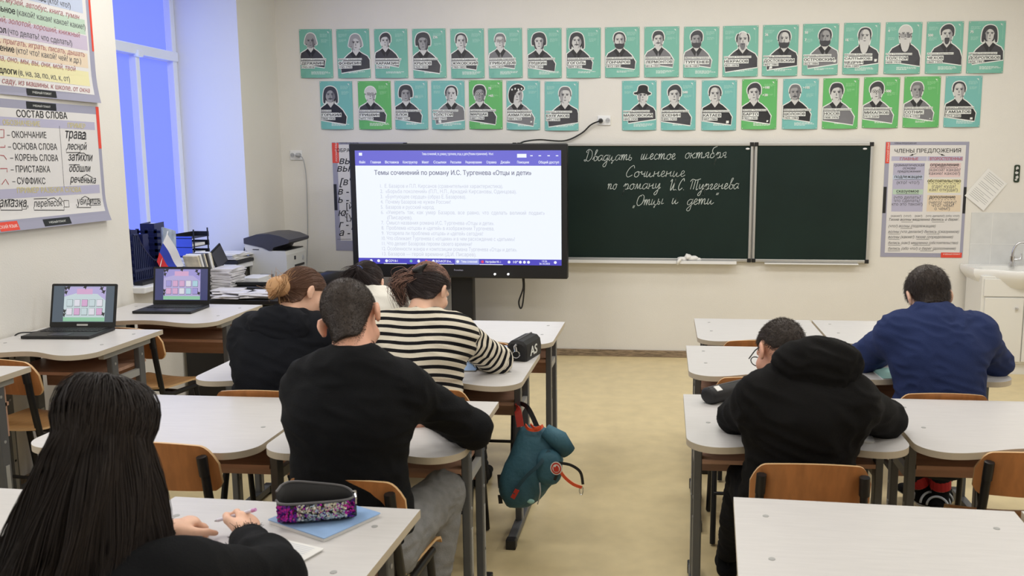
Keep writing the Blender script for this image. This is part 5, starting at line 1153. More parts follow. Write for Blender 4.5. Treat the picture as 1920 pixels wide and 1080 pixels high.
# ------------------------------------------------------------------ backpack hanging on the striped girl's desk
def backpack():
    X, Y = -.545, 3.86
    c = atY(1000, 868, Y); t = thing('backpack', 'teal roll-top backpack with orange straps hanging from the desk side in the aisle', 'backpack', (c.x, c.y, 0))
    mat('teal_fabric', (50, 92, 108), .7, bump=.25, bump_scale=60, noise_amt=.12, noise_scale=10); mat('teal_dark', (36, 68, 82), .7); mat('strap_orange', (222, 84, 44), .6); mat('strap_red', (170, 48, 38), .6); mat('badge_red', (190, 52, 40), .5); mat('badge_white', (224, 222, 216), .5); mat('web_black', (24, 24, 28), .6)
    def L(px, py, dy=0): return atY(px, py, Y + dy) - t.location
    # outline rings from the rolled top to the base: (left px, right px, y px left, y px right, half depth)
    R_ = [((975, 797), (1012, 800), .03), ((970, 815), (1035, 812), .055), ((958, 845), (1052, 838), .085), ((945, 875), (1060, 862), .105), ((936, 900), (1050, 890), .115), ((938, 922), (1030, 915), .11), ((948, 940), (1012, 936), .09), ((958, 948), (1000, 945), .04)]
    rings = []
    for l, r_, d in R_:
        a, b = L(*l), L(*r_); cc = (a + b) / 2; ax = (b - a) / 2; n = 24
        rings.append([cc + ax * math.copysign(abs(math.cos(2 * PI * k / n)) ** .75, math.cos(2 * PI * k / n)) + Vector((0, d, 0)) * math.copysign(abs(math.sin(2 * PI * k / n)) ** .75, math.sin(2 * PI * k / n)) for k in range(n)])
    m = MB(); m.loft(rings); b = m.build('body', 'teal_fabric', t, smooth=180); sb = b.modifiers.new('s', 'SUBSURF'); sb.levels = sb.render_levels = 2
    d_ = b.modifiers.new('d', 'DISPLACE'); tx2 = bpy.data.textures.new('bagwrinkle', 'CLOUDS'); tx2.noise_scale = .09; d_.texture = tx2; d_.strength = .022; d_.mid_level = .5
    def strip(name, pts, wd, mm, th=.004, par=t):
        m = MB(); pts = catmull(pts, 6); rings = []
        for i, p in enumerate(pts):
            tg = (pts[min(i + 1, len(pts) - 1)] - pts[max(i - 1, 0)]).normalized(); side = tg.cross(Vector((0, -1, 0))).normalized(); nn = side.cross(tg)
            rings.append([p + side * wd / 2 + nn * th / 2, p + side * wd / 2 - nn * th / 2, p - side * wd / 2 - nn * th / 2, p - side * wd / 2 + nn * th / 2])
        m.loft(rings); return m.build(name, mm, par)
    # rolled top flap, pocket, seams
    m = MB(); m.tube([L(1022, 806, -.05), L(1048, 825, -.06), L(1066, 848, -.05)], [.03, .045, .035], 12); m.build('rolled_top', 'teal_fabric', t, smooth=180)
    m = MB(); a = L(1028, 880, -.115)
    rr = [[a + Vector((math.copysign(abs(math.cos(q)) ** .7, math.cos(q)) * .055 * k + .012 * zz, -dz + .02, math.copysign(abs(math.sin(q)) ** .7, math.sin(q)) * .075 * k)) for q in [2 * PI * j / 18 for j in range(18)]] for k, dz, zz in ((1.05, -.02, 0), (1.0, .012, 0), (.86, .026, 0), (.5, .03, 0))]
    m.loft(rr); pk = m.build('front_pocket', 'teal_fabric', t, smooth=60)
    s = Sheet(t.location + L(1043, 878, -.158), (1, 0, .1), (-.1, 0, 1), .001); s.poly(ell(0, 0, .026, .030, 20), 'badge_white', 1); s.poly(ell(0, 0, .022, .026, 20), 'badge_red', 2); s.poly(ell(0, 0, .016, .019, 20), 'badge_white', 3); s.poly(smooth2([(-.01, -.012), (.008, -.014), (.012, .002), (.004, .014), (-.004, .006), (-.011, .01)]), 'badge_red', 4)
    o = s.build('round_badge', None, back=.002); o.parent = t; o.matrix_parent_inverse = Matrix.Translation(-t.location)
    strip('seam_strap', [L(1030, 845, -.10), L(1010, 872, -.132), (L(985, 895, -.135)), L(962, 925, -.125)], .016, 'teal_dark')
    strip('orange_tab', [L(970, 918, -.13), L(961, 934, -.12)], .02, 'badge_red')
    strip('orange_strap', [L(985, 797, -.02), L(992, 805, -.06), L(1008, 806, -.06), L(1018, 798, -.02)], .014, 'strap_orange')
    strip('orange_strap', [L(995, 796, -.02), L(1003, 803, -.07), L(1014, 800, -.05)], .012, 'strap_orange')
    strip('loop_strap', [L(1048, 868, -.12), L(1070, 872, -.13), L(1088, 885, -.13), L(1093, 908, -.12)], .012, 'web_black')
    strip('loop_strap', [L(1046, 876, -.13), L(1058, 894, -.13), L(1075, 908, -.13), L(1091, 914, -.12)], .013, 'strap_orange')
    m = MB(); q = L(1090, 920, -.12); m.tube([q + Vector((.008 * math.cos(a), 0, .020 * math.sin(a))) for a in [2 * PI * k / 16 for k in range(16)]], .0025, 6, closed=True); m.build('carabiner', 'chrome', t)
    strip('zip_cord', [L(1012, 905, -.13), L(1013, 925, -.13), L(1008, 945, -.10)], .005, 'grey_plastic'); strip('buckle', [L(1040, 900, -.13), L(1048, 880, -.14)], .012, 'web_black')
    m = MB(); q = L(995, 940, -.10); m.ball(q, .012, 12, sc=(1.5, .5, .9)); m.build('green_label', 'cover_teal', t)
    for p, q_ in (((936, 890), (938, 915)), ((937, 928), (939, 944))):
        strip('side_strap', [L(*p, -.03), L(*q_, -.03)], .018, 'web_black')
    # hanging loop over the desk bracket
    hook = Vector((-.672, 4.0, .60)) - t.location
    strip('hanging_strap', [L(976, 800, 0), L(971, 770, .03), hook + Vector((0, -.012, .0)), hook + Vector((0, .01, .012))], .032, 'strap_red')
    strip('hanging_strap', [L(1008, 802, 0), L(990, 765, .05), hook + Vector((.012, -.004, .01))], .022, 'web_black')
backpack()
# ------------------------------------------------------------------ people: smooth-blended volumes meshed as one surface
V3 = lambda *a: np.array(a, float)
def nrm(v): v = np.asarray(v, float); return v / (np.linalg.norm(v) + 1e-12)
class Field:
    def __init__(s, prims_bounds_lo, hi, h):
        s.h = h; s.lo = np.array(prims_bounds_lo) - 3 * h; n = np.ceil((np.array(hi) + 3 * h - s.lo) / h).astype(int) + 1
        s.n = n; s.v = np.full(n, .08, np.float32); s.ax = [s.lo[i] + h * np.arange(n[i]) for i in range(3)]
    def _sl(s, lo, hi):
        a = np.clip(np.floor((lo - s.lo) / s.h).astype(int), 0, s.n - 1); b = np.clip(np.ceil((hi - s.lo) / s.h).astype(int) + 1, 1, s.n)
        sl = tuple(slice(a[i], b[i]) for i in range(3)); P = [s.ax[0][sl[0]][:, None, None], s.ax[1][sl[1]][None, :, None], s.ax[2][sl[2]][None, None, :]]
        return sl, P
    def _mix(s, sl, d, k, sub):
        v = s.v[sl]
        if sub:
            d = -d; hh = np.clip(.5 - .5 * (v - d) / k, 0, 1); s.v[sl] = v * (1 - hh) + d * hh + k * hh * (1 - hh)
        else:
            hh = np.clip(.5 + .5 * (v - d) / k, 0, 1); s.v[sl] = v * (1 - hh) + d * hh - k * hh * (1 - hh)
    def cap(s, a, b, ra, rb, k=.02, side=None, fa=1.0, fb=None, sub=False):
        """tapered capsule; radii across 'side' are ra/rb, the other way ra*fa / rb*fb"""
        a, b = np.array(a, float), np.array(b, float); fb = fa if fb is None else fb; R_ = max(ra, rb, ra * fa, rb * fb) + k + .03
        sl, P = s._sl(np.minimum(a, b) - R_, np.maximum(a, b) + R_)
        ab = b - a; L2 = ab @ ab + 1e-12; q = [P[i] - a[i] for i in range(3)]
        t = np.clip((q[0] * ab[0] + q[1] * ab[1] + q[2] * ab[2]) / L2, 0, 1); q = [q[i] - t * ab[i] for i in range(3)]
        if side is None:
            d = np.sqrt(q[0] ** 2 + q[1] ** 2 + q[2] ** 2) - (ra + (rb - ra) * t)
        else:
            ax = nrm(ab); sd = np.array(side, float); sd = nrm(sd - ax * (sd @ ax)); n_ = np.cross(ax, sd)
            rx = ra + (rb - ra) * t; ry = ra * fa + (rb * fb - ra * fa) * t; mn = np.minimum(rx, ry)
            qs = q[0] * sd[0] + q[1] * sd[1] + q[2] * sd[2]; qn = q[0] * n_[0] + q[1] * n_[1] + q[2] * n_[2]; qt = q[0] * ax[0] + q[1] * ax[1] + q[2] * ax[2]
            d = (np.sqrt((qs / rx) ** 2 + (qn / ry) ** 2 + (qt / mn) ** 2) - 1) * mn
        s._mix(sl, d, k, sub)
    def ell(s, c, r, M_=None, k=.02, sub=False):
        c = np.array(c, float); r = np.array(r, float); R_ = r.max() + k + .03; sl, P = s._sl(c - R_, c + R_); q = [P[i] - c[i] for i in range(3)]
        if M_ is not None: q = [q[0] * M_[0, j] + q[1] * M_[1, j] + q[2] * M_[2, j] for j in range(3)]
        d = (np.sqrt((q[0] / r[0]) ** 2 + (q[1] / r[1]) ** 2 + (q[2] / r[2]) ** 2) - 1) * r.min(); s._mix(sl, d, k, sub)
    def plane(s, p, n, k=.004):
        """keep the side the normal points away from"""
        n = nrm(n); d = (s.ax[0][:, None, None] - p[0]) * n[0] + (s.ax[1][None, :, None] - p[1]) * n[1] + (s.ax[2][None, None, :] - p[2]) * n[2]
        s.v = np.maximum(s.v, d.astype(np.float32))
    def cut(s, f):
        s.v = np.maximum(s.v, f(s.ax[0][:, None, None], s.ax[1][None, :, None], s.ax[2][None, None, :]).astype(np.float32))
    def mesh(s):
        v = s.v; v[0] = v[-1] = .05; v[:, 0] = v[:, -1] = .05; v[:, :, 0] = v[:, :, -1] = .05
        S_ = v < 0; nx, ny, nz = v.shape; cnt = np.zeros((nx - 1, ny - 1, nz - 1), np.float32); acc = np.zeros((nx - 1, ny - 1, nz - 1, 3), np.float32)
        cor = [(i, j, k) for i in (0, 1) for j in (0, 1) for k in (0, 1)]
        sl = lambda c: v[c[0]:nx - 1 + c[0], c[1]:ny - 1 + c[1], c[2]:nz - 1 + c[2]]
        for a in cor:
            for ax in range(3):
                if a[ax]: continue
                b = list(a); b[ax] = 1; va, vb = sl(a), sl(b); m = (va < 0) != (vb < 0)
                t = va[m] / (va[m] - vb[m]); p = np.tile(np.array(a, np.float32), (len(t), 1)); p[:, ax] += t; acc[m] += p; cnt[m] += 1
        act = cnt > 0; idx = -np.ones(cnt.shape, int); idx[act] = np.arange(act.sum()); w_ = np.argwhere(act)
        V = (w_ + acc[act] / cnt[act][:, None]) * s.h + s.lo; F = []
        for ax in range(3):
            o = [0, 1, 2]; o.remove(ax); m = np.take(S_, range(v.shape[ax] - 1), ax) != np.take(S_, range(1, v.shape[ax]), ax)
            e = np.argwhere(m); e = e[(e[:, o[0]] > 0) & (e[:, o[1]] > 0) & (e[:, o[0]] < v.shape[o[0]] - 1) & (e[:, o[1]] < v.shape[o[1]] - 1)]
            def g(d0, d1):
                q = e.copy(); q[:, o[0]] -= d0; q[:, o[1]] -= d1; return idx[q[:, 0], q[:, 1], q[:, 2]]
            qd = np.stack([g(1, 1), g(0, 1), g(0, 0), g(1, 0)], 1); ins = S_[e[:, 0], e[:, 1], e[:, 2]]
            fl = ins if ax != 1 else ~ins; qd[~fl] = qd[~fl][:, ::-1]; F.append(qd)
        return V, np.concatenate(F)
def vnormals(V, F):
    n = np.cross(V[F[:, 2]] - V[F[:, 0]], V[F[:, 3]] - V[F[:, 1]]); N = np.zeros_like(V)
    for k in range(4): np.add.at(N, F[:, k], n)
    return N / (np.linalg.norm(N, axis=1, keepdims=True) + 1e-12)
def relax(V, F, it=2):
    E_ = np.concatenate([F[:, [0, 1]], F[:, [1, 2]], F[:, [2, 3]], F[:, [3, 0]]])
    for _ in range(it):
        A = np.zeros_like(V); c = np.zeros(len(V)); np.add.at(A, E_[:, 0], V[E_[:, 1]]); np.add.at(c, E_[:, 0], 1); np.add.at(A, E_[:, 1], V[E_[:, 0]]); np.add.at(c, E_[:, 1], 1)
        V = V * .45 + .55 * A / np.maximum(c, 1)[:, None]
    return V
def np_obj(name, V, F, mats, parent, mi=None, smooth=True):
    me = bpy.data.meshes.new(name); me.from_pydata([tuple(p) for p in V], [], [tuple(int(i) for i in f) for f in F])
    for m in (mats if isinstance(mats, (list, tuple)) else [mats]): me.materials.append(M[m])
    if mi is not None: me.polygons.foreach_set('material_index', np.asarray(mi, dtype=np.int32))
    if smooth: me.polygons.foreach_set('use_smooth', [True] * len(me.polygons))
    me.update(); o = bpy.data.objects.new(name, me); C.objects.link(o)
    if parent: o.parent = parent; o.matrix_parent_inverse = Matrix.Translation(-parent.location)
    return o
def wrinkle(V, F, amp, freq=9, st=(1, 1, 1), seed=0):
    N = vnormals(V, F); out = V.copy()
    for i, p in enumerate(V):
        q = Vector((p[0] * st[0], p[1] * st[1], p[2] * st[2] + seed)) * freq
        w_ = noise.noise(q * .5) * 2; a = noise.noise(q); b = 1 - 2 * abs(noise.noise(Vector((q.x * 1.1 + w_, q.y * 1.1, q.z * 2.4 + q.x * .8)) + Vector((5, 3, 1))))
        out[i] += N[i] * amp * (.5 * a + .75 * b)
    return out

class Person:
    def __init__(s, label, J, k=1.0, head=(0, 1, -.5), hup=(0, .5, 1), hs=1.0, skin='skin', cat='person', hands=None, fs=1.0, ears=True):
        cam0 = V3(0, 0, CAMZ); s.J = {a: cam0 + (np.array(b, float) - cam0) * fs for a, b in J.items()}; k *= fs; hs *= fs; s.ears = ears; s.k = k
        for a in ('EL', 'ER', 'WL', 'WR'): s.J[a][2] = max(s.J[a][2], .812 if a[0] == 'E' else .787)
        s.hs = hs; s.skin = skin; s.hands = hands or {}
        f = nrm(head); u = np.array(hup, float); u = nrm(u - f * (u @ f)); s.HM = np.stack([np.cross(f, u), f, u], 1)
        j = s.J; s.side = nrm(j['SR'] - j['SL']); s.root = thing('person', label, cat, (float(j['P'][0]), float(j['P'][1]), 0), 0)
        s.strand_V, s.strand_F = [], []
    def hp(s, *p): return s.J['H'] + s.HM @ (np.array(p, float) * s.hs)
    def bounds(s):
        P = np.stack(list(s.J.values())); return P.min(0) - .2, P.max(0) + .2
    def torso(s, F, pad=0.0, kk=.05, waist=1.0):
        j, k = s.J, s.k; P, Ch, N = j['P'], j['C'], j['N']; sd = s.side; mid = (P + Ch) / 2
        w_ = np.linalg.norm(j['SR'] - j['SL']) / 2
        F.cap(P, P + (mid - P) * .45, .165 * k + pad, .152 * k * waist + pad, kk, sd, .72)
        F.cap(P + (mid - P) * .5, Ch, .148 * k * waist + pad, .155 * k + pad, kk, sd, .70, .74)
        F.cap(Ch, Ch + (N - Ch) * .62, .16 * k + pad, .125 * k + pad, kk, sd, .72, .66)
        F.cap(j['SL'] + V3(0, 0, -.03), j['SR'] + V3(0, 0, -.03), .062 * k + pad, .062 * k + pad, kk)
        for a in ('SL', 'SR'):
            F.cap(N + (j[a] - N) * .12 + V3(0, 0, -.015), j[a] + V3(0, 0, -.012), .040 * k + pad, .046 * k + pad, .05)
            F.cap(Ch + (j[a] - Ch) * .35, j[a] + V3(0, 0, -.02), .10 * k + pad, .058 * k + pad, .05)
    def arm(s, F, sd, pad=0.0, t_end=1.0, padw=None, kk=.02):
        j, k = s.J, s.k; S_, E_, W = j['S' + sd], j['E' + sd], j['W' + sd]; padw = pad if padw is None else padw
        F.cap(S_, E_, .050 * k + pad, .042 * k + pad, .04); F.cap(E_, E_ + (W - E_) * .35, .043 * k + pad, .042 * k + pad * .8 + padw * .2, .02)
        F.cap(E_ + (W - E_) * .35, E_ + (W - E_) * t_end, .042 * k + pad * .7 + padw * .3, .028 * k + padw, .02)
    def leg(s, F, sd, pad=0.0, cuff=0.0):
        j, k = s.J, s.k; sg = -1 if sd == 'L' else 1; hip = j['P'] + s.side * sg * .085 * k + V3(0, .02, -.02)
        F.cap(hip, j['K' + sd], .088 * k + pad, .058 * k + pad, .04); F.cap(j['K' + sd], j['A' + sd] + nrm(j['K' + sd] - j['A' + sd]) * cuff, .056 * k + pad, .038 * k + pad, .03)
        F.cap(j['K' + sd] + (j['A' + sd] - j['K' + sd]) * .2 + V3(0, -.012, 0), j['K' + sd] + (j['A' + sd] - j['K' + sd]) * .5 + V3(0, -.01, 0), .05 * k + pad, .045 * k + pad, .03)
    def hand(s, F, sd):
        j = s.J; W = j['W' + sd]; h = s.hands.get(sd, {}); d = nrm(h.get('d', nrm(j['W' + sd] - j['E' + sd]))); n = np.array(h.get('n', (0, 0, 1)), float); n = nrm(n - d * (n @ d)); x = np.cross(d, n) * (1 if sd == 'R' else -1)   # towards the little finger
        z = h.get('size', 1.0) * s.k * .98; c = h.get('curl', (35, 40, 30)); kn = W + d * .088 * z
        F.cap(W, W + d * .03 * z, .024 * z, .03 * z, .015, x, .75); F.cap(W + d * .025 * z, kn - d * .012 * z, .033 * z, .037 * z, .012, x, .42)
        tip = {}
        for i, (o, L, r_) in enumerate(((-.027, .074, .0088), (-.009, .082, .0090), (.009, .076, .0086), (.026, .060, .0076))):
            p = kn + x * o * z - d * (.006 if i in (0, 3) else 0) * z - d * .012 * z; ang = 0; dd = d + x * (i - 1.5) * .05
            for q, (fr, cu) in enumerate(zip((.46, .31, .25), c if not isinstance(c[0], (list, tuple)) else c[i])):
                ang += R(cu); e = nrm(dd * math.cos(ang) - n * math.sin(ang)); p2 = p + e * L * fr * z; F.cap(p, p2, r_ * z * (1 - .09 * q), r_ * z * (1 - .09 * (q + 1)), .004); p = p2
            tip[i] = p
        t = h.get('thumb', (.45, -.35)); p0 = W + d * .028 * z - x * .026 * z - n * .006 * z; e1 = nrm(d * .75 - x * .75 - n * .3); p1 = p0 + e1 * .036 * z; e2 = nrm(d * 1.0 - x * t[0] + n * t[1]); p2 = p1 + e2 * .03 * z; e3 = nrm(e2 + x * .35 - n * .15); p3 = p2 + e3 * .026 * z
        F.cap(p0, p1, .015 * z, .011 * z, .01); F.cap(p1, p2, .0108 * z, .0098 * z, .004); F.cap(p2, p3, .0098 * z, .0082 * z, .004)
        s.tips = getattr(s, 'tips', {}); s.tips[sd] = (tip, p3)
    def headf(s, F, pad=0, ears=True):
        H, Mh, z = s.J['H'], s.HM, s.hs
        F.ell(s.hp(0, -.014, .028), np.array((.074, .094, .084)) * z + pad, Mh, .03)
        F.ell(s.hp(0, .028, -.045), np.array((.058, .062, .072)) * z + pad, Mh, .03)
        if pad == 0:
            F.ell(s.hp(0, .062, -.098), np.array((.024, .022, .02)) * z, Mh, .03)
            F.cap(s.hp(0, .088, .012), s.hp(0, .106, -.030), .009 * z, .0135 * z, .012); F.cap(s.hp(-.035, .079, .030), s.hp(.035, .079, .030), .011 * z, .011 * z, .02)
            for q in (-1, 1):
                F.ell(s.hp(.031 * q, .094, .006), np.array((.016, .010, .010)) * z, Mh, .012, True); F.ell(s.hp(.040 * q, .062, -.028), np.array((.022, .020, .020)) * z, Mh, .025)
            F.cap(s.hp(-.018, .088, -.060), s.hp(.018, .088, -.060), .007 * z, .007 * z, .008); F.cap(s.hp(-.016, .086, -.071), s.hp(.016, .086, -.071), .007 * z, .007 * z, .008)
        if ears:
            for q in (-1, 1):
                c = s.hp(.083 * q, -.012, -.008); Me = Mh @ np.array(Euler((R(-12), 0, R(22 * q))).to_matrix())
                F.ell(c, np.array((.0095, .0195, .032)) * z, Me, .008); F.ell(s.hp(.094 * q, -.004, -.004), np.array((.008, .010, .016)) * z, Me, .005, True); F.ell(s.hp(.081 * q, -.004, -.036), np.array((.006, .009, .011)) * z, Me, .008)
        F.cap(s.J['N'] + V3(0, .01, -.01), s.hp(0, -.03, -.045), .054 * s.k + pad, .047 * s.k + pad, .03)
    def body(s, h=.0065):
        lo, hi = s.bounds(); F = Field(lo, hi, h); s.torso(F, -.004)
        for sd in 'LR':
            s.arm(F, sd, -.004, kk=.02); s.hand(F, sd)
            if 'K' + sd in s.J: s.leg(F, sd, -.004)
        s.headf(F, ears=s.ears); V, Fc = F.mesh(); V = relax(V, Fc, 1)
        loc = (V - s.J['H']) @ s.HM / s.hs; fc = loc[Fc].mean(1); mi = ((abs(fc[:, 0]) < .022) & (fc[:, 1] > .082) & (abs(fc[:, 2] + .066) < .010)).astype(int)
        o = np_obj('body', V, Fc, [s.skin, 'lip'], s.root, mi)
        for q in (-1, 1):
            m = MB(); c = Vector(s.hp(.031 * q, .0805, .006)); m.ball(c, .0118 * s.hs, 12)
            m.ball(c + Vector(s.HM[:, 1]) * .0082 * s.hs, .0052 * s.hs, 8, 1); e = m.build('eye', ['eye_white', 'ink'], s.root, smooth=180); e.matrix_parent_inverse = Matrix.Translation(-s.root.location)
        return o
    def top(s, name, mm, pad=.012, sl=.97, hem=None, neck=.068, amp=.006, h=.0075, padw=.008, waist=1.05, extra=None, freq=9, seed=0, neckpos=None, parts='LR'):
        lo, hi = s.bounds(); F = Field(lo, hi, h); s.torso(F, pad, waist=waist)
        for sd in parts: s.arm(F, sd, pad + .004, sl, padw)
        if extra: extra(F)
        F.plane(s.J['P'] + V3(0, 0, hem if hem is not None else -.03), (0, 0, -1))
        if neck: F.ell(s.J['N'] + (V3(0, .03, .055) if neckpos is None else V3(*neckpos)), (neck, neck, neck * .75), None, .01, True)
        V, Fc = F.mesh(); V = relax(V, Fc, 1); V = wrinkle(V, Fc, amp, freq, seed=seed); return np_obj(name, V, Fc, mm, s.root)
    def trousers(s, mm, pad=.010, amp=.006, h=.0085, cuff=.06, name='trousers'):
        lo, hi = s.bounds(); F = Field(lo, hi, h); P = s.J['P']
        F.cap(P + V3(0, 0, -.03), P + V3(0, 0, .06), .165 * s.k + pad, .15 * s.k + pad, .03, s.side, .74)
        for sd in 'LR': s.leg(F, sd, pad, cuff); d = nrm(s.J['A' + sd] - s.J['K' + sd])
        F.plane(P + V3(0, 0, .10), (0, 0, 1)); V, Fc = F.mesh(); V = relax(V, Fc, 1); V = wrinkle(V, Fc, amp, 11, (1, 1, 1.4)); return np_obj(name, V, Fc, mm, s.root)
    def shoes(s, mm, sole='print_white'):
        for sd in 'LR':
            A = s.J['A' + sd]; d = nrm(s.J.get('T' + sd, A + V3(0, .15, 0)) - A); d[2] = 0; d = nrm(d); sx = np.cross(d, V3(0, 0, 1)); F = Field(np.minimum(A - .2, A + d * .3 - .2), np.maximum(A + .15, A + d * .3 + .15), .006); g = A.copy(); g[2] = max(.035, A[2] - .05)
            F.cap(g - d * .05, g + d * .06, .036, .042, .02); F.cap(g + d * .05, g + d * .16 - V3(0, 0, .008), .044, .036, .02, sx, .72); F.cap(g - d * .02, A + V3(0, 0, .02), .042, .042, .02); F.plane(g + V3(0, 0, -.032), (0, 0, -1)); F.plane(A + V3(0, 0, .035), (0, 0, 1))
            V, Fc = F.mesh(); V = relax(V, Fc, 1); zc = V[Fc].mean(1)[:, 2]; np_obj('shoe', V, Fc, [mm, sole], s.root, (zc < g[2] - .016).astype(int))
    # --- hair
    def scalp(s, pad, line, h=.004, extra=None):
        """cap of hair: the cranium grown by pad and cut along a hairline given in head coordinates (y -> lowest z)"""
        c = s.J['H']; F = Field(c - .17, c + .17, h); z = s.hs
        F.ell(s.hp(0, -.014, .028), np.array((.074, .094, .084)) * z + pad, s.HM, .03); F.ell(s.hp(0, .02, -.045), np.array((.056, .05, .07)) * z + pad * .5, s.HM, .03)
        F.cap(s.J['N'], s.hp(0, -.03, -.045), .053 * s.k, .048 * s.k + pad * .6, .03)
        ys, zs = zip(*line); Mh, H = s.HM, s.J['H']
        def f(x, y, zz):
            q = [(x - H[0]), (y - H[1]), (zz - H[2])]; ly = (q[0] * Mh[0, 1] + q[1] * Mh[1, 1] + q[2] * Mh[2, 1]) / z; lz = (q[0] * Mh[0, 2] + q[1] * Mh[1, 2] + q[2] * Mh[2, 2]) / z
            return (np.interp(ly, ys, zs) - lz) * z * .8
        F.cut(f)
        if extra: extra(F)
        V, Fc = F.mesh(); V = relax(V, Fc, 1); return V, Fc
    def loc(s, V): return (V - s.J['H']) @ s.HM / s.hs
    def tuft(s, paths, r, mats_idx=None, taper=True):
        """thin three-sided strands along the given paths"""
        Vs, Fs, o, mis = [], [], 0, []
        for n_, P in enumerate(paths):
            P = np.asarray(P, float); T = np.gradient(P, axis=0); T /= np.linalg.norm(T, axis=1, keepdims=True) + 1e-9
            ref = np.where(abs(T[:, 2:3]) > .9, V3(1, 0, 0), V3(0, 0, 1)); A = np.cross(T, ref); A /= np.linalg.norm(A, axis=1, keepdims=True) + 1e-9; B = np.cross(T, A)
            rr = r * (np.linspace(1, .35, len(P))[:, None] if taper else 1); ring = np.stack([P + A * rr, P + (-A * .5 + B * .866) * rr, P + (-A * .5 - B * .866) * rr], 1); Vs.append(ring.reshape(-1, 3)); K = len(P)
            for i in range(K - 1):
                for q in range(3): Fs.append((o + i * 3 + q, o + i * 3 + (q + 1) % 3, o + i * 3 + 3 + (q + 1) % 3, o + i * 3 + 3 + q)); mis.append(0 if mats_idx is None else mats_idx[n_])
            o += 3 * K
        return np.concatenate(Vs), np.array(Fs), np.array(mis)
    def hair_obj(s, parts, mats, name='hair'):
        V = np.concatenate([p[0] for p in parts]); o = 0; F = []; mi = []
        for p in parts: F.append(np.asarray(p[1]) + o); mi.append(p[2] if len(p) > 2 else np.zeros(len(p[1]), int)); o += len(p[0])
        return np_obj(name, V, np.concatenate(F), mats, s.root, np.concatenate(mi))
    def sample(s, V, F, n, seed=0):
        g = np.random.default_rng(seed); a = np.linalg.norm(np.cross(V[F[:, 2]] - V[F[:, 0]], V[F[:, 3]] - V[F[:, 1]]), axis=1); i = g.choice(len(F), n, p=a / a.sum()); u, v = g.random((2, n, 1))
        q = V[F[i]]; p = q[:, 0] * (1 - u) * (1 - v) + q[:, 1] * u * (1 - v) + q[:, 2] * u * v + q[:, 3] * (1 - u) * v; N = vnormals(V, F); return p, N[F[i, 0]]
    def short_hair(s, pad, line, mat_, length, n, comb=(0, -.4, -1), r=.0006, rise=.5, fade=None):
        V, F = s.scalp(pad, line); V = wrinkle(V, F, pad * .35, 55)
        p, N = s.sample(V, F, n); g = np.random.default_rng(3); cw = s.HM @ nrm(comb); paths = []
        for a, b in zip(p, N):
            d = nrm(b * rise + cw * (1 - rise) + g.normal(0, .22, 3)); L = length * g.uniform(.6, 1.2); e = nrm(d + cw * .5 - b * .2 * (1 - rise)); paths.append([a - b * .002, a + d * L * .5, a + d * L * .5 + e * L * .5])
        parts = [(V, F), s.tuft(paths, r)]
        if fade:      # stubble below the hairline
            V2, F2 = s.scalp(.0012, fade); p2, N2 = s.sample(V2, F2, int(n * 1.6), 5); l2 = s.loc(p2); top_ = np.interp(l2[:, 1], *zip(*line)); low = np.interp(l2[:, 1], *zip(*fade)); w_ = (l2[:, 2] - low) / (top_ - low + 1e-6); kp = g.random(len(p2)) < np.clip(w_, 0, 1) ** 1.1
            parts.append(s.tuft([[a - b * .001, a + nrm(b + cw * .5 + g.normal(0, .2, 3)) * .0035] for a, b in zip(p2[kp], N2[kp])], .00055))
        return s.hair_obj(parts, mat_)
    def swept(s, pad, line, gather, mats, n, r=.0009, colour=None, seed=1):
        """hair combed back over the skull to a gathering point (head coordinates)"""
        V, F = s.scalp(pad, line); p, N = s.sample(V, F, n, seed); g = np.random.default_rng(seed); G_ = np.array(gather, float); L = s.loc(p); c0 = V3(0, -.014, .028); rad = np.array((.074, .094, .084)); paths = []; mi = []
        for a in L:
            e0 = np.linalg.norm((a - c0) / rad); pts = []; off = g.uniform(.0, .05)
            ts = np.linspace(0, 1, 9)
            for t in ts:
                q = a + (G_ - a) * t; d = (q - c0) / rad; m_ = np.linalg.norm(d); want = max(e0 + off, m_) if t < .9 else m_; q = c0 + d / m_ * want * rad if t < .9 else q; pts.append(s.hp(*q))
            paths.append(pts); mi.append(colour(a, g) if colour else 0)
        return [(V, F, np.array([colour(q, g) if colour else 0 for q in s.loc(V)[F].mean(1)]))] + [s.tuft(paths, r, mi)]
NECKLINE = [(-.12, -.075), (-.05, -.07), (-.028, -.045), (-.015, .005), (.02, .012), (.03, -.012), (.042, .0), (.052, .045), (.085, .075), (.1, .09)]
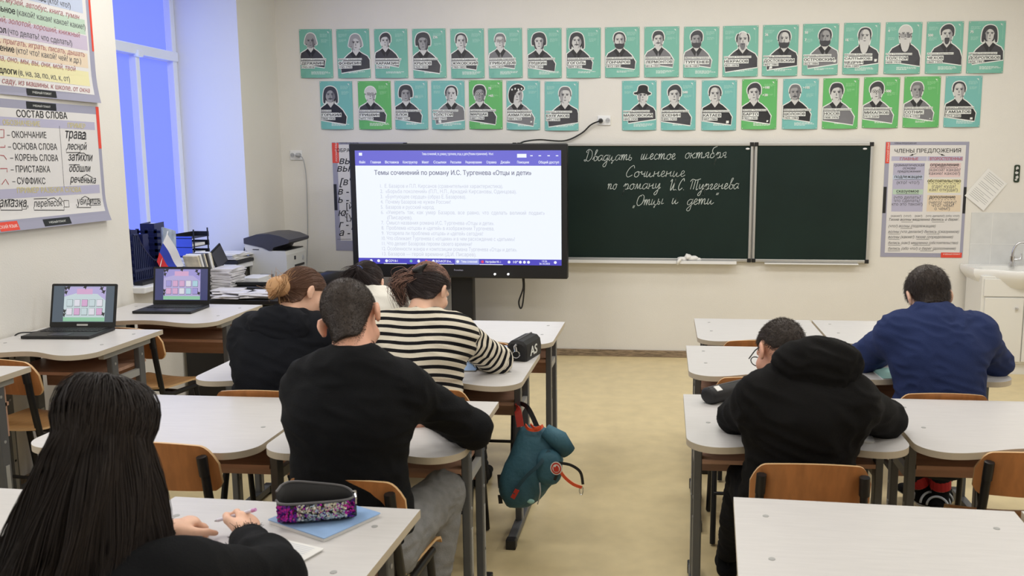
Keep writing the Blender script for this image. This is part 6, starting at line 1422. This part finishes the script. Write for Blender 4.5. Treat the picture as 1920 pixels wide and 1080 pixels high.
# ------------------------------------------------------------------ the pupils
for n, c, kw in (('cloth_black', (16, 17, 20), {}), ('cloth_black_warm', (15, 14, 14), {}), ('cloth_navy_black', (19, 21, 27), {}), ('cloth_blue', (40, 52, 92), {}), ('cloth_white', (226, 222, 212), {}), ('denim_grey', (136, 136, 136), dict(noise_amt=.14, noise_scale=30)), ('cloth_trouser', (26, 27, 32), {})):
    mat(n, c, .9, spec=.2, bump=.25, bump_scale=260, sheen=.0, **kw)
for n, c in (('hair_dark', (62, 53, 48)), ('hair_black', (44, 37, 35)), ('hair_brown', (104, 74, 58)), ('hair_blond', (196, 152, 108)), ('hair_rose', (160, 124, 110)), ('hair_deep', (54, 44, 44))): mat(n, c, .5, spec=.35)
def stripes(p, pitch=.046):
    m = mat('knit_stripes', (224, 216, 198), .9, spec=.2, bump=.3, bump_scale=240); nt = m.node_tree; b = nt.nodes['Principled BSDF']
    at_ = nt.nodes.new('ShaderNodeAttribute'); at_.attribute_name = 'stripe'; mr = nt.nodes.new('ShaderNodeMath'); mr.operation = 'FRACT'; gt = nt.nodes.new('ShaderNodeMath'); gt.operation = 'GREATER_THAN'; gt.inputs[1].default_value = .56
    mx = nt.nodes.new('ShaderNodeMix'); mx.data_type = 'RGBA'; mx.inputs[6].default_value = (*lin((226, 218, 200)), 1); mx.inputs[7].default_value = (*lin((24, 23, 26)), 1)
    nt.links.new(at_.outputs['Fac'], mr.inputs[0]); nt.links.new(mr.outputs[0], gt.inputs[0]); nt.links.new(gt.outputs[0], mx.inputs[0]); nt.links.new(mx.outputs[2], b.inputs['Base Color'])
stripes(None)

# boy in the black sweater
p = Person('person with cropped dark hair in a black sweater and grey trousers, leaning on the desk', dict(P=(-.945, 2.535, .57), C=(-.945, 2.55, .97), N=(-.925, 2.55, 1.155), H=(-.968, 2.665, 1.245), SL=(-1.065, 2.59, 1.06), SR=(-.80, 2.61, 1.045), EL=(-1.115, 2.86, .835), ER=(-.625, 2.835, .83), WL=(-.96, 3.04, .80), WR=(-.80, 3.03, .80),
    KL=(-1.04, 2.95, .57), KR=(-.765, 2.96, .575), AL=(-1.05, 2.86, .09), AR=(-.80, 2.77, .12)), 1.06, (.10, .66, -.72), (-.33, .7, .72), 1.06, fs=1.035, hands=dict(L=dict(d=(.9, .4, 0)), R=dict(d=(-.9, .5, 0))))
p.body(.006); p.top('sweater', 'cloth_black', hem=.02, neck=.062, amp=.008, waist=1.02, neckpos=(0, .02, .06)); p.trousers('denim_grey', .010, .007); p.shoes('cloth_black')
p.short_hair(.003, [(-.16, -.128), (-.05, -.118), (-.028, -.05), (-.015, .02), (.02, .022), (.045, .03), (.052, .05), (.085, .08), (.1, .09)], 'hair_dark', .005, 15000, (0, .2, -1), r=.00042, rise=.55, fade=[(-.16, -.158), (-.05, -.148), (-.028, -.085), (-.015, .0), (.02, .008), (.03, -.01), (.045, .0), (.052, .04), (.085, .075), (.1, .09)])
m = MB(); c = p.J['N']; m.tube([Vector(c) + Vector((.066 * math.cos(a), .012 + .05 * math.sin(a), .020 + .022 * math.sin(a))) for a in [2 * PI * k / 28 for k in range(28)]], .0026, 6, closed=True); o = m.build('neck_chain', 'chrome', p.root); o.matrix_parent_inverse = Matrix.Translation(-p.root.location)

# boy in the black hoodie
def hood(F, c, side, w_=.11, fwd=(0, 1, 0), drop=.0, up=.0):
    c = np.array(c, float); s_ = np.array(side); f = np.array(fwd, float)
    F.cap(c - s_ * w_ * .8 + f * .02, c - s_ * w_ * .2 - f * .055 + V3(0, 0, -.03 - drop), .042, .055, .03); F.cap(c + s_ * w_ * .8 + f * .02, c + s_ * w_ * .2 - f * .055 + V3(0, 0, -.03 - drop), .042, .055, .03); F.cap(c - s_ * .05 - f * .06 + V3(0, 0, -.05 - drop), c + s_ * .05 - f * .06 + V3(0, 0, -.05 - drop), .06, .06, .03)
def hood2(F, c, z, inner):
    Mh = np.array(Euler((R(-28), 0, 0)).to_matrix())
    F.ell(c, np.array((.138, .110, .080)) * z, Mh, .03); F.ell(c + V3(0, -.062, -.055) * z, np.array((.115, .052, .085)) * z, None, .05); F.ell(c + V3(0, -.045, .03) * z, np.array((.10, .05, .05)) * z, None, .05)
    F.ell(c + np.array(inner), np.array((.095, .115, .085)) * z, None, .015, True)
p = Person('person in a black hoodie with lowered hood and close-cropped hair, bent over the desk', dict(P=(.445, 2.83, .57), C=(.45, 2.86, .90), N=(.452, 2.90, 1.055), H=(.395, 3.035, 1.083), SL=(.325, 2.86, .965), SR=(.595, 2.86, .97), EL=(.262, 3.07, .825), ER=(.765, 3.075, .825), WL=(.40, 3.25, .80), WR=(.58, 3.27, .80),
    KL=(.31, 3.22, .56), KR=(.60, 3.22, .56), AL=(.268, 3.48, .13), AR=(.60, 3.14, .085)), 1.0, (-.42, .68, -.6), (-.1, .7, .75), .95, fs=1.035, hands=dict(L=dict(d=(.8, .5, 0)), R=dict(d=(-.8, .55, 0))))
p.body(); p.top('hoodie', 'cloth_black_warm', .020, hem=-.02, neck=.07, amp=.010, waist=1.04, seed=3, neckpos=(0, .04, .06)); p.trousers('cloth_trouser'); p.shoes('cloth_black')
F = Field(V3(.2, 2.6, .85), V3(.75, 3.2, 1.3), .006); c = p.J['N'] + V3(.02, -.005, .02); hood2(F, c + V3(.02, 0, .0), 1.0, (-.035, .085, .045)); V, Fc = F.mesh(); V = relax(V, Fc, 2); V = wrinkle(V, Fc, .012, 12, seed=1); np_obj('hood', V, Fc, 'cloth_black_warm', p.root)
p.short_hair(.003, [(-.12, -.03), (-.05, -.02), (-.028, .01), (-.015, .03), (.02, .034), (.052, .05), (.085, .08), (.1, .09)], 'hair_dark', .010, 7000, (0, .6, -.6), rise=.6, fade=[(-.12, -.085), (-.05, -.08), (-.028, -.05), (-.015, .0), (.02, .008), (.03, -.01), (.045, .0), (.052, .04), (.085, .075), (.1, .09)])
m = MB()
for q in (-1, 1): m.tube([Vector(p.hp(.074 * q, -.005, .012)), Vector(p.hp(.076 * q, .04, .014)), Vector(p.hp(.066 * q, .102, .012))], .0022, 6); m.tube([Vector(p.hp(.034 * q + .024 * math.cos(a), .104, .006 + .019 * math.sin(a))) for a in [2 * PI * k / 16 for k in range(16)]], .002, 6, closed=True)
m.tube([Vector(p.hp(-.01, .105, .01)), Vector(p.hp(.01, .105, .01))], .002, 6)
o = m.build('glasses', 'black_plastic', p.root); o.matrix_parent_inverse = Matrix.Translation(-p.root.location)

# boy in the blue shirt
p = Person('person with short dark brown hair in a navy blue shirt, writing at the right', dict(P=(1.165, 3.74, .57), C=(1.15, 3.80, .93), N=(1.125, 3.83, 1.08), H=(1.135, 3.945, 1.150), SL=(1.0, 3.84, 1.01), SR=(1.31, 3.84, 1.01), EL=(.885, 4.045, .825), ER=(1.475, 4.03, .815), WL=(1.06, 4.24, .80), WR=(1.28, 4.25, .80),
    KL=(1.05, 4.14, .56), KR=(1.28, 4.14, .56), AL=(1.255, 4.27, .16), AR=(1.325, 4.22, .155), TL=(1.20, 4.42, .1), TR=(1.40, 4.37, .1)), 1.07, (-.06, .72, -.66), (-.13, .66, .75), 1.06, 'skin_pale', fs=1.03, hands=dict(L=dict(d=(.8, .5, 0)), R=dict(d=(-.8, .5, 0))))
p.body(); p.trousers('cloth_trouser', cuff=.11)
def collar(F): F.cap(p.J['N'] + V3(-.05, .01, .025), p.J['N'] + V3(.05, .01, .025), .030, .030, .02); F.cap(p.J['N'] + V3(-.06, .05, .01), p.J['N'] + V3(-.05, .0, .03), .022, .028, .02); F.cap(p.J['N'] + V3(.06, .05, .01), p.J['N'] + V3(.05, .0, .03), .022, .028, .02)
p.top('shirt', 'cloth_blue', .016, hem=.0, neck=.058, amp=.009, waist=1.06, extra=collar, freq=10, seed=9, neckpos=(0, .045, .06))
mat('sneaker_white', (196, 204, 216), .6); mat('sock_red', (176, 36, 40), .8); p.shoes('cloth_black', 'sneaker_white')
for sd in 'LR':
    A = p.J['A' + sd]; tdir = nrm((p.J['T' + sd] - A) * V3(1, 1, 0)); sdir = np.cross(tdir, V3(0, 0, 1)); ms = MB()
    for off, rr in ((-.058, .050), (.0, .047), (.055, .050)): ms.tube([Vector(V3(A[0], A[1], max(.035, A[2] - .05)) + tdir * off + sdir * math.cos(a_) * rr + V3(0, 0, 1) * math.sin(a_) * (rr - (.008 if off > .05 else 0))) for a_ in np.linspace(0, PI, 13)], .006, 6)
    ms = ms.build('shoe_stripe', 'sneaker_white', p.root, smooth=180); ms.matrix_parent_inverse = Matrix.Translation(-p.root.location)
    m = MB(); d = Vector(nrm(p.J['K' + sd] - A)); a = Vector(A) + d * .035; m.tube([a, a + d * .06], .050, 16); o = m.build('sock', 'sock_red', p.root); o.matrix_parent_inverse = Matrix.Translation(-p.root.location)
p.short_hair(.007, [(-.12, -.085), (-.05, -.08), (-.028, -.055), (-.015, .005), (.02, .015), (.03, -.005), (.045, .005), (.052, .04), (.085, .06), (.1, .075)], 'hair_dark', .020, 11000, (0, .1, -1), rise=.3, fade=[(-.12, -.11), (-.05, -.105), (-.028, -.065), (-.015, .0), (.02, .008), (.03, -.01), (.045, .0), (.052, .04), (.085, .06), (.1, .075)])

# girl in the striped sweater
p = Person('person with brown hair clipped up, in a black and cream striped sweater', dict(P=(-1.0, 3.575, .57), C=(-1.02, 3.63, .90), N=(-1.035, 3.66, 1.085), H=(-1.015, 3.775, 1.165), SL=(-1.19, 3.67, 1.01), SR=(-.885, 3.675, 1.005), EL=(-1.27, 3.89, .82), ER=(-.745, 3.88, .83), WL=(-1.12, 4.07, .80), WR=(-.90, 4.07, .80),
    KL=(-1.09, 3.98, .56), KR=(-.91, 3.99, .56), AL=(-1.08, 4.2, .09), AR=(-.94, 4.42, .09)), .96, (.30, .70, -.62), (.1, .62, .78), .98, 'skin_pale', fs=1.03, hands=dict(L=dict(d=(.8, .5, 0)), R=dict(d=(-.8, .5, 0))))
p.body(); p.trousers('cloth_trouser'); p.shoes('cloth_black', 'cloth_black')
o = p.top('sweater', 'knit_stripes', .020, hem=-.06, neck=.075, amp=.008, waist=1.05, seed=5, neckpos=(0, .02, .065), h=.0065)
# stripe phase follows the knit: up the body, along each sleeve
me = o.data; co = np.zeros(len(me.vertices) * 3, np.float32); me.vertices.foreach_get('co', co); co = co.reshape(-1, 3); ph = (co[:, 2] + .35 * (co[:, 1] - 3.6) + .006 * np.sin(co[:, 0] * 22)) / .0365
for sd in 'LR':
    S_, E_, W_ = (p.J[k + sd] for k in 'SEW')
    def seg(a, b):
        ab = b - a; t = np.clip((co - a) @ ab / (ab @ ab), 0, 1); return t, np.linalg.norm(co - a - t[:, None] * ab, axis=1), np.linalg.norm(ab)
    t1, d1, l1 = seg(S_, E_); t2, d2, l2 = seg(E_, W_); al = np.where(d1 < d2, t1 * l1, l1 + t2 * l2); cl = (t1 >= .999) & (t2 <= .001); al = np.where(cl, l1 + .5 * ((co - E_) @ nrm(E_ - S_) + (co - E_) @ nrm(W_ - E_)), al); dd = np.minimum(d1, d2)
    sgn = -1 if sd == 'L' else 1; onarm = (dd < .085) & (al > .05) & (((co - S_) @ p.side) * sgn > -.055)
    if sd == 'R': onarm |= (d2 < .08)
    if sd == 'L': onarm |= (d2 < .08)
    ph = np.where(onarm, 100 - al / .0345, ph)
a_ = me.attributes.new('stripe', 'FLOAT', 'POINT'); a_.data.foreach_set('value', (ph + 200).astype(np.float32))
LINE_G = [(-.12, -.085), (-.06, -.082), (-.03, -.06), (-.012, -.005), (.02, .02), (.045, .03), (.07, .065), (.1, .085)]
colr = lambda q, g: 0 if (q[2] > .045 + .02 * g.random() and g.random() < .8) else 1
parts = p.swept(.012, LINE_G, (-.045, -.125, .0), ['hair_rose', 'hair_deep'], 1600, colour=colr)
g = np.random.default_rng(4); tail = []; tm = []
G0 = p.hp(-.045, -.125, .0)
for k in range(420):
    a = g.normal(0, 1, 3) * V3(.016, .014, .014); e = G0 + V3(-.012, .0, -.115) + g.normal(0, 1, 3) * V3(.018, .014, .03); mid = (G0 + e) / 2 + V3(-.032, -.018, .015) + a; tail.append([Vector(q) for q in catmull([p.hp(-.03, -.10, .01) + a * .6, G0 + a, mid, e], 4)]); tm.append(0 if g.random() < .55 else 1)
for k in range(120): a = p.sample(*p.scalp(.012, LINE_G)[:2], 1, k)[0][0] if False else None
p.hair_obj(parts + [p.tuft(tail, .0012, tm)], ['hair_rose', 'hair_deep'])
F = Field(p.hp(-.0, -.12, .03) - .09, p.hp(0, -.12, .03) + .09, .004); c = p.hp(.012, -.122, .035); F.cap(c, c + p.HM @ V3(.03, -.005, .02), .013, .006, .01); F.cap(c, c + p.HM @ V3(-.018, -.012, -.012), .014, .010, .01); F.cap(c, c + p.HM @ V3(.01, .01, -.03), .012, .006, .01); V, Fc = F.mesh(); np_obj('hair_clip', V, Fc, 'black_plastic', p.root)
m = MB(); c = p.J['N']; m.tube([Vector(c) + Vector((.066 * math.cos(a), .015 + .052 * math.sin(a), .012 + .02 * math.sin(a))) for a in [2 * PI * k / 28 for k in range(28)]], .002, 6, closed=True); o = m.build('necklace', 'chrome', p.root); o.matrix_parent_inverse = Matrix.Translation(-p.root.location)

# girl in the black hoodie with a bun
p = Person('person with a low blond bun in a black hoodie, turned to the right', dict(P=(-1.635, 3.545, .57), C=(-1.63, 3.60, .90), N=(-1.60, 3.625, 1.07), H=(-1.565, 3.745, 1.145), SL=(-1.755, 3.64, .985), SR=(-1.455, 3.66, .99), EL=(-1.76, 3.90, .82), ER=(-1.42, 3.88, .825), WL=(-1.64, 4.06, .80), WR=(-1.5, 4.08, .80),
    KL=(-1.73, 3.95, .56), KR=(-1.52, 3.95, .56), AL=(-1.73, 4.0, .085), AR=(-1.52, 4.05, .085)), 1.0, (.62, .55, -.5), (.05, .55, .8), .98, 'skin_pale', fs=1.03, hands=dict(L=dict(d=(.8, .5, 0)), R=dict(d=(-.7, .6, 0))))
p.body(); p.trousers('cloth_trouser'); p.shoes('cloth_black'); p.top('hoodie', 'cloth_navy_black', .026, hem=-.06, neck=.065, amp=.011, waist=1.08, seed=12, neckpos=(.02, .04, .06))
F = Field(p.J['N'] - .28, p.J['N'] + .28, .006); c = p.J['N'] + V3(.0, -.01, .005); hood2(F, c + V3(-.01, -.01, -.045), .95, (.04, .085, .05)); V, Fc = F.mesh(); V = relax(V, Fc, 2); V = wrinkle(V, Fc, .012, 12, seed=4); np_obj('hood', V, Fc, 'cloth_navy_black', p.root)
colr = lambda q, g: 1 if (q[1] < -.085 and g.random() < .5) else 0
GB = (.035, -.116, -.035); parts = p.swept(.010, LINE_G, GB, None, 1700, colour=colr, seed=6)
p.hair_obj(parts, ['hair_brown', 'hair_blond'])
# the bun: a coil of strands
BC = p.hp(.045, -.142, -.042); paths = []; g = np.random.default_rng(8)
ax_ = nrm(p.HM @ V3(0, -1, .1)); e1 = nrm(np.cross(ax_, V3(0, 0, 1))); e2 = np.cross(ax_, e1)
for k in range(800):
    a0 = g.uniform(0, 2 * PI); rr = g.uniform(.020, .053); ph_ = g.uniform(0, 2 * PI); tw = g.uniform(1.2, 2.6)
    paths.append([BC + (e1 * math.cos(a0 + t * tw) + e2 * math.sin(a0 + t * tw)) * (rr + .012 * math.cos(ph_ + 2 * t)) + ax_ * (.030 * math.sin(ph_ + 2 * t) * (1.2 - rr / .06)) for t in np.linspace(0, 1, 9)])
for k in range(60):
    d = nrm(g.normal(0, 1, 3)); paths.append([BC + d * .036, BC + d * .054 + g.normal(0, .006, 3), BC + d * .066 + g.normal(0, .012, 3)])
F = Field(BC - .07, BC + .07, .004); F.ell(BC, (.052, .042, .046), None, .01); V, Fc = F.mesh(); p.hair_obj([(V, Fc), p.tuft(paths, .0015)], ['hair_blond'], 'hair_bun')

# girl in the white top
p = Person('person with dark ponytail in a white top, beside the screen stand', dict(P=(-1.54, 4.40, .57), C=(-1.52, 4.45, .88), N=(-1.50, 4.50, 1.045), H=(-1.575, 4.61, 1.07), SL=(-1.65, 4.50, .965), SR=(-1.365, 4.50, .985), EL=(-1.74, 4.73, .82), ER=(-1.28, 4.74, .82), WL=(-1.58, 4.92, .80), WR=(-1.42, 4.93, .80),
    KL=(-1.63, 4.82, .56), KR=(-1.43, 4.82, .56), AL=(-1.63, 4.9, .085), AR=(-1.43, 4.9, .085)), .95, (.0, .75, -.65), (-.15, .65, .75), .98, 'skin_pale', hands=dict(L=dict(d=(.8, .5, 0)), R=dict(d=(-.8, .5, 0))))
p.body(.0075); p.trousers('cloth_trouser'); p.shoes('cloth_black'); p.top('blouse', 'cloth_white', .016, hem=-.04, neck=.062, amp=.007, waist=1.05, seed=20, neckpos=(0, .03, .06))
parts = p.swept(.010, LINE_G, (-.02, -.12, .02), None, 1000, seed=9); g = np.random.default_rng(14); G0 = p.hp(-.02, -.122, .02); tail = []
for k in range(300):
    a = g.normal(0, 1, 3) * V3(.014, .012, .012); e = G0 + V3(-.09, .0, -.17) + g.normal(0, 1, 3) * V3(.022, .016, .02); tail.append([Vector(q) for q in catmull([G0 + a, G0 + V3(-.04, -.02, -.04) + a * 1.5, e], 5)])
p.hair_obj(parts + [p.tuft(tail, .0014)], ['hair_deep'])
mat('tie_blue', (58, 84, 160), .6); m = MB(); c = Vector(G0); m.tube([c + Vector((.020 * math.cos(a), .004, .016 * math.sin(a))) for a in [2 * PI * k / 14 for k in range(14)]], .005, 6, closed=True); o = m.build('hair_tie', 'tie_blue', p.root); o.matrix_parent_inverse = Matrix.Translation(-p.root.location)

# girl with long dark hair in front
p = Person('person with very long straight dark hair, writing at the lower left corner', dict(P=(-1.13, 1.36, .57), C=(-1.12, 1.44, .80), N=(-1.095, 1.50, 1.0), H=(-1.085, 1.605, 1.185), SL=(-1.265, 1.535, .925), SR=(-.93, 1.555, .925), EL=(-1.36, 1.83, .82), ER=(-.855, 1.80, .815), WL=(-1.255, 2.06, .80), WR=(-1.04, 2.055, .795),
    KL=(-1.22, 1.78, .55), KR=(-1.02, 1.78, .55), AL=(-1.22, 1.85, .085), AR=(-1.02, 1.85, .085)), .98, (.0, .9, -.42), (0, .4, .9), 1.0, 'skin_pale', ears=False,
    hands=dict(L=dict(d=(.45, .85, .02), n=(-.15, .0, 1), curl=(40, 55, 35)), R=dict(d=(-.30, .85, .25), n=(.70, -.1, .65), curl=((22, 48, 30), (32, 52, 35), (44, 58, 40), (54, 62, 45)), thumb=(.0, -.35))))
p.body(.0045); p.trousers('cloth_trouser'); p.shoes('cloth_black'); p.top('knit_jumper', 'cloth_black', .020, .90, -.02, .06, .008, .006, .014, 1.05, seed=31, neckpos=(0, .03, .07))
g = np.random.default_rng(21); fr = []
for sd in 'LR':     # frayed cuffs
    W_, E_ = p.J['W' + sd], p.J['E' + sd]; d = nrm(W_ - E_); a = nrm(np.cross(d, V3(0, 0, 1))); b = np.cross(a, d)
    for k in range(260):
        th = g.uniform(0, 2 * PI); q = E_ + (W_ - E_) * .905 + (a * math.cos(th) + b * math.sin(th)) * .038; e = nrm(d * 1.0 + (a * math.cos(th) + b * math.sin(th)) * .1 + V3(0, 0, -.15) + g.normal(0, .28, 3)); L = g.uniform(.006, .022); fr.append([q - d * .01, q + e * L * .5 + g.normal(0, .003, 3), q + e * L + g.normal(0, .006, 3)])
    V, Fc, _ = p.tuft(fr, .0013, taper=True); np_obj('frayed_cuff', V, Fc, 'cloth_black', p.root); fr = []

# long hair: strands over the skull from a parting, then hanging
paths = []; c0 = V3(0, -.014, .028); rad = np.array((.074, .098, .090)); 
for k in range(10000):
    th = g.uniform(-PI * .86, PI * .86); lay = g.uniform(0, 1); th2 = th + PI          # th 0 = straight back
    dirx, diry = math.sin(th), -math.cos(th); px0 = V3(g.normal(0, .010), g.uniform(-.06, .05), 0); pts = []
    ro = 1.0 + .09 * lay
    for a in np.linspace(.06, PI * .56, 7):
        q = c0 + np.array((math.sin(a) * dirx * rad[0] + px0[0] * (1 - a / 2), math.sin(a) * diry * rad[1] + px0[1] * (1 - a / 1.8), math.cos(a) * rad[2])) * ro; pts.append(p.hp(*q))
    last = pts[-1]; n_ = nrm((last - p.J['H']) * V3(1, 1, 0)); bot = last[2] - g.uniform(.30, .46); fl = .016 + .024 * lay
    for t in np.linspace(.12, 1, 9):
        z = last[2] + (bot - last[2]) * t; spread = fl * math.sin(min(1, t * 1.2) * PI / 2) + .02 * t; back = -.14 * t ** 1.1 * max(0, .35 + .65 * math.cos(th)) if True else 0
        q = V3(last[0] + n_[0] * spread - .05 * t * (1 if n_[0] < .3 else .5), last[1] + n_[1] * spread * .6 + back, z); q += V3(.006 * math.sin(7 * t + th * 9), .004 * math.sin(6 * t + th * 5), 0); pts.append(q)
    paths.append(pts)
V, Fs, mi = p.tuft(paths, .00105); F = Field(p.J['H'] - V3(.25, .3, .55), p.J['H'] + V3(.25, .2, .2), .008)
F.ell(p.hp(*c0), rad * .95, p.HM, .03); b0 = p.hp(0, -.055, -.01); F.cap(b0 + V3(0, .035, 0), b0 + V3(-.012, -.0, -.12), .052, .074, .03, (1, 0, 0), .62); F.cap(b0 + V3(-.012, .0, -.12), b0 + V3(-.035, -.08, -.36), .078, .10, .05, (1, 0, 0), .4)
V2, F2 = F.mesh(); V2 = relax(V2, F2, 2)
p.hair_obj([(V2, F2), (V, Fs)], ['hair_black'])
# the pen in her right hand
tip, th_ = p.tips['R']; gp = (tip[0] + th_) / 2; dpen = nrm(V3(.80, -.18, .30)); a, b = gp - dpen * .045, gp + dpen * .095
mat('pen_white', (226, 222, 236), .3); mat('pen_pink', (214, 150, 206), .35)
t = thing('pen', 'white pen with a pink end held in the hand of the long-haired girl', 'pen', tuple(gp)); t['label'] = 'white pen with a pink end held by the long-haired writer'
m = MB(); m.tube([Vector(a + dpen * .012 - gp), Vector(b - dpen * .012 - gp)], .0048, 10); m.build('barrel', 'pen_white', t); m = MB(); m.tube([Vector(b - dpen * .012 - gp), Vector(b - gp)], [.0052, .0044], 10); m.build('cap', 'pen_pink', t); m = MB(); m.tube([Vector(a - gp), Vector(a + dpen * .012 - gp)], [.001, .0045], 10); m.build('tip', 'grey_plastic', t)
